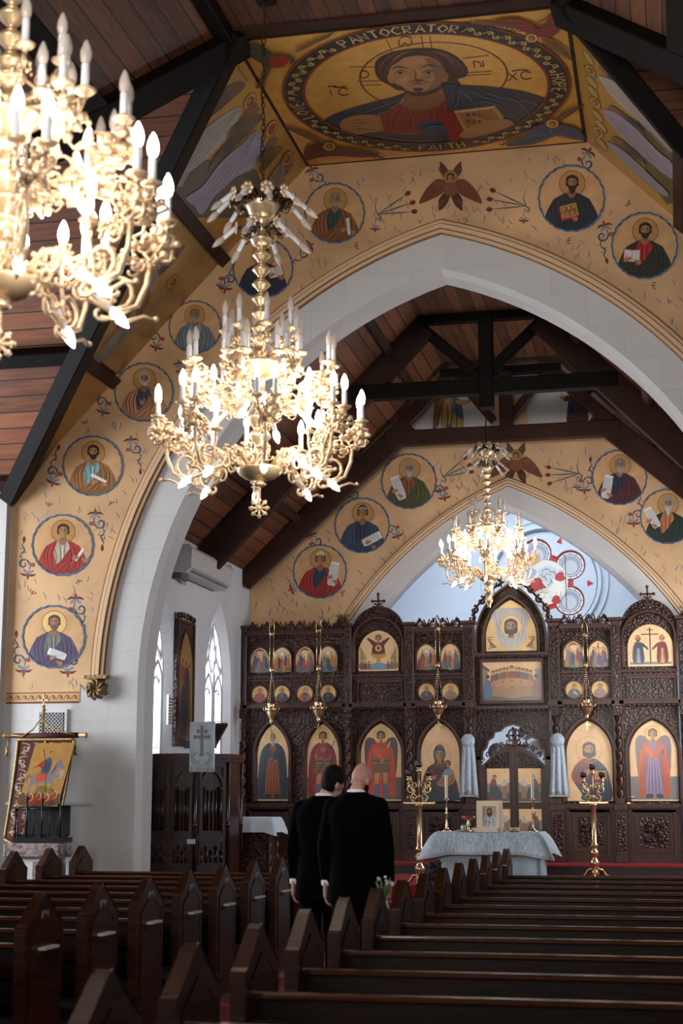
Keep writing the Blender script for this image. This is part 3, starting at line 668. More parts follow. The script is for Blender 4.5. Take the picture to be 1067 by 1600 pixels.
def bust(P, cx, cy, r, S, ring=True):
    """half-length saint in a medallion; coordinates are photograph pixels on the wall plane"""
    f = S.get('flip', 1); P.us = r
    q = lambda L: [(cx + r * f * a, cy - r * b) for a, b in L]
    if ring:
        P.circ(cx, cy, r, '#d0a274', gold=True, n=44)
    hx, hy, hr = S.get('hx', .02), S.get('hy', .46), .205
    halo(P, q, hx, hy - .02, .40, '#5c3a1c', S.get('halo', '#b98850'))
    rob, clk = S['robe'], S['cloak']
    arc = [(.965 * cos(radians(a)), .965 * sin(radians(a))) for a in range(214, 328, 8)]
    body = arc + [(.70, -.30), (.54, -.02), (.26, .12), (.1, .17), (-.1, .17), (-.26, .12), (-.54, -.02), (-.70, -.30)]
    P.poly(q(body), rob)
    folds(P, q, [[(-.1, .1), (-.06, -.3), (-.12, -.9)], [(.08, .1), (.05, -.3), (.1, -.9)], [(-.3, .02), (-.2, -.4), (-.3, -.85)]], dk(rob, .55), .03 * r)
    folds(P, q, [[(0, .08), (0, -.35), (-.02, -.9)], [(.18, .06), (.16, -.4), (.25, -.85)]], dk(rob, 1.45), .022 * r)
    k = S.get('style', 0)
    la = [(.965 * cos(radians(a)), .965 * sin(radians(a))) for a in range(214, 262, 8)]
    ra = [(.965 * cos(radians(a)), .965 * sin(radians(a))) for a in range(285, 329, 8)]
    left = la + [(-.22, -.6), (-.30, -.2), (-.16, .17), (-.28, .12), (-.54, -.02), (-.70, -.30)]
    right = ra + [(.70, -.30), (.54, -.02), (.28, .12), (.16, .17), (.28, -.2), (.12, -.6)]
    if k in (0, 2): P.poly(q(left), clk)
    P.poly(q(right), clk)
    if k in (0, 1): P.poly(q([(.3, -.05), (.60, -.25), (.66, -.55), (.3, -.9), (-.35, -.92), (-.5, -.75), (-.1, -.55)]), dk(clk, .92), 3)
    fl = [[(.3, .1), (.45, -.25), (.40, -.8)], [(.45, -.02), (.57, -.3), (.54, -.7)], [(.22, .0), (.3, -.4), (.16, -.85)], [(.2, -.5), (-.05, -.62), (-.3, -.85)], [(.5, -.45), (.15, -.62), (-.1, -.9)]]
    if k in (0, 2): fl += [[(-.35, .08), (-.5, -.3), (-.42, -.8)], [(-.47, -.04), (-.60, -.3), (-.56, -.65)], [(-.25, .06), (-.36, -.3), (-.3, -.8)]]
    folds(P, q, fl, dk(clk, .55), .028 * r)
    folds(P, q, [[(a + .05, b) for a, b in l] for l in fl], dk(clk, 1.5), .018 * r)
    P.poly(q([(-.13, .2), (.13, .2), (.10, .08), (0, .0), (-.10, .08)]), dk(SK, .85), 3)
    head(P, q, hx, hy, hr, S)
    P.us = r
    it = S.get('item')
    if it:
        kind, ix, iy, s_, an = it; item(P, q, kind, ix, iy, s_, an)
        hand(P, q, ix - .16, iy - .12, .14, .3); hand(P, q, ix + (.2 if kind != 'scroll' else .1), iy - (.2 if kind != 'scroll' else .3), .13, 2.6)
    else: hand(P, q, -.05, -.35, .15, .9)
    # lettering beside the halo
    for s in (-1, 1):
        for j in range(5):
            a = radians((180 if s < 0 else 0) + s * (-28 + j * 12)); c0 = (hx + .47 * cos(a), hy + .47 * sin(a)); P.stroke(q([(c0[0] - .02, c0[1] - .03), (c0[0] + .02, c0[1] + .03)]), .02 * r, '#8d5a34', 0)
    if ring:
        P.ring(cx, cy, r * .985, r * .055, '#2f4a66', n=44, wav=.012); P.ring(cx, cy, r * 1.0, r * .022, '#5f7a92', n=36, wav=.02)
BL, BL2, RD, RD2 = '#2c4258', '#6d8596', '#6a2014', '#94452c'
def flower(P, x, y, s, a):
    R = lambda L: [(x + s * (u * cos(a) - v * sin(a)), y - s * (u * sin(a) + v * cos(a))) for u, v in L]
    P.poly(R([(0, .0), (-.35, .15), (-.95, .05), (-.6, .38), (-.25, .4), (-.1, .3)]), RD, 3)
    P.poly(R([(0, .0), (.35, .15), (.95, .05), (.6, .38), (.25, .4), (.1, .3)]), RD, 3)
    P.poly(R([(-.22, .1), (-.15, .55), (0, .85), (.15, .55), (.22, .1)]), RD2, 3)
    P.poly(R([(-.1, .1), (-.5, -.05), (-.62, -.4), (-.3, -.3), (0, -.1), (.3, -.3), (.62, -.4), (.5, -.05), (.1, .1)]), BL2, 3)
    P.stroke(R([(0, .05), (0, .75)]), .07 * s, dk(RD, .6), 3)
def scroll(P, x, y, s, a, m=1):
    """flower at (x,y), stem with curls running away from it"""
    R = lambda L: [(x + s * (m * u * cos(a) - v * sin(a)), y - s * (m * u * sin(a) + v * cos(a))) for u, v in L]
    s *= 1.35; flower(P, x, y, s * .62, a)
    P.stroke(R([(0, -.1), (-.12, -.5), (.1, -.85), (.5, -.9), (.62, -.55), (.38, -.38), (.22, -.58), (.36, -.70)]), .13 * s, BL, 5)
    P.stroke(R([(.55, -.85), (.62, -1.3), (.4, -1.6), (.6, -1.95), (.5, -2.15)]), .10 * s, BL, 5)
    P.stroke(R([(.03, -.35), (.12, -.8), (.5, -.98)]), .05 * s, BL2, 4)
    for u, v in ((.78, -1.15), (.2, -1.5), (.78, -1.75)): P.stroke(R([(.55, v + .1), (u, v)]), .07 * s, BL, 2)
    P.poly(R([(.5, -2.1), (.38, -2.4), (.5, -2.62), (.62, -2.4)]), RD, 3)
    P.poly(R([(-.1, -.55), (-.4, -.45), (-.45, -.7), (-.2, -.75)]), RD2, 3)
def bud(P, x, y, s, a):
    R = lambda L: [(x + s * (u * cos(a) - v * sin(a)), y - s * (u * sin(a) + v * cos(a))) for u, v in L]
    P.stroke(R([(0, 0), (.1, -.6), (-.15, -1.3), (-.5, -1.7)]), .07 * s, BL2, 4)
    for k in (-.45, 0, .45): P.poly(R([(0, 0), (k - .1, .5), (k, .75), (k + .1, .5)]), RD, 2)
MED = []
def medallion(y, cx, cy, r, S, label, orn=()):
    MED.append((cx, cy, r)); P = Paint(lambda a, b: hitY(a, b, y - .006), (0, -1, 0), base=.003); bust(P, cx, cy, r, S)
    c = hitY(cx, cy, y - .006); o = P.mb.build('saint_medallion', off=c); tag(o, label, 'painting', 'round saint paintings on the gilded arch walls')
    if orn:
        P = Paint(lambda a, b: hitY(a, b, y - .006), (0, -1, 0), base=.0008, step=.00006)
        for k in orn:
            P = Paint(lambda a, b: hitY(a, b, y - .006), (0, -1, 0), base=.0008, step=.00006)
            if k[0] == 'f': scroll(P, *k[1:])
            else: bud(P, *k[1:])
            q = P.mb.build('scroll_ornament' if k[0] == 'f' else 'painted_bud', off=c); q.parent = o; q.location = (0, 0, 0)
G_ = '#6f6a66'
D = radians
medallion(Y1, 84, 995, 49, dict(hair='#4a3a2e', beard='short', bcol='#5a4a3c', robe='#6a6a62', cloak='#4e3f5c', item=('scroll', .12, -.55, .34, 1.2), halo='#e0b878'), 'round painting of a bearded saint in purple cloak, lowest on the left gilded wall',
          [('f', 118, 938, 17, D(0), 1), ('f', 37, 1045, 17, D(180), 1), ('f', 106, 1047, 17, D(180), -1), ('b', 49, 929, 10, D(-30))])
medallion(Y1, 98, 852, 48, dict(hair='#2a1a14', robe='#a89a84', cloak='#992a20', item=('roll', .55, -.3, .35, -.6)), 'round painting of a beardless young saint in bright red cloak',
          [('f', 149, 805, 16, D(0), 1), ('f', 44, 895, 16, D(175), 1), ('b', 76, 792, 10, D(-10)), ('b', 122, 905, 9, D(200))])
medallion(Y1, 145, 728, 47, dict(hair='#1c1210', beard='short', robe='#6f9694', cloak='#8a5a30', item=('roll', .2, -.42, .4, 1.1)), 'round painting of a dark-haired saint in brown cloak over a teal robe',
          [('f', 205, 690, 15, D(5), 1), ('f', 84, 751, 16, D(160), 1), ('b', 133, 664, 10, D(10)), ('b', 172, 783, 9, D(210))])
medallion(Y1, 225, 613, 46, dict(hair='#a8a4a0', beard='short', bcol='#a8a4a0', bald=0, robe='#3c4458', cloak='#a4704e'), 'round painting of a white-bearded saint in tan cloak over blue, above the brown-cloaked one',
          [('f', 162, 641, 15, D(165), 1), ('f', 280, 570, 12, D(10), 1)])
medallion(Y1, 305, 511, 41, dict(hair='#6c6660', beard='mid', bcol='#8a847e', robe='#8a8e98', cloak='#6e747e', hx=-.02), 'round painting of a grey-bearded saint in pale blue-grey robe left of the middle chandelier',
          [('f', 245, 540, 15, D(165), 1), ('f', 345, 445, 11, D(160), -1)])
medallion(Y1, 411, 419, 47, dict(hair='#2b2019', beard='mid', robe='#25283c', cloak='#23253a', item=('open', .42, -.12, .42, .3)), 'round painting of a navy-robed saint with open book, behind the middle chandelier stem',
          [('f', 482, 385, 14, D(-60), 1), ('f', 352, 448, 15, D(175), -1)])
medallion(Y1, 523, 333, 47, dict(hair='#7d756a', beard='short', bcol='#8a8274', robe='#25403f', cloak='#7d4a22', item=('roll', .45, -.45, .4, .1)), 'round painting of a grey-haired saint in orange cloak, upper left of the near arch',
          [('f', 488, 268, 15, D(20), 1), ('b', 553, 385, 10, D(-80))])
medallion(Y1, 893, 310, 52, dict(hair='#1a120e', beard='mid', robe='#1c2433', cloak='#1a2231', item=('book', -.08, -.42, .5, .25), flip=1, turn=-.1), 'round painting of a dark-bearded saint in navy holding a red book',
          [('f', 918, 240, 17, D(-30), 1), ('b', 885, 375, 10, D(-100))])
medallion(Y1, 1007, 384, 52, dict(hair='#1c120e', beard='short', robe='#a01c1c', cloak='#25271a', style=0, item=('open', -.38, -.3, .42, -.05)), 'round painting of a saint in red tunic with open book, rightmost on the near arch',
          [('f', 945, 355, 16, D(15), -1), ('b', 985, 320, 10, D(60)), ('b', 1017, 446, 10, D(-90))])
medallion(Y2, 500, 893, 42, dict(hair='#4a2c1c', robe='#26364c', cloak='#96241e', crown='#c9c2b4', item=('scroll', .5, -.1, .5, -.2)), 'round painting of a young crowned saint in red with a scroll, lowest left',
          [('f', 487, 838, 13, D(20), 1), ('f', 458, 920, 13, D(110), 1), ('b', 532, 925, 9, D(250))])
medallion(Y2, 566, 821, 43, dict(hair='#3a2014', robe='#2c2b48', cloak='#2e4254', crown='#2f4a66', item=('scroll', .35, -.5, .42, -1.1)), 'round painting of a young prophet in navy with jewelled collar and blue cap',
          [('f', 545, 765, 13, D(20), 1), ('f', 620, 835, 13, D(200), 1)])
medallion(Y2, 639, 752, 43, dict(hair='#8d8d8d', beard='mid', bcol='#9a9c9e', robe='#7d4428', cloak='#4a4a26', item=('scroll', -.38, -.25, .5, .35)), 'round painting of a grey-bearded prophet in green cloak, upper left of the far arch',
          [('f', 608, 712, 14, D(30), 1), ('f', 694, 775, 14, D(190), 1)])
medallion(Y2, 968, 746, 43, dict(hair='#6f7478', beard='mid', bcol='#8a8e90', robe='#26263a', cloak='#4e1f26', item=('scroll', -.45, -.35, .48, -.2)), 'round painting of a grey-bearded prophet in maroon cloak, upper right of the far arch',
          [('f', 992, 696, 14, D(-40), 1), ('f', 913, 763, 14, D(180), -1)])
medallion(Y2, 1043, 807, 43, dict(hair='#8c8c8e', beard='long', bcol='#a2a2a2', robe='#b0683a', cloak='#1e2c22', item=('scroll', -.55, -.05, .45, .5)), 'round painting of a long-bearded prophet in dark green over orange at the right edge',
          [('f', 1062, 748, 12, D(-20), 1), ('f', 990, 815, 14, D(180), -1)])
# spear-like sprays beside the cherubs and stray petals: part of the wall painting
def sprays(y, name, L, petals, box, inside):
    P = Paint(lambda a, b: hitY(a, b, y - .006), (0, -1, 0), base=.0005, step=.000002)
    for x, yy, tx, ty, s in L:
        for d in (-.28, 0, .25):
            a = atan2(ty - yy, tx - x) + d; l = hypot(tx - x, ty - yy)
            P.stroke([(x, yy), (x + l * .5 * cos(a), yy + l * .5 * sin(a)), (x + l * cos(a), yy + l * sin(a))], s * .16, BL, 2)
            P.poly([(x + l * (1 + k) * cos(a + e), yy + l * (1 + k) * sin(a + e)) for k, e in ((0, -.04), (.12, -.07), (.2, 0), (.12, .07), (0, .04))], RD)
        P.stroke([(x, yy - s * 2), (x - s * .3, yy - s), (x, yy), (x + s * .4, yy + s * .3), (x + s * .2, yy + s * .7), (x - s * .2, yy + s * .4), (x - s * .3, yy + s * 1.4)], s * .14, BL, 4)
        flower(P, x - s * .3, yy + s * 1.6, s * .7, pi)
    random.seed(3)
    k = 0
    while k < petals:
        x = random.uniform(box[0], box[2]); yy = random.uniform(box[1], box[3])
        if not inside(x, yy) or any(hypot(x - a, yy - b) < c + 12 for a, b, c in MED): continue
        a = random.uniform(.6, 2.2); l = random.uniform(8, 15); P.stroke([(x, yy), (x + l * .5 * cos(a) + 1.5, yy + l * .5 * sin(a)), (x + l * cos(a), yy + l * sin(a))], 1.5, random.choice(['#7d8488', '#5d6d7a', '#8a7460']), 2); k += 1
    o = P.mb.build(name); o['kind'] = 'stuff'; tag(o, 'painted blue sprays and loose petals scattered on the gilded %s' % ('near arch wall' if y == Y1 else 'far arch wall'), 'wall painting')
def ing(y, xc, a, zc, R, el, slope, zt):
    def f(px, py):
        p = hitY(px, py, y); u = abs(p.x - xc)
        if p.z < 2.95 and y == Y1: return False
        return hypot(u + a, p.z - zc) > R and p.z < zt and p.z < el[1] + (p.x - el[0]) * slope and p.z < el[1] + ((2 * xc - el[0]) - p.x) * slope and p.x > el[0]
    return f
sprays(Y1, 'petal_sprays', [(590, 335, 640, 318, 13), (822, 322, 770, 312, 13)], 230, (5, 240, 1067, 1080), ing(Y1, XA, 1.5, 2.9, 5.98, (-8.05, 5.3), 1.05, 9.35))
sprays(Y2, 'petal_sprays', [(692, 745, 730, 728, 12), (905, 740, 860, 742, 12)], 130, (392, 690, 1067, 975), ing(Y2, XC + .1, 2.15, 1.18, 5.9, (-6.6, 5.0), .82, 7.05))
# six-winged seraphs
def seraph(y, cx, cy, s, label):
    P = Paint(lambda a, b: hitY(a, b, y - .006), (0, -1, 0)); P.us = s
    q = lambda L: [(cx + s * a, cy - s * b) for a, b in L]
    for f in (-1, 1):
        for W, c in (([(0, .1), (.35, .45), (.45, .95), (.2, .75), (.05, .45)], '#5a2f1c'), ([(.05, 0), (.5, .25), (.95, -.1), (1.3, -.75), (.8, -.6), (.35, -.35)], '#6d3a22'), ([(0, -.1), (.35, -.4), (.5, -1.05), (.2, -.85), (0, -.4)], '#4e2617')):
            P.poly(q([(f * a, b) for a, b in W]), c, 4)
            for k in range(1, 5):
                t = k / 5; a0, b0 = W[1][0] * t, W[1][1] * t; a1, b1 = W[2][0] * (.5 + .5 * t), W[2][1] * (.5 + .5 * t) - .1 * (1 - t)
                P.stroke(q([(f * a0, b0), (f * (a0 + a1) / 2 + f * .1, (b0 + b1) / 2), (f * a1, b1)]), .045 * s, '#22100a', 3); P.stroke(q([(f * a0 + .03, b0), (f * (a0 + a1) / 2 + f * .14, (b0 + b1) / 2), (f * a1, b1)]), .02 * s, '#b07850', 3)
    halo(P, q, 0, .3, .3, '#4e3018', '#a0703a'); head(P, q, 0, .28, .17, dict(hair='#2a1810')); P.poly(q([(-.2, .05), (.2, .05), (.3, -.3), (0, -.45), (-.3, -.3)]), '#7d4426', 3)
    return tag(P.mb.build('seraph_painting', off=hitY(cx, cy, y)), label, 'painting')
seraph(Y1, 704, 289, 38, 'painted brown six-winged seraph above the point of the near arch')
seraph(Y2, 806, 722, 32, 'painted reddish six-winged seraph above the far arch, behind the small chandelier')
# ================================================================== CEILING PAINTINGS
c8 = lambda L: [(460 + x * .3936, 20 + y * .3936) for x, y in L]
c1 = lambda L: [(340 + x * .5623, y * .5623) for x, y in L]
ZP = ZT - .03
pan = thing('ceiling_painting', (-2.55, 16.3, ZP), 'large gold ceiling panel of a long-haired robed figure with book inside a lettered ring', 'painting')
mb = MB(); mb.box(PL + .02, PR - .02, YP + .02, Y1 - .01, ZP, ZT - .001, BEAM2); mb.build('backing_board', pan)
P = Paint(lambda a, b: hitZ(a, b, ZP), (0, 0, -1), step=.0001)
W = lambda a, b: Vector((a, b, ZP))
PW = Paint(W, (0, 0, -1), step=.0001)
PW.poly([(PL + .06, YP + .05), (PR - .06, YP + .05), (PR - .06, Y1 - .05), (PL + .06, Y1 - .05)], '#cf9740', gold=True)
ctr = (-2.50, 16.22); RO, RI = 1.60, 1.40; RM0 = 1.50
PW.circ(*ctr, RI + .02, '#7a2a16', n=64); PW.circ(*ctr, RI, '#cf9a44', gold=True, n=64)
FONT = {'A': [[(0, 0), (.4, 1), (.8, 0)], [(.15, .4), (.65, .4)]], 'B': [[(0, 0), (0, 1), (.5, .95), (.5, .6), (0, .52), (.6, .45), (.6, .05), (0, 0)]], 'C': [[(.7, .85), (.35, 1), (0, .6), (0, .4), (.35, 0), (.7, .15)]],
        'D': [[(0, 0), (0, 1), (.5, .85), (.65, .5), (.5, .15), (0, 0)]], 'E': [[(.6, 1), (0, 1), (0, 0), (.6, 0)], [(0, .5), (.5, .5)]], 'F': [[(.6, 1), (0, 1), (0, 0)], [(0, .52), (.5, .52)]], 'G': [[(.7, .85), (.35, 1), (0, .6), (0, .4), (.35, 0), (.7, .15), (.7, .45), (.45, .45)]],
        'H': [[(0, 0), (0, 1)], [(.65, 0), (.65, 1)], [(0, .5), (.65, .5)]], 'I': [[(.2, 0), (.2, 1)]], 'L': [[(0, 1), (0, 0), (.6, 0)]], 'N': [[(0, 0), (0, 1), (.65, 0), (.65, 1)]], 'O': [[(.35, 1), (0, .6), (0, .4), (.35, 0), (.7, .4), (.7, .6), (.35, 1)]],
        'P': [[(0, 0), (0, 1), (.55, .9), (.55, .55), (0, .45)]], 'R': [[(0, 0), (0, 1), (.55, .9), (.55, .55), (0, .45), (.6, 0)]], 'T': [[(.35, 0), (.35, 1)], [(0, 1), (.7, 1)]], 'U': [[(0, 1), (0, .2), (.35, 0), (.65, .2), (.65, 1)]], 'V': [[(0, 1), (.35, 0), (.7, 1)]],
        'X': [[(0, 0), (.7, 1)], [(0, 1), (.7, 0)]], 'Y': [[(0, 1), (.35, .5), (.7, 1)], [(.35, .5), (.35, 0)]], 'W': [[(0, 1), (.05, .25), (.25, 0), (.42, .35), (.6, 0), (.82, .25), (.85, 1)]], 'S': [[(.65, .85), (.35, 1), (.05, .8), (.6, .3), (.35, 0), (0, .15)]], ' ': []}
def arctext(P, txt, c, r, a0, s, col, w, f=1):
    a = a0
    for ch in txt:
        for st in FONT[ch]:
            pts = []
            for u, v in st:
                an = a + f * (u * s) / r; rr = r + f * (v - .5) * s * 1.25
                pts.append((c[0] + rr * sin(an), c[1] - rr * cos(an)))
            P.stroke(pts, w, col, 0, taper=False)
        a += f * s * .98 / r
# central halo
PW.circ(-2.36, 15.86 + .02, .83, '#6d3414', n=56); PW.circ(-2.36, 15.88, .805, '#cc9640', gold=True, n=56)
pb = PW.mb.build('gold_ground', pan)
P.k = PW.k + 4
dk_ = '#6d3414'
for L in ([(222, 213), (330, 215)], [(250, 272), (345, 268)], [(262, 288), (345, 285)], [(365, 105), (390, 158)], [(503, 90), (512, 138)], [(538, 90), (545, 140)], [(668, 180), (770, 168)], [(678, 238), (785, 230)], [(650, 250), (778, 242)]):
    P.stroke(c8(L), 1.6, dk_, 0, taper=False)
for L in ([(262, 240), (268, 232), (284, 231), (294, 240), (290, 252), (274, 258), (262, 250), (262, 240)], [(418, 104), (414, 122), (424, 132), (438, 118), (452, 130), (465, 118), (462, 104)], [(420, 100), (440, 92), (466, 98)], [(710, 192), (716, 216)], [(710, 192), (735, 196), (740, 212), (752, 206)], [(746, 188), (752, 214)],
          [(140, 304), (148, 328)], [(132, 292), (165, 290), (160, 295), (208, 292)], [(212, 302), (188, 298), (174, 314), (190, 326), (216, 322)], [(850, 240), (885, 266)], [(882, 236), (848, 270)], [(938, 236), (912, 232), (898, 246), (912, 262), (942, 258)], [(862, 230), (895, 226), (928, 226)]):
    P.stroke(c8(L), 2.0, '#4e2210', 4, taper=False)
SKP = '#a87448'
P.poly(c8([(318, 222), (330, 182), (385, 155), (450, 142), (530, 138), (600, 150), (655, 180), (688, 222), (680, 252), (648, 262), (660, 284), (625, 292), (590, 285), (430, 308), (380, 288), (335, 262)]), '#2e1710', 4)
for L in ([(450, 152), (400, 175), (372, 215), (352, 255)], [(470, 150), (430, 165), (392, 195)], [(430, 150), (372, 172), (345, 215), (338, 245)], [(520, 148), (580, 165), (625, 200), (640, 240)], [(560, 150), (620, 172), (660, 210), (670, 240)], [(500, 150), (560, 172), (600, 210)], [(405, 160), (355, 190), (330, 225)]):
    P.stroke(c8(L), 1.8, '#6d3f26', 5); 
for L in ([(460, 148), (415, 168), (380, 208)], [(540, 146), (600, 168), (650, 215)]): P.stroke(c8(L), .9, '#a8704a', 5)
P.poly(c8([(440, 300), (432, 345), (415, 372), (470, 392), (540, 385), (612, 350), (590, 285), (540, 318), (480, 325)]), '#7d4f2c', 3)
P.poly(c8([(376, 240), (384, 212), (410, 195), (440, 176), (505, 168), (560, 183), (592, 215), (600, 250), (585, 285), (550, 308), (500, 322), (460, 318), (425, 295), (392, 272)]), SKP, 4)
P.poly(c8([(520, 180), (562, 188), (592, 215), (600, 250), (585, 285), (550, 308), (505, 318), (540, 290), (556, 255), (545, 225)]), '#835639', 4)
P.poly(c8([(418, 255), (440, 248), (455, 262), (440, 280), (425, 275)]), '#b88354', 4); P.poly(c8([(440, 182), (500, 176), (520, 195), (490, 208), (445, 205)]), '#b07a4a', 4)
P.poly(c8([(412, 282), (428, 292), (452, 308), (500, 314), (548, 304), (578, 286), (592, 268), (586, 296), (552, 318), (500, 330), (460, 324), (430, 304)]), '#3a2014', 4)
P.poly(c8([(470, 300), (490, 296), (512, 300), (500, 312), (480, 311)]), '#3a2014', 4)
P.stroke(c8([(462, 283), (490, 278), (520, 282)]), 2.6, '#7a2f20', 3); P.stroke(c8([(452, 276), (475, 268), (490, 271), (505, 267), (540, 276)]), 2.4, '#26120b', 3)
for L, w in (([(386, 222), (412, 212), (452, 220)], 2.2), ([(502, 216), (535, 205), (575, 214)], 2.2)): P.stroke(c8(L), w, '#22110a', 4)
for x in (420, 532):
    P.poly(c8([(x - 26, 238), (x, 227), (x + 26, 236), (x, 245)]), '#927050', 4); P.circ(*c8([(x, 236)])[0], 3.0, '#1c0e08', ry=2.0)
    P.stroke(c8([(x - 28, 238), (x, 226), (x + 28, 236)]), 1.3, '#22110a', 4); P.stroke(c8([(x - 20, 250), (x, 254), (x + 22, 248)]), 1.1, '#6a4024', 3)
P.stroke(c8([(468, 222), (482, 240), (478, 258), (496, 264), (512, 258)]), 2.0, '#4a2817', 4); P.stroke(c8([(480, 215), (494, 238), (490, 256)]), 1.6, '#c49a68', 4)
P.poly(c8([(378, 242), (368, 252), (376, 272), (392, 278)]), SKP, 3); P.poly(c8([(598, 236), (612, 244), (606, 268), (590, 272)]), '#8a5a36', 3)
# robe
P.poly(c8([(410, 345), (440, 320), (400, 372), (335, 403), (352, 470), (470, 478), (600, 472), (612, 345), (560, 375), (500, 385), (450, 380)]), '#7d1f14', 3)
for L in ([(430, 375), (400, 420), (390, 465)], [(480, 388), (460, 425), (470, 465)], [(540, 382), (545, 420), (530, 460)], [(590, 365), (585, 410), (590, 450)], [(370, 400), (372, 440)]): P.stroke(c8(L), 2.4, '#4a0f0b', 4); P.stroke(c8([(a + 9, b) for a, b in L]), 1.3, '#a84a2e', 4)
blue = '#1c2b3d'
P.poly(c8([(445, 312), (400, 330), (300, 355), (200, 385), (130, 415), (112, 440), (130, 466), (190, 484), (280, 503), (400, 518), (520, 524), (620, 522), (600, 478), (470, 482), (352, 472), (330, 404), (380, 378), (420, 345)]), blue, 3)
P.poly(c8([(585, 282), (650, 285), (760, 290), (880, 305), (960, 325), (1012, 350), (990, 385), (950, 415), (900, 450), (820, 485), (700, 505), (590, 526), (560, 480), (600, 440), (608, 400), (602, 350), (590, 310)]), blue, 3)
P.poly(c8([(490, 440), (540, 425), (600, 440), (600, 480), (520, 478), (485, 462)]), '#233650', 3)
for L in ([(440, 322), (350, 360), (250, 395), (160, 430)], [(430, 340), (360, 375), (300, 392)], [(380, 378), (330, 392), (250, 400)], [(150, 450), (230, 480), (330, 500), (450, 512)], [(330, 480), (450, 500), (580, 500)], [(610, 300), (630, 350), (640, 395)], [(640, 295), (680, 320), (720, 370)], [(690, 300), (760, 330), (840, 350)], [(740, 300), (820, 330), (920, 345)], [(800, 310), (880, 345), (930, 400)], [(860, 320), (940, 350), (980, 370)], [(840, 385), (880, 410), (890, 440)], [(620, 380), (640, 350), (650, 300)], [(700, 350), (760, 345), (850, 380)], [(500, 455), (560, 440), (600, 450)]):
    P.stroke(c8(L), 2.6, '#0a121c', 5); P.stroke(c8([(a + 6, b + 7) for a, b in L]), 1.5, '#4a6278', 5)
P.poly(c8([(180, 440), (200, 418), (240, 405), (300, 402), (338, 412), (345, 440), (330, 458), (290, 474), (240, 482), (195, 468)]), SKP, 4)
P.poly(c8([(288, 412), (338, 406), (356, 466), (306, 474)]), '#a8763a', 0); P.stroke(c8([(330, 408), (348, 466)]), 1.2, '#5c3414', 0)
for y_ in (416, 428, 441, 452): P.stroke(c8([(215, y_ + 6), (270, y_ - 2), (320, y_), (344, y_ + 6)]), 4.0, '#a97848', 4); P.stroke(c8([(225, y_ + 12), (275, y_ + 5), (340, y_ + 11)]), .9, '#4a2817', 4)
P.poly(c8([(572, 405), (632, 385), (692, 496), (628, 522), (600, 460)]), '#8c1d12', 0)
for k in range(5): P.stroke(c8([(582 + k * 10, 402 - k * 3), (634 + k * 11, 512 - k * 3)]), .8, '#3c0b06', 0)
P.poly(c8([(632, 385), (795, 365), (830, 410), (812, 482), (690, 500), (655, 430)]), '#b08040', 0); P.poly(c8([(650, 396), (785, 378), (812, 412), (798, 470), (700, 485), (670, 430)]), '#95602c', 0)
for k in range(16): P.circ(*c8([(640 + k * 10, 391 - k * 1.25)])[0], 1.1, '#e8dcc0', n=8)
for k in range(6): P.circ(*c8([(690 + 22 * (k % 3), 402 + 26 * (k // 3))])[0], 2.6, '#2c3c55', n=10)
P.poly(c8([(655, 480), (690, 455), (740, 432), (800, 420), (850, 420), (872, 440), (852, 462), (790, 480), (720, 492), (672, 492)]), SKP, 4)
for dy in (0, 12, 24, 36): P.stroke(c8([(780, 432 + dy * .8), (720, 446 + dy), (668, 468 + dy * .7)]), 3.6, '#a97848', 4); P.stroke(c8([(780, 440 + dy * .8), (722, 454 + dy), (668, 475 + dy * .7)]), .9, '#4a2817', 4)
P.stroke(c8([(770, 430), (730, 415), (700, 408)]), 4, '#a97848', 4)
P.mb.build('painted_figure', pan, label='long-haired bearded figure in blue cloak over a red robe holding a jewelled book')
PW = Paint(W, (0, 0, -1), base=.002 + .0001 * (P.k + 8), step=.0001)
for r_, w_, c_ in ((RM0, RO - RI + .06, '#7a2a16'), (RM0, RO - RI, '#141b20')): PW.stroke(circ(ctr[0], ctr[1], r_, 72), w_, c_, 0, True)
RM = (RO + RI) / 2; GC = '#c9a35a'
arctext(PW, 'PANTOCRATOR', ctr, RM, D(-28), .125, GC, .022)
arctext(PW, 'LOVE', ctr, RM, D(-104), .12, GC, .02); arctext(PW, 'HOPE', ctr, RM, D(84), .12, GC, .02)
arctext(PW, 'FAITH', ctr, RM, D(192), .12, GC, .02, -1)
def vines(a0, a1):
    n = int((a1 - a0) / 4)
    for i in range(n):
        a = D(a0 + (i + .5) * (a1 - a0) / n); s = (-1) ** i
        R = lambda L: [(ctr[0] + (RM + s * v * .075) * sin(a + u * .05), ctr[1] - (RM + s * v * .075) * cos(a + u * .05)) for u, v in L]
        PW.stroke(R([(-.9, -.7), (-.4, .2), (.1, .8), (.5, .5), (.35, 0), (.05, .2), (.2, .45)]), .022, GC, 4); PW.stroke(R([(-.2, .5), (-.5, .9)]), .014, GC, 0); PW.stroke(R([(.5, .5), (.9, .8)]), .014, GC, 0)
for a0, a1 in ((-80, -32), (24, 82), (102, 166), (196, 254), (-103 + 360 + 18, 279)): vines(a0, a1)
PW.mb.build('lettered_ring', pan, label='dark blue ring with gold letters and vine scrolls')
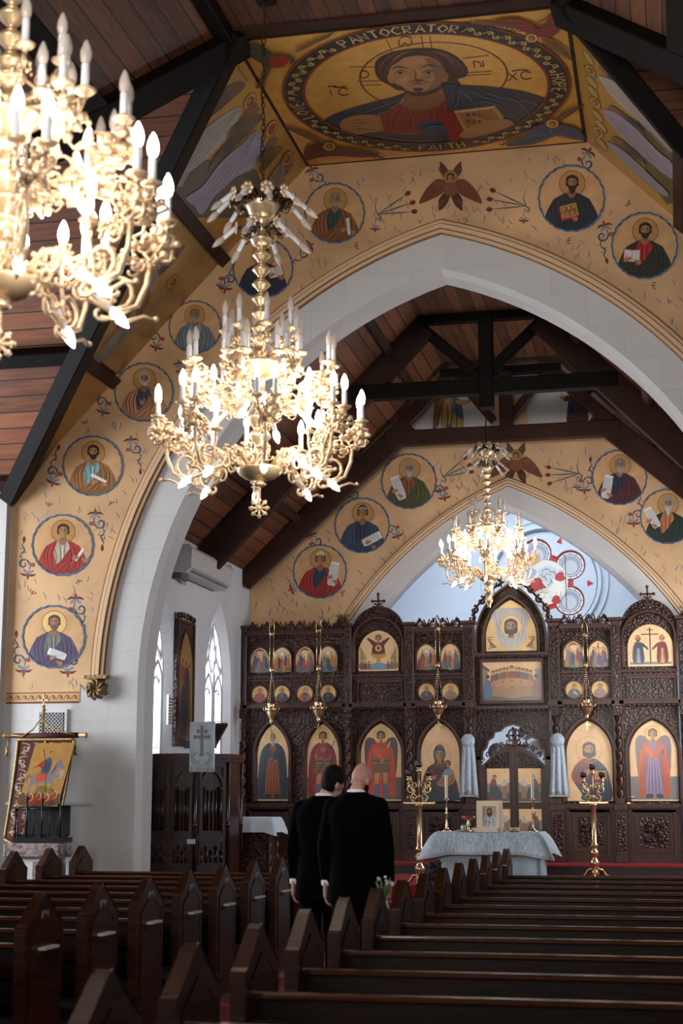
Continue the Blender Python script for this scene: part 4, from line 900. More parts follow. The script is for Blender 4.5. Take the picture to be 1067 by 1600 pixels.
# corner angels
PK = .0025 + .0001 * (P.k + 8) + .0001 * (PW.k + 4)
NP = lambda: Paint(lambda a, b: hitZ(a, b, ZP), (0, 0, -1), base=PK, step=.0001)
P = NP()
def angel(P, pts_robe, col, wings, hx, hy, s, hc='#b98c58'):
    for (x0, y0, x1, y1, n, l, sp) in wings:
        for k in range(n):
            t = k / max(1, n - 1); bx, by = x0 + (x1 - x0) * t, y0 + (y1 - y0) * t
            a = atan2(y1 - y0, x1 - x0) + sp * (1.0 - .5 * t); e = (bx + l * (.6 + .5 * t) * cos(a), by + l * (.6 + .5 * t) * sin(a))
            P.stroke([(bx, by), ((bx + e[0]) / 2 + 1, (by + e[1]) / 2 + 1), e], 2.2, '#2a2c3e' if k % 2 else '#4a2e1c', 3)
        P.stroke([(x0, y0), ((x0 + x1) / 2, (y0 + y1) / 2 - 2), (x1, y1)], 5, '#6d482c', 3)
    P.poly(pts_robe, col, 3)
    c = (sum(p[0] for p in pts_robe) / len(pts_robe), sum(p[1] for p in pts_robe) / len(pts_robe))
    for p in pts_robe[::2]: P.stroke([p, ((p[0] + c[0]) / 2 + 1, (p[1] + c[1]) / 2), c], 1.4, dk(col, .5), 3)
    for p in pts_robe[1::2]: P.stroke([p, ((p[0] + c[0]) / 2 + 1, (p[1] + c[1]) / 2), c], 1.0, dk(col, 1.5), 3)
    P.circ(hx, hy, s * 1.5, '#5c3a1a', ry=s * 1.0); P.circ(hx, hy, s * 1.35, '#c9963f', ry=s * .9, gold=True); P.circ(hx, hy, s * .75, '#3a2014', ry=s * .6); P.circ(hx - .5, hy + .6, s * .5, '#a8744c', ry=s * .45)
angel(P, c1([(50, 108), (95, 112), (130, 125), (160, 150), (200, 150), (215, 165), (170, 182), (130, 175), (90, 150), (65, 130)]), '#3a4028', [(*c1([(215, 140)])[0], *c1([(300, 100)])[0], 10, 16, -.6), (*c1([(150, 180)])[0], *c1([(125, 225)])[0], 9, 15, .9)], *c1([(185, 165)])[0], 7)
P.poly(c1([(145, 155), (190, 148), (200, 165), (175, 180), (150, 178)]), '#a02a1a', 3)
P.mb.build('painted_angel', pan, label='winged angel in green and red')
P = NP()
angel(P, c1([(760, 55), (820, 45), (870, 62), (900, 75), (930, 28), (955, 25), (962, 60), (930, 95), (880, 92), (820, 70)]), '#7d2a20', [(*c1([(850, 75)])[0], *c1([(700, 58)])[0], 12, 16, -.5), (*c1([(900, 100)])[0], *c1([(965, 135)])[0], 10, 20, .9)], *c1([(872, 100)])[0], 7)
P.mb.build('painted_angel', pan, label='winged angel in a red cloak')
P = NP()
angel(P, c1([(250, 402), (290, 398), (340, 405), (400, 412), (450, 425), (400, 432), (330, 428), (280, 432), (245, 440), (240, 420)]), '#5c1a18', [(*c1([(300, 395)])[0], *c1([(205, 350)])[0], 12, 14, -.5), (*c1([(380, 420)])[0], *c1([(450, 428)])[0], 7, 10, .5)], *c1([(310, 402)])[0], 7)
P.mb.build('painted_angel', pan, label='winged angel in dark maroon')
P = NP()
angel(P, c1([(880, 345), (920, 340), (975, 345), (1010, 362), (1018, 385), (985, 378), (940, 372), (880, 395), (800, 400), (850, 372)]), '#34405c', [(*c1([(915, 345)])[0], *c1([(995, 290)])[0], 11, 15, .6), (*c1([(850, 380)])[0], *c1([(800, 395)])[0], 7, 10, .6)], *c1([(930, 338)])[0], 7)
P.mb.build('painted_angel', pan, label='winged angel in blue')
P = NP()

# sloped side paintings
def slope(name, sgn, pts, label, draw, gp):
    e, p = (XL, PL) if sgn < 0 else (XR, PR)
    nrm = Vector((sgn * -(ZT - ZE), 0, -abs(p - e))).normalized(); p0 = Vector((p, 0, ZT)) + nrm * .03
    fn = lambda a, b: hitP(a, b, p0, nrm)
    t = thing(name, tuple(Vector((sum(q[0] for q in pts) / len(pts), sum(q[1] for q in pts) / len(pts), sum(q[2] for q in pts) / len(pts))) + nrm * .03), label, 'painting')
    mb = MB(); k = len(pts); v = [Vector(q) + nrm * .005 for q in pts]; mb.add(v + [a + nrm * .024 for a in v], [tuple(range(k)), tuple(range(k, 2 * k))] + [(i, (i + 1) % k, (i + 1) % k + k, i + k) for i in range(k)], BEAM2); mb.build('backing_board', t)
    P = Paint(fn, nrm, step=.0002)
    P.mb.add([Vector(q) + nrm * .031 for q in pts], [tuple(range(k))], LEAF, False, srgb(gp))
    draw(P); P.mb.build('painted_scene', t)
def robe(P, L, col, halos=()):
    P.poly(L, col, 3); n = len(L)
    for k in range(1, n // 2):
        a, b = L[k], L[n - 1 - k]; 
    top, bot = L[0], L[n // 2]
    for t in (-.6, -.3, .1, .4, .7):
        m = n // 4; s1, s2 = L[m], L[(n - m) % n]; c = ((s1[0] + s2[0]) / 2 + (s2[0] - s1[0]) * t / 2, (s1[1] + s2[1]) / 2 + (s2[1] - s1[1]) * t / 2)
        P.stroke([top, c, (bot[0] + (s2[0] - s1[0]) * t * .3, bot[1] + (s2[1] - s1[1]) * t * .3)], 1.8, dk(col, .86), 4); P.stroke([(top[0] + 1, top[1]), (c[0] + 2, c[1]), (bot[0] + (s2[0] - s1[0]) * t * .3 + 2, bot[1])], 1.0, dk(col, 1.1), 4)
def wingL(P, x0, y0, x1, y1, w, cols=('#6d4f34', '#28324a', '#3a2a1e')):
    dx, dy = x1 - x0, y1 - y0; l = hypot(dx, dy); nx, ny = -dy / l, dx / l
    P.poly([(x0, y0), (x0 + dx * .1 + nx * w, y0 + dy * .1 + ny * w), (x0 + dx * .6 + nx * w * .9, y0 + dy * .6 + ny * w * .9), (x1, y1), (x0 + dx * .5 - nx * w * .2, y0 + dy * .5 - ny * w * .2)], cols[0], 3)
    for k in range(6):
        o = w * (.9 - .2 * k); P.stroke([(x0 + dx * .25 + nx * o, y0 + dy * .25 + ny * o), (x0 + dx * .9 + nx * (o - 1), y0 + dy * .9 + ny * (o - 1))], 2.0, cols[1 + k % 2], 2)
def minihead(P, x, y, a, s, hc='#3a2014'):
    c, d = cos(a), sin(a); E = lambda k, l, m: [(x + k * cos(t) * c - l * sin(t) * d + m, y + k * cos(t) * d + l * sin(t) * c) for t in [i * pi / 10 for i in range(20)]]
    P.poly(E(s * 1.9, s * 1.05, 0), '#4e3216'); P.poly(E(s * 1.75, s * .92, 0), '#b5893f', gold=True); P.poly(E(s * .95, s * .6, 0), hc); P.poly(E(s * .7, s * .42, -s * .12), '#9c6a44')
b4 = lambda L: [(250 + x * .2156, 50 + y * .2156) for x, y in L]
def leftp(P):
    P.poly(b4([(190, 750), (240, 770), (330, 925), (700, 1000), (820, 1345), (250, 1345), (35, 1120)]), '#5c5648')
    for t in range(9):
        x, y = b4([(512 + t * 14, 190 + t * 20)])[0]; P.stroke([(x, y - 5), (x + 1.5, y + 3)], 1.0, '#5c3414', 0); P.stroke([(x + 2, y - 4), (x, y), (x + 3, y + 3)], .9, '#5c3414', 0)
    wingL(P, *b4([(620, 390)])[0], *b4([(215, 720)])[0], 16); minihead(P, *b4([(650, 500)])[0], D(-62), 8)
    P.poly(b4([(640, 540), (690, 505), (695, 545), (610, 620), (600, 590)]), '#a82e20', 3)
    robe(P, b4([(580, 540), (430, 620), (300, 720), (220, 800), (130, 900), (45, 1030), (80, 1080), (150, 1120), (210, 1020), (330, 920), (430, 820), (540, 690)]), '#a8a194')
    P.poly(b4([(200, 800), (150, 870), (170, 860), (240, 790)]), '#a8a194')
    wingL(P, *b4([(720, 560)])[0], *b4([(470, 780)])[0], 10, ('#7d5a3c', '#4a3626', '#5a4432')); wingL(P, *b4([(740, 620)])[0], *b4([(340, 1010)])[0], 13)
    minihead(P, *b4([(805, 700)])[0], D(-62), 8); P.poly(b4([(790, 680), (835, 655), (820, 720), (790, 740)]), '#9c2e22', 3)
    robe(P, b4([(700, 710), (600, 800), (480, 900), (390, 1000), (300, 1120), (185, 1200), (250, 1260), (300, 1320), (420, 1150), (560, 1040), (680, 980), (760, 850)]), '#9a90a0')
    for x, y in ((850, 810), (880, 870), (960, 990)): wingL(P, *b4([(x, y - 30)])[0], *b4([(x - 160, y + 150)])[0], 8, ('#7d6248', '#4a3626', '#5a4432'))
    minihead(P, *b4([(915, 915)])[0], D(-62), 7); robe(P, b4([(880, 940), (820, 1000), (760, 1100), (720, 1200), (700, 1290), (790, 1280), (850, 1160), (900, 1040)]), '#8d8078')
slope('ceiling_painting', -1, [(PL + 0, YP + .35, ZT), (PL, Y1 - .01, ZT), (-5.41, Y1 - .01, 8.36), (-5.41, 15.68, 8.36)], 'sloping gold ceiling painting of white-robed angels, left of the large lettered ring panel', leftp, '#b5863a')
b3 = lambda L: [(870 + x * .2, y * .2) for x, y in L]
def rightp(P):
    P.poly(b3([(620, 900), (780, 1080), (905, 1160), (915, 1580), (860, 1600), (700, 1380)]), '#48431f')
    for x, y, a in ((245, 450, 56), (262, 560, 50), (275, 640, 50), (280, 715, 50), (300, 805, 50), (318, 900, 50), (345, 985, 50), (350, 1120, 50)): 
        X_, Y_ = b3([(x, y)])[0]; c, d = cos(D(a)), sin(D(a)); E = lambda k, l: [(X_ + k * cos(t) * c - l * sin(t) * d, Y_ + k * cos(t) * d + l * sin(t) * c) for t in [i * pi / 9 for i in range(18)]]
        P.poly(E(14, 5), '#4e3216'); P.poly(E(13, 4), '#a98c48', gold=True)
    for x, y in ((262, 550), (300, 800), (325, 1030)): minihead(P, *b3([(x, y)])[0], D(50), 6)
    wingL(P, *b3([(330, 530)])[0], *b3([(560, 710)])[0], -8)
    robe(P, b3([(320, 590), (430, 620), (560, 710), (680, 830), (800, 980), (905, 1120), (905, 1185), (820, 1110), (690, 980), (560, 870), (460, 780), (380, 680)]), '#a08c84')
    wingL(P, *b3([(400, 840)])[0], *b3([(700, 1060)])[0], -8)
    robe(P, b3([(360, 850), (470, 880), (600, 980), (700, 1080), (800, 1180), (912, 1280), (915, 1395), (800, 1320), (680, 1220), (560, 1110), (460, 1010), (400, 930)]), '#8a7a80')
    wingL(P, *b3([(430, 1080)])[0], *b3([(700, 1290)])[0], -8)
    robe(P, b3([(390, 1100), (470, 1130), (560, 1200), (660, 1290), (760, 1390), (865, 1490), (862, 1530), (780, 1480), (680, 1400), (590, 1330), (500, 1240), (430, 1160)]), '#847880')
slope('ceiling_painting', 1, [(PR, YP + .35, ZT), (PR, Y1 - .01, ZT), (.31, Y1 - .01, 8.36), (.31, 15.68, 8.36)], 'sloping gold ceiling painting with rows of haloed angels, right of the large ring panel', rightp, '#a87a30')
b8 = lambda L: [(x * .4373, y * .4375) for x, y in L]
def lowp(P):
    P.poly(b8([(480, 1000), (640, 870), (690, 900), (690, 1000), (410, 1310), (350, 1250), (340, 1150)]), '#6d6048')
    for (x, y, c) in ((640, 950, '#5c4634'), (600, 1030, '#8a7a6a'), (560, 1100, '#6d3a2c'), (520, 1010, '#7d8490'), (470, 1100, '#8a4a30'), (420, 1180, '#8a8478')): robe(P, b8([(x + 60, y - 90), (x + 40, y - 40), (x, y), (x - 60, y + 70), (x - 110, y + 130), (x - 70, y + 120), (x, y + 60), (x + 60, y - 20)]), c)
    wingL(P, *b8([(660, 880)])[0], *b8([(560, 990)])[0], 8); minihead(P, *b8([(615, 1005)])[0], D(-50), 7)
slope('ceiling_painting', -1, [(-5.43, 15.75, 8.33), (-5.43, Y1 - .01, 8.33), (-6.78, Y1 - .01, 6.90), (-6.78, 16.90, 6.90)], 'sloping painted ceiling scene under the timber beam, behind the nearest chandelier', lowp, '#a07c42')
def trip(P):
    for k in range(9): P.stroke(b8([(300 - k * 11, 1310 + k * 14), (270 - k * 10, 1350 + k * 14), (225 - k * 6, 1420 + k * 12)]), 2.6, ('#2c2c34', '#5c3f26', '#44506a')[k % 3], 4)
    minihead(P, *b8([(262, 1400)])[0], D(-50), 9); P.poly(b8([(240, 1420), (200, 1440), (190, 1500), (240, 1480), (290, 1400)]), '#6d5a50', 3)
    for k in range(7): P.stroke(b8([(200 - k * 4, 1450 + k * 10), (190 - k * 6, 1500 + k * 9), (165, 1530 + k * 5)]), 2.2, ('#2c2c34', '#6d4a2c')[k % 2], 3)
slope('ceiling_painting', -1, [(-6.84, 16.98, 6.82), (-6.84, Y1 - .01, 6.82), (-8.12, Y1 - .01, 5.47)], 'small triangular gold ceiling painting of a winged figure at the left eave', trip, '#b08240')
# annunciation figures above the far arch
def annun(cx, cy, s, f, robe_c, cloak_c, wing, label):
    P = Paint(lambda a, b: hitY(a, b, Y2 - .006), (0, -1, 0)); P.us = s
    q = lambda L: [(cx + s * f * a, cy - s * b) for a, b in L]
    if wing:
        P.poly(q([(-.15, .7), (-.6, .75), (-.8, .2), (-.85, -.9), (-.6, -.5), (-.45, .1)]), '#8a5a34', 3)
        for k in range(5): P.stroke(q([(-.2 - .1 * k, .65), (-.35 - .1 * k, .1), (-.4 - .1 * k, -.8)]), .05 * s, '#4a2a18', 3)
    P.poly(q([(-.25, .6), (.25, .6), (.45, .1), (.4, -1.0), (-.4, -1.0), (-.35, .1)]), robe_c, 3); P.poly(q([(-.3, .5), (-.05, .62), (.1, -.1), (.5, -.4), (.3, -.9), (-.2, -.5), (-.4, -1.0), (-.45, .0)]), cloak_c, 3)
    folds(P, q, [[(-.1, .5), (0, 0), (-.15, -.9)], [(.1, .5), (.2, 0), (.15, -.9)], [(-.25, .4), (-.2, -.2), (-.3, -.9)]], dk(robe_c, .5), .05 * s)
    P.poly(q([(.15, .4), (.6, .3), (.65, .5), (.2, .55)]), cloak_c, 3); hand(P, q, .65, .45, .14)
    P.stroke(q([(.75, .7), (.72, -.7)]), .03 * s, '#8a6a3a', 0); halo(P, q, 0, .92, .3); head(P, q, 0, .9, .17, dict(hair='#3a2014', long=1)); return tag(P.mb.build('wall_painting', off=hitY(cx, cy, Y2)), label, 'painting')
# white gable wall behind the painted figures
mb = MB(); mb.prism([(-4.25, 7.2), (-.8, 7.2), (-1.55, 8.2), (-3.5, 8.2)], XZ, STONEL, Y2 - .012, Y2 - .001); struct(mb, 'wall_gable_panel')
mb = MB(); mb.prism([(-2.72, 7.3), (-2.1, 7.3), (-2.15, 7.85), (-2.68, 7.85)], XZ, GOLDW, Y2 - .018, Y2 - .013); struct(mb, 'wall_gable_gilding')
Y2k = Y2; Y2 = Y2 - .016
annun(707, 644, 36, 1, '#3f5266', '#a8844a', True, 'painted angel in blue and gold robes behind the roof truss, left')
annun(903, 638, 36, -1, '#24344a', '#4a1418', False, 'painted standing woman in maroon mantle behind the roof truss, right')
Y2 = Y2k
mb = MB(); mb.box(-1.43, -1.39, 23.955, 23.975, 7.55, 7.68, IRON); tag(mb.build('wall_slot'), 'small dark keyhole-like slot in the white gable wall behind the truss', 'wall fitting')
# ================================================================== ICON SCREEN
YS = 23.62; SX = -2.41
scr = thing('icon_screen', (SX, YS, .65), 'tall dark carved wooden icon screen with arched openings and crosses across the chancel', 'icon screen')
def part(mb, name, bevel=0, label=None): return mb.build(name, scr, bevel=bevel, label=label)
mir = lambda x: 2 * SX - x
bays = dict(A=(-6.60, -5.01), B=(-4.89, -4.06), C=(-3.91, -3.15), E=(-1.69, -.91), F=(-.78, .05), G=(.17, 1.78))
def cornice(x0, x1, z, h, d, dent=True):
    mb = MB(); mb.box(x0, x1, YS - d * .55, YS + .08, z, z + h * .4, ICW); mb.box(x0 - .01, x1 + .01, YS - d, YS + .08, z + h * .4, z + h, ICW)
    if dent:
        n = max(2, int((x1 - x0) / .07)); s = (x1 - x0) / n
        for i in range(n): mb.ball((x0 + s * (i + .5), YS - d * .75, z + h * .2), .022, ICW, 6)
    return mb
# boards, per bay
for k, (x0, x1) in bays.items():
    top = 4.15; mb = MB(); mb.box(x0, x1, YS, YS + .08, 1.5, top, CARV); part(mb, 'bay_board')
    mb = MB(); mb.box(x0, x1, YS - .02, YS + .10, .65, 1.5, ICW); part(mb, 'base_board', .01)
    n = 2 if k in 'AG' else 1
    for i in range(n):
        w_ = (x1 - x0) / n; a, b = x0 + i * w_ + .13, x0 + (i + 1) * w_ - .13
        mb = MB()
        for o, d in ((0, .05), (.05, .025)): mb.sweep([(a + o, .78 + o), (a + o, 1.38 - o), (b - o, 1.38 - o), (b - o, .78 + o)], [(0, YS - .02), (0, YS - .02 - d), (.035, YS - .02 - d), (.035, YS - .02)], ICW, XZ, closed=True)
        mb.box(a + .08, b - .08, YS - .03, YS - .01, .86, 1.30, CARV)
        cx_, cz_ = (a + b) / 2, 1.08
        for q in range(4):
            an = q * pi / 2 + pi / 4
            mb.tube([(cx_ + .02 * cos(an), YS - .045, cz_ + .02 * sin(an)), (cx_ + .13 * cos(an + .5), YS - .05, cz_ + .13 * sin(an + .5)), (cx_ + .17 * cos(an - .1), YS - .05, cz_ + .17 * sin(an - .1)), (cx_ + .1 * cos(an - .3), YS - .045, cz_ + .1 * sin(an - .3))], .014, CARV, 5)
        part(mb, 'carved_panel')
    mb = MB(); mb.box(x0 - .06, x1 + .06, YS - .10, YS + .1, 1.44, 1.50, ICW); mb.box(x0 - .06, x1 + .06, YS - .07, YS + .1, 1.38, 1.44, ICW); mb.box(x0 - .06, x1 + .06, YS - .06, YS + .1, .65, .76, ICW)
    for i in range(int((x1 - x0) / .05)): mb.tube([(x0 + .02 + i * .05, YS - .085, 1.425), (x0 + .05 + i * .05, YS - .085, 1.455)], .008, ICW, 4)
    part(mb, 'ledge')
    part(cornice(x0 - .02, x1 + .02, 2.93, .08, .13), 'cornice'); part(cornice(x0, x1, 3.42, .045, .07), 'moulding')
    mb = MB(); mb.box(x0, x1, YS - .03, YS + .02, 3.0, 3.42, CARV)
    for zz in (3.015, 3.385): mb.box(x0, x1, YS - .05, YS, zz, zz + .03, ICW)
    part(mb, 'frieze_panel')
    if k in 'ACEG': part(cornice(x0, x1, 4.07, .09, .10), 'cornice')
# posts
posts = [(-5.01, -4.89), (-4.06, -3.91), (-3.15, -2.97)]; posts = posts + [(mir(b), mir(a)) for a, b in posts] + [(-6.66, -6.58), (1.76, 1.84)]
def twist(x, z0, z1, r, mb):
    n, k = 12, int((z1 - z0) / .022); vs = []
    for j in range(k + 1):
        z = z0 + (z1 - z0) * j / k
        for i in range(n):
            a = 2 * pi * i / n; rr = r * (.8 + .28 * cos(2 * a - z * 34)); vs.append((x + rr * cos(a), YS - .09 + rr * sin(a), z))
    mb.add(vs, [(j * n + i, j * n + (i + 1) % n, (j + 1) * n + (i + 1) % n, (j + 1) * n + i) for j in range(k) for i in range(n)], ICW, True)
for a, b in posts:
    c = (a + b) / 2; w_ = (b - a) / 2; tz = 4.26
    mb = MB(); mb.box(a, b, YS - .03, YS + .1, 1.5, 2.93, ICW); twist(c, 1.58, 2.80, .05, mb)
    mb.box(c - .065, c + .065, YS - .155, YS - .02, 1.5, 1.58, ICW); mb.box(c - .07, c + .07, YS - .16, YS - .02, 2.80, 2.93, CARV); part(mb, 'twisted_column')
    mb = MB(); mb.box(a, b, YS - .10, YS + .1, 2.93, tz - .05, ICW); mb.box(a + .025, b - .025, YS - .11, YS - .09, 3.05, tz - .12, CARV)
    mb.box(a - .03, b + .03, YS - .14, YS + .12, tz - .05, tz, ICW); mb.box(a - .02, b + .02, YS - .13, YS + .1, 2.93, 3.02, ICW); part(mb, 'upper_post', .006)
    mb = MB(); mb.box(a - .01, b + .01, YS - .12, YS + .1, .65, 1.42, ICW); mb.box(a + .02, b - .02, YS - .13, YS - .1, .82, 1.34, CARV); mb.box(a - .03, b + .03, YS - .15, YS + .1, .65, .76, ICW); mb.box(a - .03, b + .03, YS - .16, YS + .1, 1.40, 1.5, ICW); part(mb, 'pedestal', .006)
def spiral(mb, cx_, cz_, r, a0, turn, y, w_=.014, m=ICW, flat=1.0, n=14):
    mb.tube([(cx_ + r * (1 - .85 * t) * cos(a0 + turn * t), y, cz_ + r * (1 - .85 * t) * sin(a0 + turn * t)) for t in [i / n for i in range(n + 1)]], [w_ * (1 - .4 * i / n) for i in range(n + 1)], m, 5, flat=flat)
def cresting(x0, x1, z):
    mb = MB(); n = max(2, round((x1 - x0) / .19)); s = (x1 - x0) / n
    for i in range(n):
        c = x0 + s * (i + .5); f = 1 if i % 2 else -1
        spiral(mb, c, z + .062, .070, -pi / 2, f * 7.5, YS - .03, .021); mb.ball((c + f * .02, YS - .03, z + .135), .026, ICW, 6); mb.ball((c - f * .05, YS - .03, z + .05), .03, ICW, 6)
        mb.tube([(c - s / 2, YS - .03, z + .03), (c - s / 4, YS - .03, z + .10 + .04 * sin(pi * (i + .5) / n)), (c, YS - .03, z + .06), (c + s / 4, YS - .03, z + .11 + .05 * sin(pi * (i + .5) / n)), (c + s / 2, YS - .03, z + .03)], .014, ICW, 5)
        for u in (-.5, -.25, .25): mb.ball((c + s * u, YS - .03, z + .035), .024, ICW, 6, (1.2, .6, 1))
    mb.box(x0, x1, YS - .05, YS, z - .01, z + .02, ICW); part(mb, 'openwork_cresting')
for k in 'ACEG': cresting(bays[k][0] + .02, bays[k][1] - .02, 4.17)
# arched pediments with crosses
def archframe(xc, hw, z0, zs, za, wd, dep, m=ICW, y=None, name='arch_moulding'):
    y = YS if y is None else y; mb = MB(); p = lancet(xc, hw, z0, zs, za, 12)
    mb.sweep(p, [(0, y), (0, y - dep * .6), (-wd * .35, y - dep), (-wd, y - dep), (-wd, y)], m, XZ) if False else mb.sweep(p, [(0, y), (0, y - dep * .6), (wd * .35, y - dep), (wd, y - dep), (wd, y)], m, XZ)
    return part(mb, name)
def cross(mb, x, y, z, s, m):
    mb.box(x - .014 * s, x + .014 * s, y - .012, y + .012, z, z + .26 * s, m); mb.box(x - .085 * s, x + .085 * s, y - .012, y + .012, z + .145 * s, z + .173 * s, m)
    for a, b in ((0, .27), (-.095, .159), (.095, .159)): mb.ball((x + a * s, y, z + b * s), .026 * s, m, 7)
for xc in (-4.475, mir(-4.475)):
    mb = MB(); pts = lancet(xc, .41, 4.10, 4.12, 4.42, 12); mb.prism(pts, XZ, CARV, YS - .02, YS + .08); part(mb, 'pediment')
    archframe(xc, .36, 3.5, 3.95, 4.29, .045, .09)
    mb = MB(); 
    for s in (-1, 1):
        for j, (dx, dz, r) in enumerate(((.34, .03, .05), (.26, .16, .055), (.16, .27, .055), (.06, .36, .05))): spiral(mb, xc + s * dx, 4.16 + dz, r, pi / 2, s * 6.5, YS - .03, .016)
    part(mb, 'openwork_cresting')
    mb = MB(); mb.box(xc - .05, xc + .05, YS - .05, YS + .03, 4.42, 4.47, ICW); cross(mb, xc, YS - .02, 4.45, 1.0, ICW); part(mb, 'cross')
# central bay
a, b = -2.97, -1.86
mb = MB(); pts = lancet(SX, .545, 3.76, 3.98, 4.84, 14); inn = lancet(SX, .40, 3.78, 3.98, 4.6, 14); mb.prism(pts, XZ, CARV, YS - .015, YS + .08); part(mb, 'pediment', label='tall carved pointed arch frame over the centre of the screen')
archframe(SX, .40, 3.74, 3.98, 4.60, .04, .11); archframe(SX, .50, 3.74, 3.98, 4.78, .045, .09)
mb = MB()
for s in (-1, 1):
    mb = MB()
    for j, (dx, dz, r) in enumerate(((.60, 4.30, .065), (.56, 4.43, .07), (.45, 4.57, .07), (.33, 4.72, .065), (.19, 4.83, .06))): spiral(mb, SX + s * dx, dz, r, pi / 2, s * 6.5, YS - .03, .022)
    mb.tube([(SX + s * .58, YS - .02, 4.26), (SX + s * .55, YS - .02, 4.45), (SX + s * .42, YS - .02, 4.60), (SX + s * .28, YS - .02, 4.75), (SX + s * .1, YS - .02, 4.86)], .02, ICW, 6); part(mb, 'openwork_cresting')
mb = MB(); mb.box(a, b, YS, YS + .08, 2.93, 3.80, CARV); mb.sweep([(-2.89, 2.99), (-2.89, 3.67), (-1.93, 3.67), (-1.93, 2.99)], [(0, YS), (0, YS - .07), (-.04, YS - .07), (-.04, YS)], ICW, XZ, closed=True); part(mb, 'central_panel')
part(cornice(a, b, 3.69, .07, .10), 'cornice'); part(cornice(a, b, 2.88, .07, .13), 'cornice')
# lobed opening over the royal doors
lob = [(b, 2.05), (b, 2.2)]; L = [(-1.93, 2.28), (-1.99, 2.34), (-2.02, 2.45), (-2.10, 2.50), (-2.12, 2.58), (-2.22, 2.60), (-2.28, 2.66), (-2.41, 2.70)]
lob = L + [(mir(x), z) for x, z in reversed(L[:-1])]
poly = [(a, 2.9), (a, 2.15), (mir(-1.91), 2.15)][:2] + [(mir(-1.92), 2.15)] + list(reversed(lob)) + [(-1.92, 2.15), (b, 2.15), (b, 2.9)]
mb = MB(); mb.prism(poly, XZ, CARV, YS - .02, YS + .06); mb.sweep([(mir(-1.92), 2.15)] + list(reversed(lob)) + [(-1.92, 2.15)], [(0, YS - .02), (0, YS - .06), (-.03, YS - .06), (-.03, YS - .02)], ICW, XZ); part(mb, 'lobed_tympanum')
for x_ in (a, b - .07): mb = MB(); mb.box(x_, x_ + .07, YS - .02, YS + .08, .65, 2.2, ICW); part(mb, 'door_jamb')
for s in (-1, 1):
    x0, x1 = sorted((SX + s * .015, SX + s * .485)); q = lambda t: SX + s * (.015 + t * .47)
    top = [(q(0), 2.36), (q(.25), 2.34), (q(.5), 2.27), (q(.75), 2.17), (q(1), 2.06)]
    mb = MB(); mb.prism([(q(1), .66), (q(0), .66)] + top, XZ, ICW, YS, YS + .04)
    mb.sweep(top if s > 0 else list(reversed(top)), [(0, YS), (0, YS - .03), (-.03, YS - .03), (-.03, YS)], ICW, XZ)
    mb.prism([(q(.12), 2.02), (q(.9), 2.02), (q(.9), 2.07), (q(.5), 2.21), (q(.12), 2.28)], XZ, CARV, YS - .015, YS)
    mb.box(*sorted((q(.1), q(.92))), YS - .012, YS, .70, .98, CARV)
    d = part(mb, 'royal_door', label='%s leaf of the low arched central doors with two small icons' % ('left' if s < 0 else 'right'))
    mb = MB()
    for t in (.12, .34, .56, .78, .95): spiral(mb, q(t), 2.42 - .30 * t * t, .042, -pi / 2, s * 6.5, YS + .01, .012)
    e = mb.build('openwork_cresting', d)
mb = MB(); mb.box(SX - .02, SX + .02, YS - .05, YS, .66, 2.36, ICW); mb.box(SX - .04, SX + .04, YS - .05, YS + .03, 2.34, 2.38, ICW); cross(mb, SX, YS - .02, 2.36, .95, ICW); part(mb, 'door_cross')

# lower icons: arch mouldings
LOW = [(-6.155, .265), (-5.355, .265), (-4.44, .33), (-3.525, .31), (-1.28, .35), (-.34, .36)]
for xc, hw in LOW: archframe(xc, hw - .01, 1.52, 2.24, 2.735, .055, .09)
archframe(mir(-6.155), .265, 1.52, 2.24, 2.735, .055, .09); archframe(mir(-5.355), .265, 1.52, 2.24, 2.735, .055, .09)
def brd(P, w0, pts, col='#b9924f'):
    P.poly(pts, col, gold=True)
def icon(name, xc, outline, z0, draw, label, group, wdt=.02, gcol='#d8b286'):
    c = Vector((xc, YS - .005, z0)); t = thing(name, tuple(c), label, 'icon', group)
    mb = MB(); mb.prism(outline, XZ, ICW, YS - wdt, YS - .001); mb.build('board', t)
    P = Paint(lambda a, b: Vector((a, YS - wdt, b)), (0, -1, 0), base=.001, step=.0001, paint=VARN)
    P.poly(outline, gcol, gold=True); draw(P); P.mb.build('painted_picture', t); return t
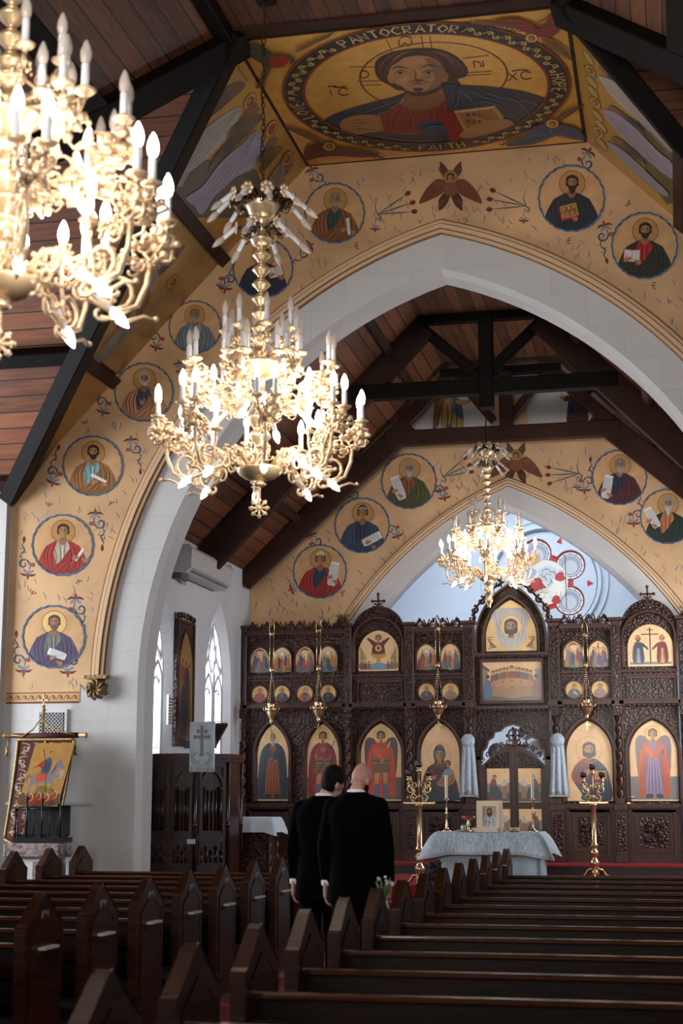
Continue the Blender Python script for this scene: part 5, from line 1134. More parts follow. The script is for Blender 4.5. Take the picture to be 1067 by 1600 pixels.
# standing figure (unit: local u across, v up, origin bottom centre)
def standing(P, xc, z0, h, S):
    P.us = h; q = lambda L: [(xc + h * a, z0 + h * b) for a, b in L]
    hw = S.get('hw', .24)
    if S.get('ground'): P.poly(q([(-hw, 0), (hw, 0), (hw, .3), (-hw, .3)]), S['ground'])
    if S.get('wing'):
        for f in (-1, 1):
            P.poly(q([(f * .06, .78), (f * .17, .84), (f * .23, .75), (f * .225, .5), (f * .19, .25), (f * .15, .35), (f * .10, .6)]), S['wing'], 3)
            for k in range(5): P.stroke(q([(f * (.10 + .025 * k), .78 - .01 * k), (f * (.13 + .02 * k), .55), (f * (.15 + .012 * k), .33 + .02 * k)]), .008 * h, dk(S['wing'], .5), 3); P.stroke(q([(f * (.11 + .025 * k), .78 - .01 * k), (f * (.14 + .02 * k), .57), (f * (.16 + .012 * k), .35 + .02 * k)]), .004 * h, dk(S['wing'], 1.6), 3)
    halo(P, q, 0, .86, .105, '#a07a40', '#d4ac6a', .04)
    P.poly(q([(-.055, .76), (.055, .76), (.13, .68), (.15, .45), (.17, .06), (-.17, .06), (-.15, .45), (-.13, .68)]), S['robe'], 2)
    for k in range(6): x = -.1 + k * .04; P.stroke(q([(x * .6, .6), (x, .3), (x * 1.2, .07)]), .008 * h, dk(S['robe'], .6), 3); P.stroke(q([(x * .6 + .01, .6), (x + .012, .3), (x * 1.2 + .014, .07)]), .004 * h, dk(S['robe'], 1.5), 3)
    for f in (-1, 1):
        P.poly(q([(f * .04, .77), (f * .13, .72), (f * .18, .6), (f * .205, .35), (f * .20, .06), (f * .12, .05), (f * .10, .35), (f * .07, .6)]), S['cloak'], 3)
        for k in range(3): P.stroke(q([(f * (.09 + .02 * k), .7 - .02 * k), (f * (.13 + .02 * k), .4), (f * (.13 + .025 * k), .1)]), .008 * h, dk(S['cloak'], .55), 3); P.stroke(q([(f * (.10 + .02 * k), .7 - .02 * k), (f * (.14 + .02 * k), .4), (f * (.14 + .025 * k), .1)]), .004 * h, dk(S['cloak'], 1.6), 3)
    if S.get('armor'):
        P.poly(q([(-.10, .68), (.10, .68), (.09, .48), (-.09, .48)]), S['armor'], 2); P.poly(q([(-.11, .48), (.11, .48), (.14, .36), (-.14, .36)]), dk(S['armor'], .8))
        for k in range(6): P.stroke(q([(-.10, .66 - .035 * k), (0, .64 - .035 * k), (.10, .66 - .035 * k)]), .006 * h, dk(S['armor'], .5), 3)
        P.stroke(q([(-.13, .52), (.13, .52)]), .02 * h, '#2a4650', 0, taper=False)
        for f in (-1, 1): P.poly(q([(f * .02, .36), (f * .09, .36), (f * .085, .2), (f * .03, .2)]), '#a8744c'); P.poly(q([(f * .03, .2), (f * .085, .2), (f * .095, .03), (f * .03, .03)]), '#4a5a6a', 2)
    else:
        for f in (-1, 1): P.poly(q([(f * .02, .07), (f * .1, .07), (f * .11, .025), (f * .03, .02)]), '#4a2a1a', 2)
    if S.get('staff'): P.stroke(q([(.13, .78), (.0, .5)] if S['staff'] == 's' else [(.17, .8), (-.2, .12)]), .012 * h, '#c7cdd0' if S['staff'] == 's' else '#4a3426', 0, taper=False)
    if S.get('orb'): P.circ(*q([(.11, .62)])[0], .035 * h, '#3c5a5a')
    P.poly(q([(-.12, .66), (-.02, .54), (.02, .56), (-.05, .7)]), dk(S['cloak'], 1.15), 2); P.poly(q([(.12, .66), (.03, .52), (-.02, .54), (.05, .7)]), dk(S['cloak'], 1.05), 2)
    hand(P, q, -.02, .56, .026, .8); hand(P, q, .03, .53, .026, 2.4)
    head(P, q, 0, .855, .062, S)
    for f in (-1, 1):
        for j in range(4): P.stroke(q([(f * (.13 + .018 * j), .83), (f * (.135 + .018 * j), .815)]), .005 * h, '#9a7038', 0)
def virgin(P, xc, z0, w_, h):
    P.us = w_; q = lambda L: [(xc + w_ * a, z0 + w_ * b) for a, b in L]
    P.poly(q([(-.98, 0), (.98, 0), (.98, .25), (.85, .95), (.45, 1.75), (.2, 1.95), (.28, 2.4), (.18, 2.75), (-.02, 2.88), (-.25, 2.75), (-.36, 2.4), (-.3, 1.95), (-.7, 1.65), (-.93, 1.0)]), '#4a171b', 3)
    P.poly(q([(-.95, 0), (.95, 0), (.9, .5), (.2, .9), (-.5, 1.0), (-.9, .6)]), '#1c2634', 2)
    for L in ([(-.6, 1.6), (-.7, 1.0), (-.4, .7)], [(-.4, 1.8), (-.45, 1.2), (-.1, .8)], [(.3, 1.7), (.55, 1.2), (.7, .4)], [(.5, 1.5), (.75, .9), (.85, .2)], [(-.8, 1.0), (-.75, .5), (-.8, .1)], [(-.3, .9), (0, .7), (.3, .9)], [(-.3, .7), (0, .45), (.4, .7)]): P.stroke(q(L), .05 * w_, '#24090c', 4); P.stroke(q([(a + .05, b) for a, b in L]), .025 * w_, '#8a3a32', 4)
    P.ring(xc - .04 * w_, z0 + 2.35 * w_, .62 * w_, .02 * w_, '#a87a3c')
    P.stroke(q([(-.3, 2.0), (-.33, 2.4), (-.02, 2.78), (.22, 2.5), (.2, 2.05)]), .035 * w_, '#c08a3c', 5, taper=False)
    head(P, q, -.04, 2.34, .33, dict(hair='#2c3a44')); P.us = w_
    P.poly(q([(.1, 1.35), (.5, 1.65), (.72, 1.4), (.75, .95), (.4, .75), (.0, .7), (-.2, .85), (.0, 1.1)]), '#a87848', 3); P.poly(q([(.2, 1.5), (.45, 1.68), (.62, 1.45), (.4, 1.15), (.15, 1.2)]), '#8a9aa8', 3)
    for L in ([(.3, 1.2), (.1, .95), (-.1, .85)], [(.5, 1.3), (.4, 1.0), (.2, .8)], [(.65, 1.3), (.6, 1.0), (.4, .8)]): P.stroke(q(L), .03 * w_, '#5c3a1c', 3)
    head(P, q, .4, 1.86, .17, dict(hair='#4a2a18')); P.us = w_
    hand(P, q, -.35, 1.15, .17, .7); hand(P, q, .0, .82, .15, .1)
def christ(P, xc, z0, w_):
    P.us = w_; q = lambda L: [(xc + w_ * a, z0 + w_ * b) for a, b in L]
    P.poly(q([(-.35, 0), (.98, 0), (.95, .9), (.8, 1.5), (.3, 1.95), (-.3, 1.95), (-.7, 1.6), (-.88, 1.1), (-.6, .6), (-.4, .3)]), '#22303e', 3)
    P.poly(q([(-.3, 1.95), (.05, 1.9), (-.05, 1.2), (-.45, .75), (-.85, 1.0), (-.75, 1.55)]), '#7d2a22', 3)
    for L in ([(-.2, 1.8), (-.3, 1.4), (-.5, 1.0)], [(-.45, 1.7), (-.55, 1.3), (-.7, 1.05)], [(.3, 1.8), (.55, 1.3), (.6, .2)], [(.5, 1.7), (.75, 1.2), (.8, .2)], [(.0, 1.1), (.1, .6), (0, .05)], [(.3, 1.0), (.35, .5), (.3, .05)]): P.stroke(q(L), .05 * w_, '#11141c', 4); P.stroke(q([(a + .05, b) for a, b in L]), .025 * w_, '#4e6678', 4)
    P.ring(xc, z0 + 2.4 * w_, .62 * w_, .02 * w_, '#a87a3c'); head(P, q, 0, 2.38, .33, dict(hair='#3a2016', beard='short', long=1)); P.us = w_
    item(P, q, 'book', .48, 1.15, .52, .0); hand(P, q, -.12, 1.3, .18, 1.0); hand(P, q, .3, .75, .16, .4)
lo = lambda xc, hw: lancet(xc, hw, 1.54, 2.24, 2.715, 10)
GL = 'large arched icons in the lowest tier of the screen'
icon('painted_icon', -6.155, lo(-6.155, .25), 1.6, lambda P: standing(P, -6.155, 1.56, 1.12, dict(robe='#8a4c2a', cloak='#2f3a44', beard='long', hair='#6d6862', bcol='#8a857e', ground='#3a4048', hw=.22, bald=1)), 'large arched icon of an old bearded monk in dark cloak, leftmost in its row', GL)
icon('painted_icon', -5.355, lo(-5.355, .25), 1.6, lambda P: standing(P, -5.355, 1.56, 1.12, dict(robe='#8a3a36', cloak='#7d2e30', armor='#8a6a4c', hair='#3a241a', ground='#7d6f5c', hw=.22, staff='l')), 'large arched icon of a spear-bearing saint in red, partly behind the dark-haired man', GL)
icon('painted_icon', -4.44, lo(-4.44, .315), 1.6, lambda P: standing(P, -4.44, 1.56, 1.12, dict(robe='#a83c20', cloak='#b04020', armor='#8a5c36', wing='#5c4642', hair='#1c110c', ground='#5a554c', hw=.28, staff='s')), 'arched icon of a winged armoured angel with orange cloak and raised sword', GL)
icon('painted_icon', -3.525, lo(-3.525, .295), 1.6, lambda P: virgin(P, -3.525, 1.55, .29, 1.1), 'arched icon of a veiled woman in dark red holding a child', GL)
icon('painted_icon', -1.28, lo(-1.28, .335), 1.6, lambda P: christ(P, -1.28, 1.55, .31), 'arched icon of a bearded man in navy with a book, right of the doors', GL)
icon('painted_icon', -.34, lo(-.34, .345), 1.6, lambda P: standing(P, -.34, 1.56, 1.12, dict(robe='#7d6a84', cloak='#a84a30', wing='#6a5a5c', hair='#3a241a', ground='#6b6a66', hw=.31, orb=1)), 'arched icon of a winged angel with orb and red-lined robe at the right edge', GL)
# small feast icons
def feast(seed, kind=''):
    def f(P, xc, z0, w_, h):
        random.seed(seed); P.us = w_; q = lambda L: [(xc + w_ * a, z0 + h * b) for a, b in L]
        G = random.choice(['#5c5c5a', '#6a5a44', '#4a5560', '#56604c'])
        P.poly(q([(-.5, 0), (.5, 0), (.5, .25), (.3, .35), (0, .22), (-.3, .36), (-.5, .25)]), G, 2)
        cs = ['#7d2a24', '#2f3f5c', '#8a4c2c', '#4a3a5c', '#6d6a60', '#b06a34', '#2c4a4a', '#5c1f28']
        if kind == 'cross':
            P.stroke(q([(0, .1), (0, .92)]), .05 * w_, '#3a2014', 0, taper=False); P.stroke(q([(-.32, .72), (.32, .72)]), .05 * w_, '#3a2014', 0, taper=False)
            P.stroke(q([(-.28, .70), (0, .72), (.28, .70)]), .035 * w_, '#a8744c', 0, taper=False); P.stroke(q([(0, .72), (.03, .5), (0, .3)]), .06 * w_, '#a8744c', 3, taper=False); P.circ(*q([(0, .78)])[0], .05 * w_, '#6a4024')
        elif kind == 'mount': P.poly(q([(-.5, .2), (-.35, .6), (-.15, .35), (0, .7), (.2, .4), (.4, .65), (.5, .2)]), '#a88c50'); P.circ(*q([(0, .72)])[0], .14 * w_, '#8fa3b4'); P.circ(*q([(0, .72)])[0], .09 * w_, '#d8d4c4')
        elif kind == 'house':
            P.poly(q([(-.42, .3), (-.42, .8), (-.15, .85), (-.15, .3)]), '#a08468'); P.poly(q([(.15, .3), (.15, .75), (.4, .8), (.4, .3)]), '#8a7468'); P.poly(q([(-.3, .82), (0, .95), (.3, .8), (0, .86)]), '#8c2a20', 3)
        elif kind == 'water': P.poly(q([(-.1, 0), (.1, 0), (.16, .4), (-.16, .5)]), '#5c7a8c', 2); P.poly(q([(0, .25), (.05, .45), (.03, .7), (-.04, .7), (-.05, .45)]), '#a8744c', 3)
        n = 7
        for k in range(n):
            x = -.36 + .72 * k / (n - 1) + random.uniform(-.03, .03); y = .16 + .22 * ((k * 3) % 4) / 3; c = random.choice(cs); s = random.choice((-1, 1))
            P.poly(q([(x - .09, y - .12), (x + .09, y - .12), (x + .06, y + .2), (x + .03, y + .28), (x - .04, y + .28), (x - .07, y + .18)]), c, 2)
            P.stroke(q([(x, y + .22), (x + .03 * s, y), (x, y - .1)]), .018 * w_, dk(c, .5), 2); P.stroke(q([(x - .03, y + .2), (x - .03, y - .08)]), .01 * w_, dk(c, 1.7), 2)
            P.circ(*q([(x, y + .35)])[0], .065 * w_, '#dcb878', n=12); P.circ(*q([(x, y + .35)])[0], .042 * w_, '#3a2418', n=10); P.circ(*q([(x + .008 * s, y + .335)])[0], .028 * w_, '#a8744c', n=10)
    return f
def small(xc, hw, kind, seed, label, grp, z0=3.53, zs=3.74, za=3.92):
    o = lancet(xc, hw, z0, zs, za, 7); archframe(xc, hw, z0, zs, za, .025, .05)
    icon('painted_icon', xc, o, z0, lambda P: feast(seed, kind)(P, xc, z0, 2 * hw, za - z0), label, grp)
GS = 'small arched festival icons in the upper tier'
for x, kd, sd, lb in ((-6.38, 'house', 11, 'small arched icon of two groups of figures, first at the far left'), (-6.02, 'mount', 12, 'small arched icon of a crowded mountain scene, second from the left end'), (-5.65, 'house', 13, 'small arched icon of figures beneath a red canopy, third from the left end'), (-5.28, 'mount', 14, 'small arched icon of figures around a blue circle, fourth from the left end'),
                      (-3.72, 'mount', 15, 'small arched icon left of the tall central arch, the outer of its pair'), (-3.35, 'water', 16, 'small arched icon left of the tall central arch, the inner of its pair'), (-1.47, 'house', 17, 'small arched icon right of the central arch, of a crowd and pale tower'), (-1.10, 'cross', 18, 'small arched icon of a crucifixion with mourners')):
    small(x, .145, kd, sd, lb, GS)
def rnd(xc, z, r, S, label):
    mb = MB(); mb.sweep(circ(xc, z, r, 28), [(0, YS - .03), (0, YS - .06), (-.02, YS - .06), (-.02, YS - .03)], ICW, XZ, closed=True); part(mb, 'ring_moulding')
    c = (xc, YS - .032, z); t = thing('painted_icon', c, label, 'icon', 'small round icons of half-length apostles')
    P = Paint(lambda a, b: Vector((xc + a, YS - .038, z - b)), (0, -1, 0), base=.001, step=.0001, paint=VARN)
    mb = MB(); mb.prism(circ(xc, z, r, 28), XZ, ICW, YS - .038, YS - .030); mb.build('board', t)
    P.circ(0, 0, r, '#cfa768', gold=True, n=28); bust(P, 0, 0, r, S, False); P.mb.build('painted_picture', t)
RZ_ = 3.185
for x, S, lb in ((-6.37, dict(hair='#4a2a18', robe='#a8482e', cloak='#a04430'), 'small round icon of a saint in orange-red, leftmost of the round ones'), (-6.01, dict(hair='#5c4a3c', beard='short', robe='#5c5a64', cloak='#4a3a48'), 'small round icon of a bearded saint in grey-purple, second from left'), (-5.64, dict(hair='#8a8684', beard='short', bcol='#9a9692', robe='#2e4a60', cloak='#a05634', style=2), 'small round icon of a saint in blue with orange mantle, third from left'), (-5.27, dict(hair='#5a5654', beard='mid', robe='#3a3448', cloak='#2e2a44'), 'small round icon of a grey-bearded saint in dark blue, fourth from left'),
                 (-3.72, dict(hair='#6a5a4a', beard='mid', robe='#6b3a3a', cloak='#4a3450'), 'small round icon behind the third hanging lamp, saint in purple'), (-3.35, dict(hair='#8a8580', beard='short', bcol='#8a8580', robe='#7a6f62', cloak='#8a6a48'), 'small round icon of a greyish saint in tan, left of the central supper picture'), (-1.475, dict(hair='#4a3a2c', robe='#4a4a4c', cloak='#36383e', item=('roll', .2, -.4, .4, .8)), 'small round icon of a saint in dark grey, right of the central supper picture'), (-1.09, dict(hair='#4a3426', beard='short', robe='#5a5a5c', cloak='#7a4c36'), 'small round icon of a saint in brown mantle, under the crucifixion icon')):
    rnd(x, RZ_, .125, S, lb)
# bay B and F pictures
def fountain(P):
    xc, z0 = -4.475, 3.55; P.us = .3; q = lambda L: [(xc + .3 * a, z0 + .3 * b) for a, b in L]
    P.poly(q([(-.95, 0), (.95, 0), (.95, .35), (.4, .25), (-.4, .25), (-.95, .35)]), '#8a7444', 2); P.poly(q([(-.95, 1.2), (-.6, .5), (-.95, .4)]), '#a5874c'); P.poly(q([(.95, 1.2), (.6, .5), (.95, .4)]), '#a5874c')
    P.poly(q([(-.5, .1), (-.25, .3), (.25, .3), (.5, .1), (.2, -.02), (-.2, -.02)]), '#6f8c9c', 3); P.poly(q([(-.42, .8), (.42, .8), (.3, .6), (.1, .52), (.12, .35), (-.12, .35), (-.1, .52), (-.3, .6)]), '#b98a44', 2)
    P.poly(q([(-.35, .8), (.35, .8), (.3, 1.2), (.6, 1.55), (.5, 1.62), (.15, 1.4), (-.15, 1.4), (-.5, 1.62), (-.6, 1.55), (-.3, 1.2)]), '#5c1f24', 2); P.circ(*q([(0, 1.08)])[0], .05, '#d8b070'); P.circ(*q([(0, 1.08)])[0], .03, '#6a4028')
    P.ring(xc, z0 + .3 * 1.58, .075, .006, '#9a7038'); head(P, q, 0, 1.58, .17, dict(hair='#4a171b')); P.us = .3
    for x, c in ((-.7, '#7d2a24'), (-.5, '#8a5a30'), (-.85, '#4a5a6c'), (.5, '#8a4a54'), (.7, '#5c6a7c'), (.85, '#a0704a')): P.poly(q([(x - .08, .0), (x + .08, .0), (x + .05, .28), (x - .05, .28)]), c, 2); P.circ(*q([(x, .36)])[0], .02, '#a8744c')
icon('painted_icon', -4.475, lancet(-4.475, .315, 3.52, 3.80, 4.15, 10), 3.52, fountain, 'arched icon of a woman with raised hands above a fountain basin, under the left cross', 'wide arched icons under the crosses')
def helena(P):
    xc, z0 = -.33, 3.55; P.us = .3; q = lambda L: [(xc + .32 * a, z0 + .3 * b) for a, b in L]
    P.poly(q([(-.95, 0), (.95, 0), (.95, .12), (-.95, .12)]), '#6d6a66'); P.stroke(q([(0, .05), (0, 1.85)]), .018, '#2c1a10', 0, taper=False); P.stroke(q([(-.4, 1.5), (.4, 1.5)]), .016, '#2c1a10', 0, taper=False); P.stroke(q([(-.15, 1.72), (.15, 1.72)]), .012, '#2c1a10', 0, taper=False)
    for s, c1_, c2_ in ((-1, '#2c3348', '#8a8690'), (1, '#6d1f24', '#b98a4a')):
        P.poly(q([(s * .32, .06), (s * .78, .06), (s * .82, .6), (s * .7, 1.1), (s * .4, 1.1), (s * .3, .6)]), c1_, 2); P.poly(q([(s * .45, .06), (s * .65, .06), (s * .62, .8), (s * .48, .8)]), c2_)
        for k in range(4): P.stroke(q([(s * (.38 + .1 * k), .9), (s * (.36 + .13 * k), .1)]), .008, dk(c1_, .5), 2)
        P.poly(q([(s * .4, .95), (s * .1, .7), (s * .08, .8), (s * .35, 1.1)]), c1_); P.circ(*q([(s * .55, 1.3)])[0], .055, '#dcb878'); head(P, q, s * .55, 1.28, .13, dict(hair='#3a2418', crown='#8c2a24', beard='short' if s < 0 else None)); P.us = .3
icon('painted_icon', -.33, lancet(-.33, .335, 3.52, 3.80, 4.15, 10), 3.52, helena, 'arched icon of two crowned saints holding a tall cross, under the right cross', 'wide arched icons under the crosses')
def supper(x0, x1, z0, z1, n, cloth, bld, seed):
    def f(P):
        random.seed(seed); w_, h = x1 - x0, z1 - z0; q = lambda L: [(x0 + w_ * a, z0 + h * b) for a, b in L]; P.us = h
        P.poly(q([(0, 0), (1, 0), (1, .18), (0, .18)]), '#56504a')
        if bld: P.poly(q([(0, .18), (.1, .18), (.1, .78), (0, .85)]), '#8a7c74'); P.poly(q([(.9, .18), (1, .18), (1, .8), (.88, .8)]), '#8a8c98'); P.poly(q([(0, .85), (.13, .74), (.13, .8), (0, .95)]), '#6a3a2c')
        cs = ['#7d3a28', '#3a4a60', '#8a5a34', '#5c5048', '#a0523a', '#44584c', '#6a3a4a', '#2f4250']
        for k in range(n):
            t = (k + .5) / n; x = .16 + .68 * t; y = .60 + .10 * sin(pi * t); c = cs[k % 8]
            P.poly(q([(x - .05, y - .25), (x + .05, y - .25), (x + .04, y + .02), (x, y + .06), (x - .04, y + .02)]), c, 2); P.stroke(q([(x, y), (x + .01, y - .2)]), .012 * h, dk(c, .5), 0)
            P.circ(*q([(x, y + .12)])[0], .062 * h, '#cfa45c', n=14); P.circ(*q([(x, y + .12)])[0], .045 * h, '#2f1c12', n=12); P.circ(*q([(x, y + .105)])[0], .032 * h, '#a8744c', n=10)
        P.poly(q([(.46, .45), (.54, .45), (.56, .68), (.50, .76), (.44, .68)]), '#8c3020', 2); P.circ(*q([(.5, .84)])[0], .085 * h, '#dcb060', n=16); P.circ(*q([(.5, .84)])[0], .055 * h, '#3a2014', n=12); P.circ(*q([(.5, .82)])[0], .04 * h, '#a8744c', n=10)
        P.poly(q([(.5 + .38 * cos(t), .38 + .2 * sin(t)) for t in [i * pi / 14 for i in range(28)]]), cloth); P.poly(q([(.12, .38), (.88, .38), (.84, .14), (.5, .06), (.16, .14)]), dk(cloth, .86), 0)
        for k in range(8): P.stroke(q([(.2 + .08 * k, .34 - .02 * sin(k)), (.2 + .08 * k, .12)]), .01 * h, dk(cloth, .6), 0)
        for k in range(9): x, y = .2 + .6 * k / 8, .42 + .09 * sin(pi * k / 8) * (-1) ** k; P.circ(*q([(x, y)])[0], .022 * h, '#b08a58' if k % 2 else '#6a3a2a', n=10)
        for s in (0, 1):
            x = .1 + .8 * s; P.poly(q([(x - .07, .1), (x + .07, .1), (x + .05, .45), (x, .55), (x - .05, .45)]), '#8a4a3a' if s else '#44607c', 2); P.circ(*q([(x, .62)])[0], .05 * h, '#2f1c12', n=10)
    return f
def rect(x0, x1, z0, z1): return [(x0, z0), (x1, z0), (x1, z1), (x0, z1)]
icon('painted_icon', -2.41, rect(-2.87, -1.95, 3.03, 3.63), 3.03, supper(-2.87, -1.95, 3.03, 3.63, 11, '#b0784a', 1, 5), 'wide central picture of thirteen figures dining around a curved table', None)
icon('painted_icon', -4.445, rect(-4.77, -4.12, 3.05, 3.33), 3.05, supper(-4.77, -4.12, 3.05, 3.33, 6, '#c8beb0', 1, 6), 'narrow picture of a few figures at a white-clothed table, under the fountain icon', 'narrow oblong table scenes')
icon('painted_icon', -.33, rect(-.66, -.01, 3.05, 3.33), 3.05, supper(-.66, -.01, 3.05, 3.33, 6, '#a09288', 0, 8), 'narrow dim picture of seated figures, under the icon of two crowned saints', 'narrow oblong table scenes')
for xc, z0, z1, w_ in ((-4.445, 3.05, 3.33, .34), (-.335, 3.05, 3.33, .34)):
    mb = MB(); mb.sweep(rect(xc - w_, xc + w_, z0 - .01, z1 + .01), [(0, YS - .02), (0, YS - .06), (-.03, YS - .06), (-.03, YS - .02)], ICW, XZ, closed=True); part(mb, 'picture_moulding')
def mandylion(P):
    xc, z0 = SX, 3.80; P.us = .4; q = lambda L: [(xc + .4 * a, z0 + .4 * b) for a, b in L]
    P.poly(q([(-.75, 1.5), (-.3, 1.62), (.3, 1.62), (.75, 1.5), (.62, .9), (.55, .45), (.3, .15), (0, .08), (-.3, .15), (-.55, .45), (-.62, .9)]), '#c2bab4', 3)
    for L in ([(-.6, 1.45), (-.5, .9), (-.35, .3)], [(.6, 1.45), (.5, .9), (.35, .3)], [(-.45, 1.5), (-.4, 1.0), (-.2, .2)], [(.45, 1.5), (.4, 1.0), (.2, .2)]): P.stroke(q(L), .012, '#8f8a88', 4)
    halo(P, q, 0, .92, .42, '#b08a4a', '#d8b880'); head(P, q, 0, .90, .27, dict(hair='#54423a', beard='short', long=1, skin='#a08470')); P.us = .4
    for s in (-1, 1):
        for k in range(6): P.stroke(q([(s * .55, .12), (s * (.75 + .03 * k), .12 + .07 * k), (s * (.9 - .05 * k), .05 + .09 * k)]), .018, '#8a5a48', 3)
icon('painted_icon', SX, lancet(SX, .385, 3.79, 4.0, 4.57, 12), 3.79, mandylion, 'tall central arched icon of a face on a white hanging cloth, highest on the screen', None, gcol='#d8b47c')
def evang(s, seat):
    def f(P, xc, z0):
        P.us = .3; q = lambda L: [(xc + .34 * s * a, z0 + .45 * b) for a, b in L]
        P.poly(q([(-.5, 0), (.5, 0), (.5, .3), (-.5, .3)]), '#4c4a4a'); P.poly(q([(-.5, .3), (.5, .3), (.5, .62), (.1, .55), (-.5, .6)]), '#8a7464')
        P.poly(q([(-.4, .12), (-.1, .12), (-.05, .35), (-.4, .35)]), '#7d3020'); P.poly(q([(-.35, .2), (-.05, .1), (.12, .1), (.1, .38), (-.1, .55), (-.12, .72), (-.28, .74), (-.38, .5)]), '#2f4048', 3); P.poly(q([(-.34, .5), (-.1, .5), (-.12, .72), (-.28, .74)]), '#7d3426', 3)
        P.circ(*q([(-.16, .83)])[0], .036, '#d8b478'); P.circ(*q([(-.16, .82)])[0], .026, '#3a2418'); P.circ(*q([(-.15, .81)])[0], .018, '#a8744c')
        P.poly(q([(.15, .1), (.38, .1), (.36, .48), (.17, .48)]), '#8a6444'); P.poly(q([(.12, .5), (.38, .55), (.36, .72), (.2, .7)]), '#b8b0a4', 2); P.stroke(q([(.27, .48), (.27, .75)]), .014, '#5c3c26', 0); P.stroke(q([(-.08, .5), (.12, .52)]), .02, '#a8744c', 0)
    return f
GD = 'small square icons on the central doors'
for i, (xc, z0, z1, s, lb) in enumerate(((-2.645, 1.52, 2.02, 1, 'small icon of a seated writer, upper part of the left central door'), (-2.175, 1.52, 2.02, -1, 'small icon of a seated writer, upper part of the right central door'), (-2.645, .98, 1.42, 1, 'small icon low on the left central door, behind the silver-framed icon'), (-2.175, .98, 1.42, -1, 'small icon low on the right central door, behind the right candle'))):
    icon('painted_icon', xc, rect(xc - .17, xc + .17, z0, z1), z0, lambda P, xc=xc, z0=z0, s=s: evang(s, 0)(P, xc, z0 + .01), lb, GD, wdt=.02)
# door handles and knobs
for x, lb in ((-.72, 'gilt lever handle on the right side door of the screen'), (-4.02, 'gilt handle on the left side door of the screen')):
    mb = MB(); mb.lathe([(.02, 0), (.03, .01), (.02, .02)], BRASS, (x, YS - .05, 1.62), 10, (0, -1, 0)); mb.box(x - .025, x + .025, YS - .06, YS - .04, 1.50, 1.70, BRASS); mb.tube([(x, YS - .06, 1.60), (x, YS - .10, 1.60), (x + .1, YS - .10, 1.59)], .012, BRASS, 8); part(mb, 'door_handle', label=lb)
# cloths with round tops hung on the columns beside the royal doors
for x, lb in ((-3.07, 'pale blue brocade cloth with round top hanging left of the central doors'), (mir(-3.09), 'pale blue brocade cloth with round top hanging right of the central doors')):
    t = thing('column_cloth', (x, YS - .2, 2.4), lb, 'cloth', 'brocade column cloths')
    mb = MB(); n = 14; vs = []
    for j in range(9):
        z = 2.40 - .80 * j / 8; hw = .085 + .055 * j / 8
        for i in range(n + 1):
            u = -1 + 2 * i / n; vs.append((x + u * hw, YS - .19 - .02 * cos(u * 9) * (.3 + j / 8) - .03 * (1 - u * u), z + .015 * cos(u * 3)))
    mb.add(vs, [(j * (n + 1) + i, j * (n + 1) + i + 1, (j + 1) * (n + 1) + i + 1, (j + 1) * (n + 1) + i) for j in range(8) for i in range(n)], CLOTH, True); o = mb.build('hanging_cloth', t); m_ = o.modifiers.new('s', 'SOLIDIFY'); m_.thickness = .006
    mb = MB(); mb.lathe([(.0, 0), (.10, 0), (.105, .012), (.10, .024), (.07, .03), (.06, .036), (0, .04)], CLOTH, (x, YS - .20, 2.43), 24, (0, -1, 0)); mb.build('round_badge', t)
    mb = MB(); mb.box(x - .14, x + .14, YS - .26, YS - .205, 1.60, 1.625, TRIMG); mb.build('hem_braid', t)

# ritual fans and cross seen through the opening behind the doors
def fan(x, z, r, y, label, lobes=8):
    t = thing('ceremonial_fan', (x, y, .65), label, 'ceremonial fan', 'silver fans on poles behind the doors'); SIL = mat('engraved_silver', '#c9ccd2', .3, .7, bump=.5, bscale=40)
    mb = MB(); pts = [(x + r * (1 + .09 * cos(lobes * a)) * cos(a), z + r * (1 + .09 * cos(lobes * a)) * sin(a)) for a in [i * 2 * pi / 64 for i in range(64)]]
    mb.prism(pts, XZ, SIL, y - .008, y + .008)
    for rr in (.95, .55): mb.sweep(circ(x, z, r * rr, 32), [(0, y - .008), (0, y - .02), (-.012, y - .02), (-.012, y - .008)], SIL, XZ, closed=True)
    for k in range(8): mb.ball((x + r * .75 * cos(k * pi / 4), y - .015, z + r * .75 * sin(k * pi / 4)), r * .12, SIL, 7)
    mb.ball((x, y - .02, z), r * .25, SIL, 8); mb.build('disc', t)
    mb = MB(); mb.lathe([(.012, .65), (.012, z - r)], SIL, (x, y, 0), 8); mb.build('pole', t)
fan(-2.80, 2.30, .14, 24.9, 'round engraved silver fan, left of the cross above the doors', 24)
fan(-2.35, 2.62, .12, 25.1, 'flower-edged silver fan at the top of the doorway opening, left one'); fan(-2.08, 2.60, .10, 25.3, 'small flower-edged silver fan at the top right of the doorway opening'); fan(-2.18, 2.36, .12, 25.0, 'flower-edged silver fan right of the door cross, lowest of the three')
t = thing('standing_crucifix', (-2.55, 25.2, .65), 'pale crucifix figure with a ring halo seen through the opening above the doors', 'crucifix')
mb = MB(); mb.box(-2.58, -2.52, 25.19, 25.23, .65, 2.68, mat('pale_blue_timber', '#8c98a8', .5)); mb.box(-2.9, -2.2, 25.19, 25.23, 2.36, 2.42, MATS['pale_blue_timber']); mb.build('cross', t)
mb = MB(); mb.tube([(-2.55 + .10 * cos(a), 25.16, 2.58 + .10 * sin(a)) for a in [i * 2 * pi / 20 for i in range(20)]], .02, mat('white_gilt_halo', '#e8e6e0', .4), 8, True); mb.build('halo', t)
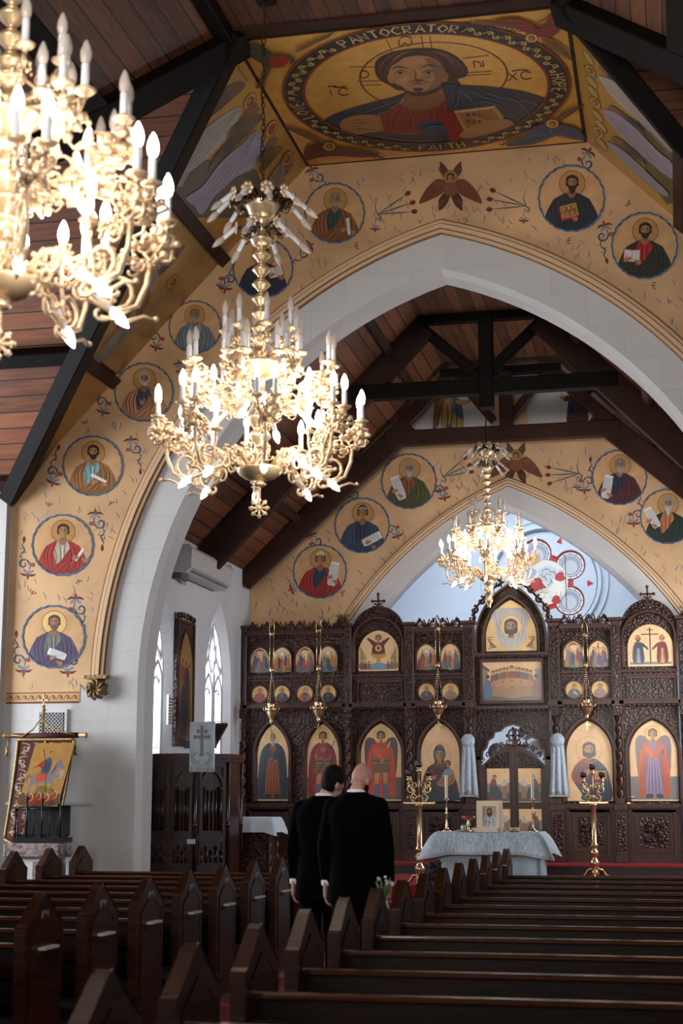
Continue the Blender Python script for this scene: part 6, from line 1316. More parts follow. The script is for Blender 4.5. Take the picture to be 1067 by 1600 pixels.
mb = MB(); mb.ball((-2.55, 25.15, 2.56), .05, SKIN, 10, (.8, .8, 1.1)); mb.tube([(-2.55, 25.16, 2.5), (-2.54, 25.15, 2.2), (-2.55, 25.16, 1.7)], [.04, .06, .03], SKIN, 8); mb.tube([(-2.85, 25.17, 2.42), (-2.55, 25.16, 2.42), (-2.25, 25.17, 2.42)], .022, SKIN, 8); mb.build('figure', t)
# ================================================================== CHANDELIERS
def sp3(mb, cx_, cz_, r, a0, turn, w_, m=GILT, y=0, n=12):
    mb.tube([(cx_ + r * (1 - .85 * t) * cos(a0 + turn * t), y, cz_ + r * (1 - .85 * t) * sin(a0 + turn * t)) for t in [i / n for i in range(n + 1)]], [w_ * (1 - .3 * i / n) for i in range(n + 1)], m, 5)
def leaves(mb, x, z, s, n, seed, m=GILT):
    rnd_ = random.Random(seed)
    for i in range(n):
        a = rnd_.uniform(0, 6.28); r = s * rnd_.uniform(.2, 1); yy = s * rnd_.uniform(-.8, .8)
        mb.ball((x + r * cos(a), yy, z + r * sin(a) * .8), s * rnd_.uniform(.16, .34), m, 6, (1, .6, .8))
    for i in range(max(3, n // 4)):
        a = i * 6.28 / max(3, n // 4); mb.tube([(x, 0, z), (x + s * .8 * cos(a), s * .4 * sin(i * 2), z + s * .8 * sin(a)), (x + s * 1.1 * cos(a + .6), s * .8 * sin(i * 2), z + s * sin(a + .6)), (x + s * .8 * cos(a + 1.1), s * .9 * sin(i * 2), z + s * .7 * sin(a + 1.1))], s * .09, m, 5)
def pan_(mb, x, y, z, r, m=GILT):
    n = 16; prof = [(.012, -.03), (.010, -.012), (r * .7, -.008), (r, .006), (r * .9, .008), (.016, .0), (.018, .02), (0, .02)]
    b = len(mb.v); mb.lathe(prof, m, (x, y, z), n, cap=False)
def make_chandelier(label):
    root = thing('chandelier', (0, 0, 0), label, 'chandelier', 'gilt candle chandeliers hanging over the aisle')
    mb = MB()
    prof = [(0, -.09), (.03, -.085), (.045, -.07), (.03, -.055), (.022, -.05), (.06, -.045), (.10, -.03), (.135, -.005), (.15, .02), (.152, .03), (.14, .035), (.05, .04), (.03, .06), (.035, .10), (.06, .12), (.03, .15), (.028, .18), (.05, .21), (.072, .24), (.06, .275), (.04, .285), (.045, .30), (.07, .33), (.08, .36), (.085, .37), (.04, .38), (.03, .42), (.035, .50), (.055, .52), (.03, .55), (.03, .62),
            (.06, .635), (.09, .65), (.10, .68), (.14, .715), (.146, .73), (.12, .735), (.04, .74), (.05, .78), (.07, .80), (.03, .82), (.03, .86), (.055, .875), (.068, .895), (.07, .905), (.03, .91)]
    z = .92
    for k in range(6):
        prof += [(.022, z), (.03, z + .012), (.058, z + .04), (.062, z + .048), (.05, z + .065), (.025, z + .085), (.02, z + .095)]; z += .10
    prof += [(.03, z), (.06, z + .02), (.075, z + .05), (.078, z + .06), (.03, z + .065), (.03, z + .12), (.045, z + .15), (.03, z + .19), (.06, z + .21), (.085, z + .23), (.10, z + .27), (.125, z + .30), (.12, z + .31), (.02, z + .315), (.015, z + .40), (0, z + .40)]
    mb.lathe(prof, GILTS, n=24, cap=False); mb.build('stem', root); ztop = z + .40
    mb = MB(); mb.tube([(0, 0, -.09), (0, 0, -.17)], .007, GILT, 6)
    for k in range(5): mb.ball((0, 0, -.10 - .016 * k), .011, GILT, 6)
    for k in range(8):
        a = k * pi / 4; mb.tube([(0, 0, -.225), (.035 * cos(a), 0, -.225 + .035 * sin(a)), (.066 * cos(a), 0, -.225 + .066 * sin(a))], [.006, .008, .011], GILT, 5)
        mb.ball((.05 * cos(a + .16), 0, -.225 + .05 * sin(a + .16)), .008, GILT, 6, (1, .5, 1)); mb.ball((.05 * cos(a - .16), 0, -.225 + .05 * sin(a - .16)), .008, GILT, 6, (1, .5, 1))
    mb.ball((0, 0, -.225), .018, GILT, 8); mb.build('cross_pendant', root)
    # prototypes of arms along +x
    arms = {}
    mb = MB()
    mb.tube([(.10, 0, .03), (.20, 0, .13), (.30, 0, .10), (.36, 0, .0), (.46, 0, -.05), (.55, 0, -.01), (.59, 0, .09), (.60, 0, .19)], [.016, .015, .014, .014, .013, .013, .012, .012], GILT, 6)
    sp3(mb, .23, .07, .075, pi, -6.5, .011); sp3(mb, .33, .02, .07, 0, 6.5, .010); sp3(mb, .46, .05, .085, -pi / 2, 7.5, .012); sp3(mb, .40, -.05, .06, pi / 2, -6, .010); sp3(mb, .52, .14, .06, pi, -6, .009)
    mb.tube([(.40, 0, -.07), (.50, 0, -.08), (.58, 0, -.05), (.62, 0, -.06)], .009, GILT, 5); mb.ball((.63, 0, -.055), .013, GILT, 6)
    leaves(mb, .62, .26, .09, 34, 1); leaves(mb, .53, .19, .06, 16, 2); leaves(mb, .27, .1, .06, 14, 4); leaves(mb, .17, .09, .05, 12, 14); leaves(mb, .42, .03, .05, 8, 15); mb.tube([(.44, 0, .03), (.41, 0, .14), (.41, 0, .20)], .010, GILT, 5)
    for s in (-1, 1): pan_(mb, .655, s * .055, .345, .045); mb.tube([(.61, 0, .2), (.65, s * .05, .27), (.655, s * .055, .34)], .009, GILT, 5)
    pan_(mb, .41, 0, .215, .045); mb.lathe([(.02, 0), (.028, .01), (.02, .02)], GILT, (.36, 0, .045), 8, (1, 0, -1)); arms['low'] = mb
    mb = MB(); mb.T = Matrix.Diagonal((1.09, 1, 1, 1)); mb.tube([(.04, 0, .50), (.14, 0, .44), (.24, 0, .46), (.33, 0, .50), (.40, 0, .58), (.43, 0, .66)], .011, GILT, 6)
    sp3(mb, .20, .52, .06, -pi / 2, 6.5, .009); sp3(mb, .30, .56, .06, -pi / 2, -6.5, .009); leaves(mb, .40, .57, .09, 30, 5); leaves(mb, .28, .47, .05, 12, 6); leaves(mb, .2, .42, .045, 9, 8)
    for s in (-1, 1): pan_(mb, .44, s * .05, .685, .045); mb.tube([(.41, 0, .6), (.44, s * .045, .64), (.44, s * .05, .68)], .008, GILT, 5)
    pan_(mb, .305, 0, .465, .042); arms['mid'] = mb
    mb = MB(); mb.tube([(.05, 0, .78), (.12, 0, .80), (.18, 0, .84), (.22, 0, .90)], .009, GILT, 6); sp3(mb, .14, .86, .05, -pi / 2, 6.5, .008); leaves(mb, .20, .85, .05, 16, 7); pan_(mb, .235, 0, .93, .042); pan_(mb, .245, .07, .745, .038); mb.tube([(.19, 0, .82), (.22, .05, .77), (.245, .07, .74)], .007, GILT, 5); arms['top'] = mb
    zc = z + .22; mb = MB(); mb.tube([(.03, 0, zc + .12), (.12, 0, zc + .15), (.2, 0, zc + .13)], .009, CHAINM, 5); leaves(mb, .16, zc + .10, .06, 12, 9, mat('dark_gilt', '#4a3826', .4, .6))
    for k in range(7): a = k * 2 * pi / 7; mb.ball((.215, .033 * cos(a), zc + .12 + .033 * sin(a)), .018, GILT, 6, (.5, 1, 1))
    mb.ball((.215, 0, zc + .12), .022, GILT, 6, (.6, 1, 1)); arms['crown'] = mb
    zd = z + .05; mb = MB(); mb.tube([(.03, 0, zd + .08), (.1, 0, zd + .1), (.16, 0, zd + .08)], .008, CHAINM, 5); leaves(mb, .12, zd + .06, .045, 9, 10, MATS['dark_gilt'])
    for k in range(7): a = k * 2 * pi / 7; mb.ball((.17, .028 * cos(a), zd + .08 + .028 * sin(a)), .015, GILT, 6, (.5, 1, 1))
    arms['crown2'] = mb
    proto = {}
    def put(kind, ang):
        if kind not in proto: o = arms[kind].build('arm', root); proto[kind] = o
        else: o = proto[kind].copy(); COL.objects.link(o); o.parent = root
        o.rotation_euler = (0, 0, ang)
    mb = MB(); mb.lathe([(.0155, 0), (.016, .03), (.015, .11), (.013, .115), (0, .115)], CANDW, n=10); cand = mb
    prf = [(.011, .112), (.018, .125), (.0225, .147), (.021, .17), (.013, .195), (.005, .212), (0, .217)]
    lb_ = MB(); lb_.lathe(prf, BULB, n=10, cap=False)
    ub_ = MB(); ub_.lathe(prf, CLEAR, n=10, cap=False); ub_.lathe([(.004, .118), (.007, .135), (.006, .160), (0, .168)], AMBER, n=6, cap=False)
    st = {}
    def candle(r, z_, ang, lit, down=False, off=0):
        if 'c' not in st: o = cand.build('candle', root); st['c'] = o
        else: o = st['c'].copy(); COL.objects.link(o); o.parent = root
        k = 'l' if lit else 'u'
        if k not in st: b = (lb_ if lit else ub_).build('bulb', o, label='glowing white flame bulb' if lit else 'unlit clear flame bulb'); st[k] = b
        else: b = st[k].copy(); COL.objects.link(b); b.parent = o
        p = Vector((r * cos(ang) - off * sin(ang), r * sin(ang) + off * cos(ang), z_))
        o.location = p
        if down: o.rotation_mode = 'QUATERNION'; o.rotation_quaternion = Vector((0, 0, 1)).rotation_difference(Vector((cos(ang), sin(ang), -.95 if down == 1 else -1.7)).normalized())
    for k in range(8):
        a = k * pi / 4 + .22; put('low', a)
        candle(.655, .345, a, 1, 0, .055); candle(.655, .345, a, 1, 0, -.055); candle(.41, .215, a, 1); candle(.36, .045, a, 1, 1)
        b = a + pi / 8; put('mid', b); candle(.48, .685, b, 0, 0, .05); candle(.48, .685, b, 0, 0, -.05); candle(.332, .465, b, 1)
        if k % 2: candle(.22, .43, b, 1, 1)
        put('top', a + .1); candle(.235, .93, a + .1, 0); candle(.245, .745, a + .1, 0, 0, .07)
    for k in range(10): a = k * pi / 5; put('crown', a); candle(.215, zc + .12, a, 0, 1)
    for k in range(6): a = k * pi / 3 + .3; put('crown2', a); candle(.17, zd + .08, a, 0, 1)
    return root, ztop
def chain(root, z0, z1):
    mb = MB(); n = int((z1 - z0) / .038)
    for i in range(n):
        z_ = z0 + (i + .5) * (z1 - z0) / n; h = .026; pts = []
        for k in range(10):
            a = k * 2 * pi / 10; u, v = .012 * cos(a), h * sin(a); pts.append((u, 0, z_ + v) if i % 2 else (0, u, z_ + v))
        mb.tube(pts, .0035, CHAINM, 5, True)
    mb.tube([(.014 * sin(k * .9), .012 * cos(k * .9), z0 + (z1 - z0) * k / 24) for k in range(25)], .004, CHAINM, 5)
    mb.build('chain', root, off=(0, 0, 0))
chs = []
ch, ztop = make_chandelier('large gilt chandelier with lit candle bulbs in the middle of the picture')
def dup3(root, loc, label):
    r = root.copy(); COL.objects.link(r); r.location = loc; r['label'] = label
    for c_ in list(root.children):
        c = c_.copy(); COL.objects.link(c); c.parent = r
        for g in list(c_.children): d = g.copy(); COL.objects.link(d); d.parent = c
    return r
bulbs_at = []
c1o = dup3(ch, (XC, 5.45, 3.58), 'nearest chandelier, cut off by the upper left edge of the picture'); c1o.rotation_euler = (0, 0, .35)
c3o = dup3(ch, (-2.466, 21.25, 4.585), 'smallest and farthest chandelier, hanging in front of the icon screen'); c3o.rotation_euler = (0, 0, .6)
ch.location = (XC, 9.38, 3.64); ch.rotation_euler = (0, 0, .1)
# extra lower stem on the farthest chandelier
mb = MB(); mb.lathe([(0, -.42), (.02, -.41), (.03, -.39), (.02, -.37), (.045, -.34), (.062, -.30), (.03, -.27), (.02, -.25), (.055, -.22), (.075, -.16), (.04, -.13), (.03, -.11), (.07, -.08), (.09, -.03), (.05, 0), (0, 0)], GILTS, n=20, cap=False)
mb.build('lower_stem', c3o, off=(0, 0, 0))
for o, zz in ((c1o, 6.92), (ch, 6.92), (c3o, 7.0)): chain(o, ztop, zz - o.location.z)
def lampset(o, pw):
    for k in range(5):
        a = k * 2 * pi / 5 + .4
        l = bpy.data.lights.new('candle_bulb_light', 'POINT'); l.energy = pw; l.color = (1, .89, .77); l.shadow_soft_size = .06
        q = bpy.data.objects.new('candle_bulb_light', l); COL.objects.link(q); q.location = o.location + Vector((.52 * cos(a), .52 * sin(a), .44))
    for zz, p2 in ((.02, .8), (.60, 1.0)):
        l = bpy.data.lights.new('candle_bulb_light', 'POINT'); l.energy = pw * p2; l.color = (1, .89, .77); l.shadow_soft_size = .06
        q = bpy.data.objects.new('candle_bulb_light', l); COL.objects.link(q); q.location = o.location + Vector((.25, -.22, zz))
for o in (c1o, ch, c3o): lampset(o, 5.5)

# ================================================================== HANGING OIL LAMPS
def hlamp(px, ytop, yball, ylamp, ybot, label):
    Yp = 23.1; top = hitY(px, ytop, Yp); x = top.x; t = thing('hanging_oil_lamp', (x, Yp, top.z), label, 'hanging lamp', 'brass oil lamps hanging before the screen')
    zb, zl, zo = hitY(px, yball, Yp).z, hitY(px, ylamp, Yp).z, hitY(px, ybot, Yp).z
    mb = MB(); mb.tube([(x + s_, Yp, z_) for s_, z_ in ((-.04, top.z - .2), (-.035, top.z - .04), (0, top.z + .02), (.035, top.z - .04), (.04, top.z - .2))], .006, BRASS, 5); mb.tube([(x, YS - .1, top.z - .12), (x, Yp, top.z + .02)], .008, IRON, 5)
    mb.lathe([(.01, -.03), (.045, -.02), (.05, 0), (.03, .02), (.01, .03)], BRASS, (x, Yp, top.z - .2), 12); mb.build('hook', t)
    mb = MB()
    for s_ in (-1, 1): mb.tube([(x + s_ * .030, Yp, top.z - .2), (x + s_ * .032, Yp, zb)], .007, BRASS, 5)
    mb.build('rod', t)
    mb = MB(); mb.lathe([(.0, -.05), (.015, -.045), (.038, -.02), (.042, 0), (.038, .02), (.015, .045), (0, .05)], BRASS, (x, Yp, zb), 14, cap=False); mb.build('ball', t)
    mb = MB()
    for k in range(3):
        a = k * 2 * pi / 3 + .5; n = int((zb - zl) / .035)
        for i in range(n):
            f = (i + .5) / n; r = .10 * f; mb.ball((x + r * cos(a), Yp + r * sin(a), zb - .05 + (zl + .02 - zb + .05) * f), .010, BRASS, 5, (.8, .8, 1.3))
    mb.build('chain', t)
    mb = MB(); mb.lathe([(0, zo - zl + .12), (.014, zo - zl + .14), (.03, zo - zl + .17), (.02, -.12), (.05, -.08), (.085, -.02), (.09, .02), (.11, .035), (.075, .05), (.06, .09), (.075, .12), (.05, .13), (.045, .08)], BRASS, (x, Yp, zl), 18, cap=False)
    for k in range(6): a = k * pi / 3; mb.tube([(x + .08 * cos(a), Yp + .08 * sin(a), zl), (x + .125 * cos(a), Yp + .125 * sin(a), zl + .03), (x + .12 * cos(a), Yp + .12 * sin(a), zl + .08)], .008, BRASS, 5)
    mb.build('lamp_bowl', t)
    mb = MB(); mb.lathe([(0, .05), (.04, .06), (.05, .12), (.045, .15), (0, .15)], GLASSR, (x, Yp, zl), 12, cap=False); mb.build('glass_cup', t)
    mb = MB(); cross(mb, x, Yp, zo - .02, .45, BRASS); mb.build('cross_pendant', t)
hlamp(425, 970, 1047, 1112, 1145, 'leftmost hanging brass lamp, over the old monk icon')
hlamp(498, 965, 1045, 1110, 1142, 'second hanging brass lamp from the left, over the spear-bearing soldier icon')
hlamp(683, 963, 1040, 1108, 1138, 'hanging brass lamp over the icon of the veiled woman with child')
hlamp(913, 972, 1040, 1106, 1138, 'rightmost hanging brass lamp, over the icon of the bearded man with book')

# ================================================================== CANDELABRA
def candelabrum(x, y, z0, label):
    t = thing('candelabrum', (x, y, z0), label, 'candle stand', 'tall brass candle stands before the screen')
    mb = MB(); mb.lathe([(0, .02), (.05, .03), (.06, .06), (.04, .09), (.035, .13), (.065, .17), (.07, .21), (.04, .25), (.03, .28), (.055, .31), (.06, .35), (.035, .38), (.03, .40), (.055, .43), (.055, .45), (.035, .47), (.036, .96), (.05, .98), (.06, 1.0), (.03, 1.01), (0, 1.01)], BRASS, (x, y, z0), 18, cap=False); mb.build('column', t)
    for k in range(3):
        a = k * 2 * pi / 3 + .5; mb = MB(); mb.tube([(x + .04 * cos(a), y + .04 * sin(a), z0 + .12), (x + .11 * cos(a), y + .11 * sin(a), z0 + .10), (x + .16 * cos(a), y + .16 * sin(a), z0 + .03), (x + .20 * cos(a), y + .20 * sin(a), z0 + .02)], [.02, .02, .018, .025], BRASS, 8); mb.build('foot', t)
    mb = MB(); zz = z0 + 1.02; mb.box(x - .19, x + .19, y - .02, y + .02, zz - .01, zz + .012, BRASS)
    for s in (-1, 1): mb.ball((x + s * .19, y, zz), .022, BRASS, 7)
    for s in (-1, 1):
        for cx_, cz_, r, a0, tr in ((.06, .07, .055, -pi / 2, 7), (.10, .17, .06, pi / 2, -7), (.05, .22, .045, -pi / 2, 7), (.12, .24, .04, pi, -6)):
            mb.tube([(x + s * (cx_ + r * (1 - .8 * q) * cos(a0 + tr * q)), y, zz + cz_ + r * (1 - .8 * q) * sin(a0 + tr * q)) for q in [i / 14 for i in range(15)]], .011, BRASS, 6)
        mb.tube([(x + s * .04, y, zz), (x + s * .12, y, zz + .07), (x + s * .05, y, zz + .15), (x + s * .14, y, zz + .22), (x + s * .13, y, zz + .30)], .012, BRASS, 6)
    mb.tube([(x, y, zz), (x, y, zz + .42)], .012, BRASS, 6); mb.ball((x, y, zz + .08), .03, BRASS, 8); mb.build('scroll_head', t)
    for dx, dz in ((-.13, .30), (0, .41), (.13, .30)):
        mb = MB(); mb.lathe([(.01, -.02), (.045, .0), (.02, .01), (.025, .03), (.035, .04), (0, .04)], BRASS, (x + dx, y, zz + dz), 12, cap=False); mb.build('holder', t)
        mb = MB(); mb.lathe([(.015, .03), (.04, .05), (.048, .08), (.04, .11), (.044, .12), (0, .11)], GLASSR, (x + dx, y, zz + dz), 12, cap=False); mb.build('glass_cup', t)
pl = hitY(656, 1384, 20.0); candelabrum(pl.x, 20.0, .50, 'brass candle stand left of the altar table, with three dark red glass cups')
pr = hitY(930, 1362, 22.2); candelabrum(pr.x, 22.2, .50, 'brass candle stand standing before the icon of the bearded man with book')

# ================================================================== DRAPED TABLE AND WHAT STANDS ON IT
def drape(x0, x1, y0, y1, zt, drop, flare, m, hem=None, cdrop=0, amp=.012, freq=26, zfl=None):
    mb = MB(); per = []; nx, ny = 24, 16
    per += [(x0 + (x1 - x0) * i / nx, y0, 0, -1) for i in range(nx)] + [(x1, y0 + (y1 - y0) * i / ny, 1, 0) for i in range(ny)] + [(x1 - (x1 - x0) * i / nx, y1, 0, 1) for i in range(nx)] + [(x0, y1 - (y1 - y0) * i / ny, -1, 0) for i in range(ny)]
    K = 8; n = len(per); vs = []; cx_, cy_ = (x0 + x1) / 2, (y0 + y1) / 2
    for j in range(K + 1):
        f = j / K
        for i, (x, y, ux, uy) in enumerate(per):
            cd = max(abs(x - cx_) / ((x1 - x0) / 2), 0) * max(abs(y - cy_) / ((y1 - y0) / 2), 0); cd = max(0, cd - .72) / .28
            vx, vy = (ux, uy) if cd <= 0 else ((x - cx_) / abs(x - cx_) * (.7 * cd + (1 - cd) * abs(ux)) if abs(x - cx_) > 1e-6 else 0, (y - cy_) / abs(y - cy_) * (.7 * cd + (1 - cd) * abs(uy)) if abs(y - cy_) > 1e-6 else 0)
            d = flare * (f ** .7) * (1 + 1.6 * cd) + amp * f * sin(i * freq * 2 * pi / n)
            vs.append((x + vx * d, y + vy * d, zt - (drop + cdrop * cd) * f))
    mb.add(vs, [(j * n + i, j * n + (i + 1) % n, (j + 1) * n + (i + 1) % n, (j + 1) * n + i) for j in range(K) for i in range(n)], m, True)
    if hem:
        b = (K - 1) * n; mb.add([(a + (a - cx_) * .004, c + (c - cy_) * .004 - 0, z_) for a, c, z_ in vs[b:]], [(i, (i + 1) % n, (i + 1) % n + n, i + n) for i in range(n)], hem, True)
    mb.add([(p[0], p[1], zt) for p in per], [tuple(range(n))], m)
    return mb
TX0, TX1, TY0, TY1, TZ = -2.80, -1.60, 18.3, 19.15, 1.19
t = thing('altar_table', ((TX0 + TX1) / 2, (TY0 + TY1) / 2, .15), 'square altar table under pale blue cloths, in front of the central doors', 'table')
mb = MB(); mb.box(TX0 + .02, TX1 - .02, TY0 + .02, TY1 - .02, TZ - .05, TZ - .012, WOOD); mb.build('tabletop', t)
for a in (TX0 + .06, TX1 - .12):
    for b in (TY0 + .06, TY1 - .12): mb = MB(); mb.box(a, a + .06, b, b + .06, .165, TZ - .05, WOOD); mb.build('leg', t)
mb = drape(TX0 + .005, TX1 - .005, TY0 + .005, TY1 - .005, TZ - .008, 1.02, .02, CLOTHP, None, 0, .012, 14); tag(mb.build('undercloth', off=((TX0 + TX1) / 2, (TY0 + TY1) / 2, .2)), 'plain pale blue cloth falling to the floor around the altar table', 'tablecloth')
mb = drape(TX0 - .01, TX1 + .01, TY0 - .01, TY1 + .01, TZ, .25, .10, CLOTH, TRIMG, .06, .010, 10); tag(mb.build('brocade_cloth', off=((TX0 + TX1) / 2, (TY0 + TY1) / 2, TZ)), 'patterned blue brocade overcloth with silver braid hem on the altar table', 'tablecloth')
def tp(px, yy): p = hitY(px, 1297, yy); return p.x
def candlestick(px, yy, label):
    x = tp(px, yy); t = thing('candlestick', (x, yy, TZ), label, 'candlestick', 'brass candlesticks on the altar table')
    mb = MB(); mb.lathe([(.055, 0), (.06, .008), (.03, .02), (.015, .05), (.022, .07), (.010, .10), (.009, .20), (.02, .215), (.008, .23), (.009, .36), (.03, .375), (.032, .38), (.014, .385), (.016, .41), (0, .41)], BRASS, (x, yy, TZ), 14, cap=False); mb.build('stick', t)
    mb = MB(); mb.lathe([(.017, .39), (.017, .66), (.010, .668), (0, .668)], WAX, (x, yy, TZ), 12, cap=False); mb.tube([(x, yy, TZ + .66), (x, yy, TZ + .685)], .002, IRON, 4); mb.build('candle', t)
candlestick(698, 18.8, 'brass candlestick with ivory candle, left one on the altar table'); candlestick(833, 18.8, 'brass candlestick with ivory candle, right one on the altar table')
x = tp(765.5, 18.62); t = thing('framed_icon', (x, 18.62, TZ), 'small framed silver icon standing on the altar table', 'framed icon')
mb = MB(); fr = rect(x - .12, x + .12, TZ + .03, TZ + .33); mb.sweep(fr, [(0, 18.60), (0, 18.585), (.035, 18.585), (.035, 18.60)], mat('pale_gilt_wood', '#b7a48c', .35, .3), XZ, closed=True) ; mb.box(x - .155, x + .155, 18.60, 18.615, TZ + .0, TZ + .365, MATS['pale_gilt_wood']); mb.build('frame', t)
P = Paint(lambda a, b: Vector((x + a * .12, 18.597, TZ + .18 + b * .15)), (0, -1, 0), base=.001); P.us = .12
q = lambda L: L
P.poly([(-1, -1), (1, -1), (1, 1), (-1, 1)], '#8a8c90'); P.poly([(-.9, -.8), (-.7, -.95), (.7, -.95), (.9, -.8), (.9, .75), (.65, .95), (-.65, .95), (-.9, .75)], '#a5a6aa'); P.poly([(-.75, -.9), (.75, -.9), (.6, -.1), (.25, .15), (-.25, .15), (-.6, -.1)], '#c3c4c6', 3)
P.us = 1; halo(P, q, 0, .38, .42, '#7d5a34', '#a58046'); head(P, q, 0, .36, .27, dict(hair='#3a2014', beard='short', long=1)); P.us = 1
for L in ([(-.3, .1), (-.4, -.8)], [(0, .0), (-.1, -.85)], [(.3, .1), (.4, -.8)], [(-.6, -.3), (.2, -.5)]): P.stroke(L, .05, '#6d6e72', 3)
P.mb.build('picture', t)
mb = MB(); mb.prism([(18.615, TZ + .3), (18.615, TZ + .28), (18.74, TZ + .0), (18.76, TZ + .0)], lambda a, b, d: Vector((d, a, b)), MATS['pale_gilt_wood'], x - .03, x + .03); mb.build('strut', t)
x = tp(760, 18.45); t = thing('gospel_book', (x, 18.45, TZ), 'thick closed book with gilt edge and red ribbon lying before the small framed icon', 'book')
mb = MB(); mb.box(x - .17, x + .14, 18.36, 18.54, TZ + .003, TZ + .012, GILTS); mb.box(x - .17, x + .14, 18.36, 18.54, TZ + .042, TZ + .052, GILTS); mb.build('cover', t, bevel=.003)
mb = MB(); mb.box(x - .165, x + .13, 18.365, 18.535, TZ + .012, TZ + .042, PAPER); mb.build('pages', t)
mb = MB(); mb.tube([(x - .15, 18.36, TZ + .03), (x - .152, 18.35, TZ + .01), (x - .16, 18.34, TZ + .006), (x - .18, 18.335, TZ + .006)], .008, mat('red_ribbon', '#b01a14', .6), 5); mb.build('ribbon', t)
x = tp(732, 18.7); t = thing('votive_lamp', (x, 18.7, TZ), 'red glass votive bowl on a gilt foot, left of the small framed icon', 'votive lamp')
mb = MB(); mb.lathe([(.045, 0), (.05, .006), (.018, .02), (.012, .06), (.03, .09), (.012, .12), (.02, .14), (0, .14)], GILTS, (x, 18.7, TZ), 14, cap=False); mb.build('foot', t)
mb = MB(); mb.lathe([(.02, .135), (.07, .155), (.088, .17), (.085, .185), (.06, .18), (0, .165)], REDG, (x, 18.7, TZ), 18, cap=False); mb.build('bowl', t)
def plate(px, yy, r, label, extra):
    x = tp(px, yy); t = thing('gilt_dish', (x, yy, TZ), label, 'dish'); mb = MB(); mb.lathe([(0, .004), (r * .7, .004), (r, .022), (r * 1.03, .024), (r * .75, .012), (0, .01)], GILT, (x, yy, TZ), 20, cap=False); mb.build('plate', t); extra(t, x, yy)
def e1(t, x, y):
    mb = MB(); mb.lathe([(.02, .012), (.035, .03), (.04, .06), (.03, .08), (0, .085)], mat('clear_glass_jar', '#a8a8a6', .08, spec=.9), (x + .02, y, TZ), 12, cap=False); mb.build('glass_jar', t)
def e2(t, x, y):
    mb = MB()
    for k in range(14): a = k * 2 * pi / 14; mb.ball((x + .05 * cos(a), y + .05 * sin(a), TZ + .035 + .015 * sin(3 * a)), .012, GILT, 6)
    mb.lathe([(.03, .012), (.05, .03), (.045, .05), (.05, .055)], GILTS, (x, y, TZ), 14, cap=False); mb.build('crown_ring', t)
def e3(t, x, y):
    mb = MB(); mb.tube([(x, y, TZ + .02), (x + .02, y, TZ + .07), (x + .01, y, TZ + .11)], [.03, .02, .01], GILT, 8); mb.build('lid', t)
plate(722, 18.5, .07, 'gilt dish with a small glass jar at the left of the altar table', e1); plate(783, 18.75, .07, 'gilt dish with a domed lid just right of the small framed icon', e3); plate(804, 18.5, .075, 'gilt dish holding a beaded ring near the right candlestick', e2)
for px, lb, yy in ((694, 'folded white paper at the left front corner of the altar table', 18.42), (822, 'flat white paper at the right front edge of the altar table', 18.42)):
    x = tp(px, yy); mb = MB(); mb.box(x - .09, x + .09, yy - .06, yy + .06, TZ + .002, TZ + .008, PAPER); mb.box(x - .08, x + .07, yy - .055, yy + .05, TZ + .008, TZ + .011, PAPER); tag(mb.build('paper_sheet', off=(x, yy, TZ)), lb, 'paper')

# ================================================================== SMALL SIDE TABLE
x0, x1, y0, y1, zt = -5.90, -5.38, 20.55, 21.0, 1.33
t = thing('side_stand', ((x0 + x1) / 2, (y0 + y1) / 2, .50), 'dark carved stand with twisted legs, between the pulpit and the screen', 'stand')
mb = MB(); mb.box(x0, x1, y0, y1, zt - .04, zt - .01, ICW); mb.build('top', t); mb = MB(); mb.box(x0 + .04, x1 - .04, y0 + .04, y1 - .04, .62, zt - .05, CARV); mb.box(x0, x1, y0, y1, .50, .60, ICW); mb.build('body', t)
for a in (x0 + .03, x1 - .03):
    for b in (y0 + .03, y1 - .03):
        mb = MB(); n, k = 10, 30; vs = []
        for j in range(k + 1):
            z = .60 + (zt - .66) * j / k
            for i in range(n): an = 2 * pi * i / n; rr = .032 * (.8 + .3 * cos(2 * an - z * 40)); vs.append((a + rr * cos(an), b + rr * sin(an), z))
        mb.add(vs, [(j * n + i, j * n + (i + 1) % n, (j + 1) * n + (i + 1) % n, (j + 1) * n + i) for j in range(k) for i in range(n)], ICW, True); mb.build('leg', t)
mb = drape(x0 - .02, x1 + .02, y0 - .02, y1 + .02, zt, .20, .05, CLOTHW, CLOTHW, .05, .014, 12); tag(mb.build('linen_cloth', off=((x0 + x1) / 2, (y0 + y1) / 2, zt)), 'white linen cloth draped over the dark carved side stand', 'tablecloth')

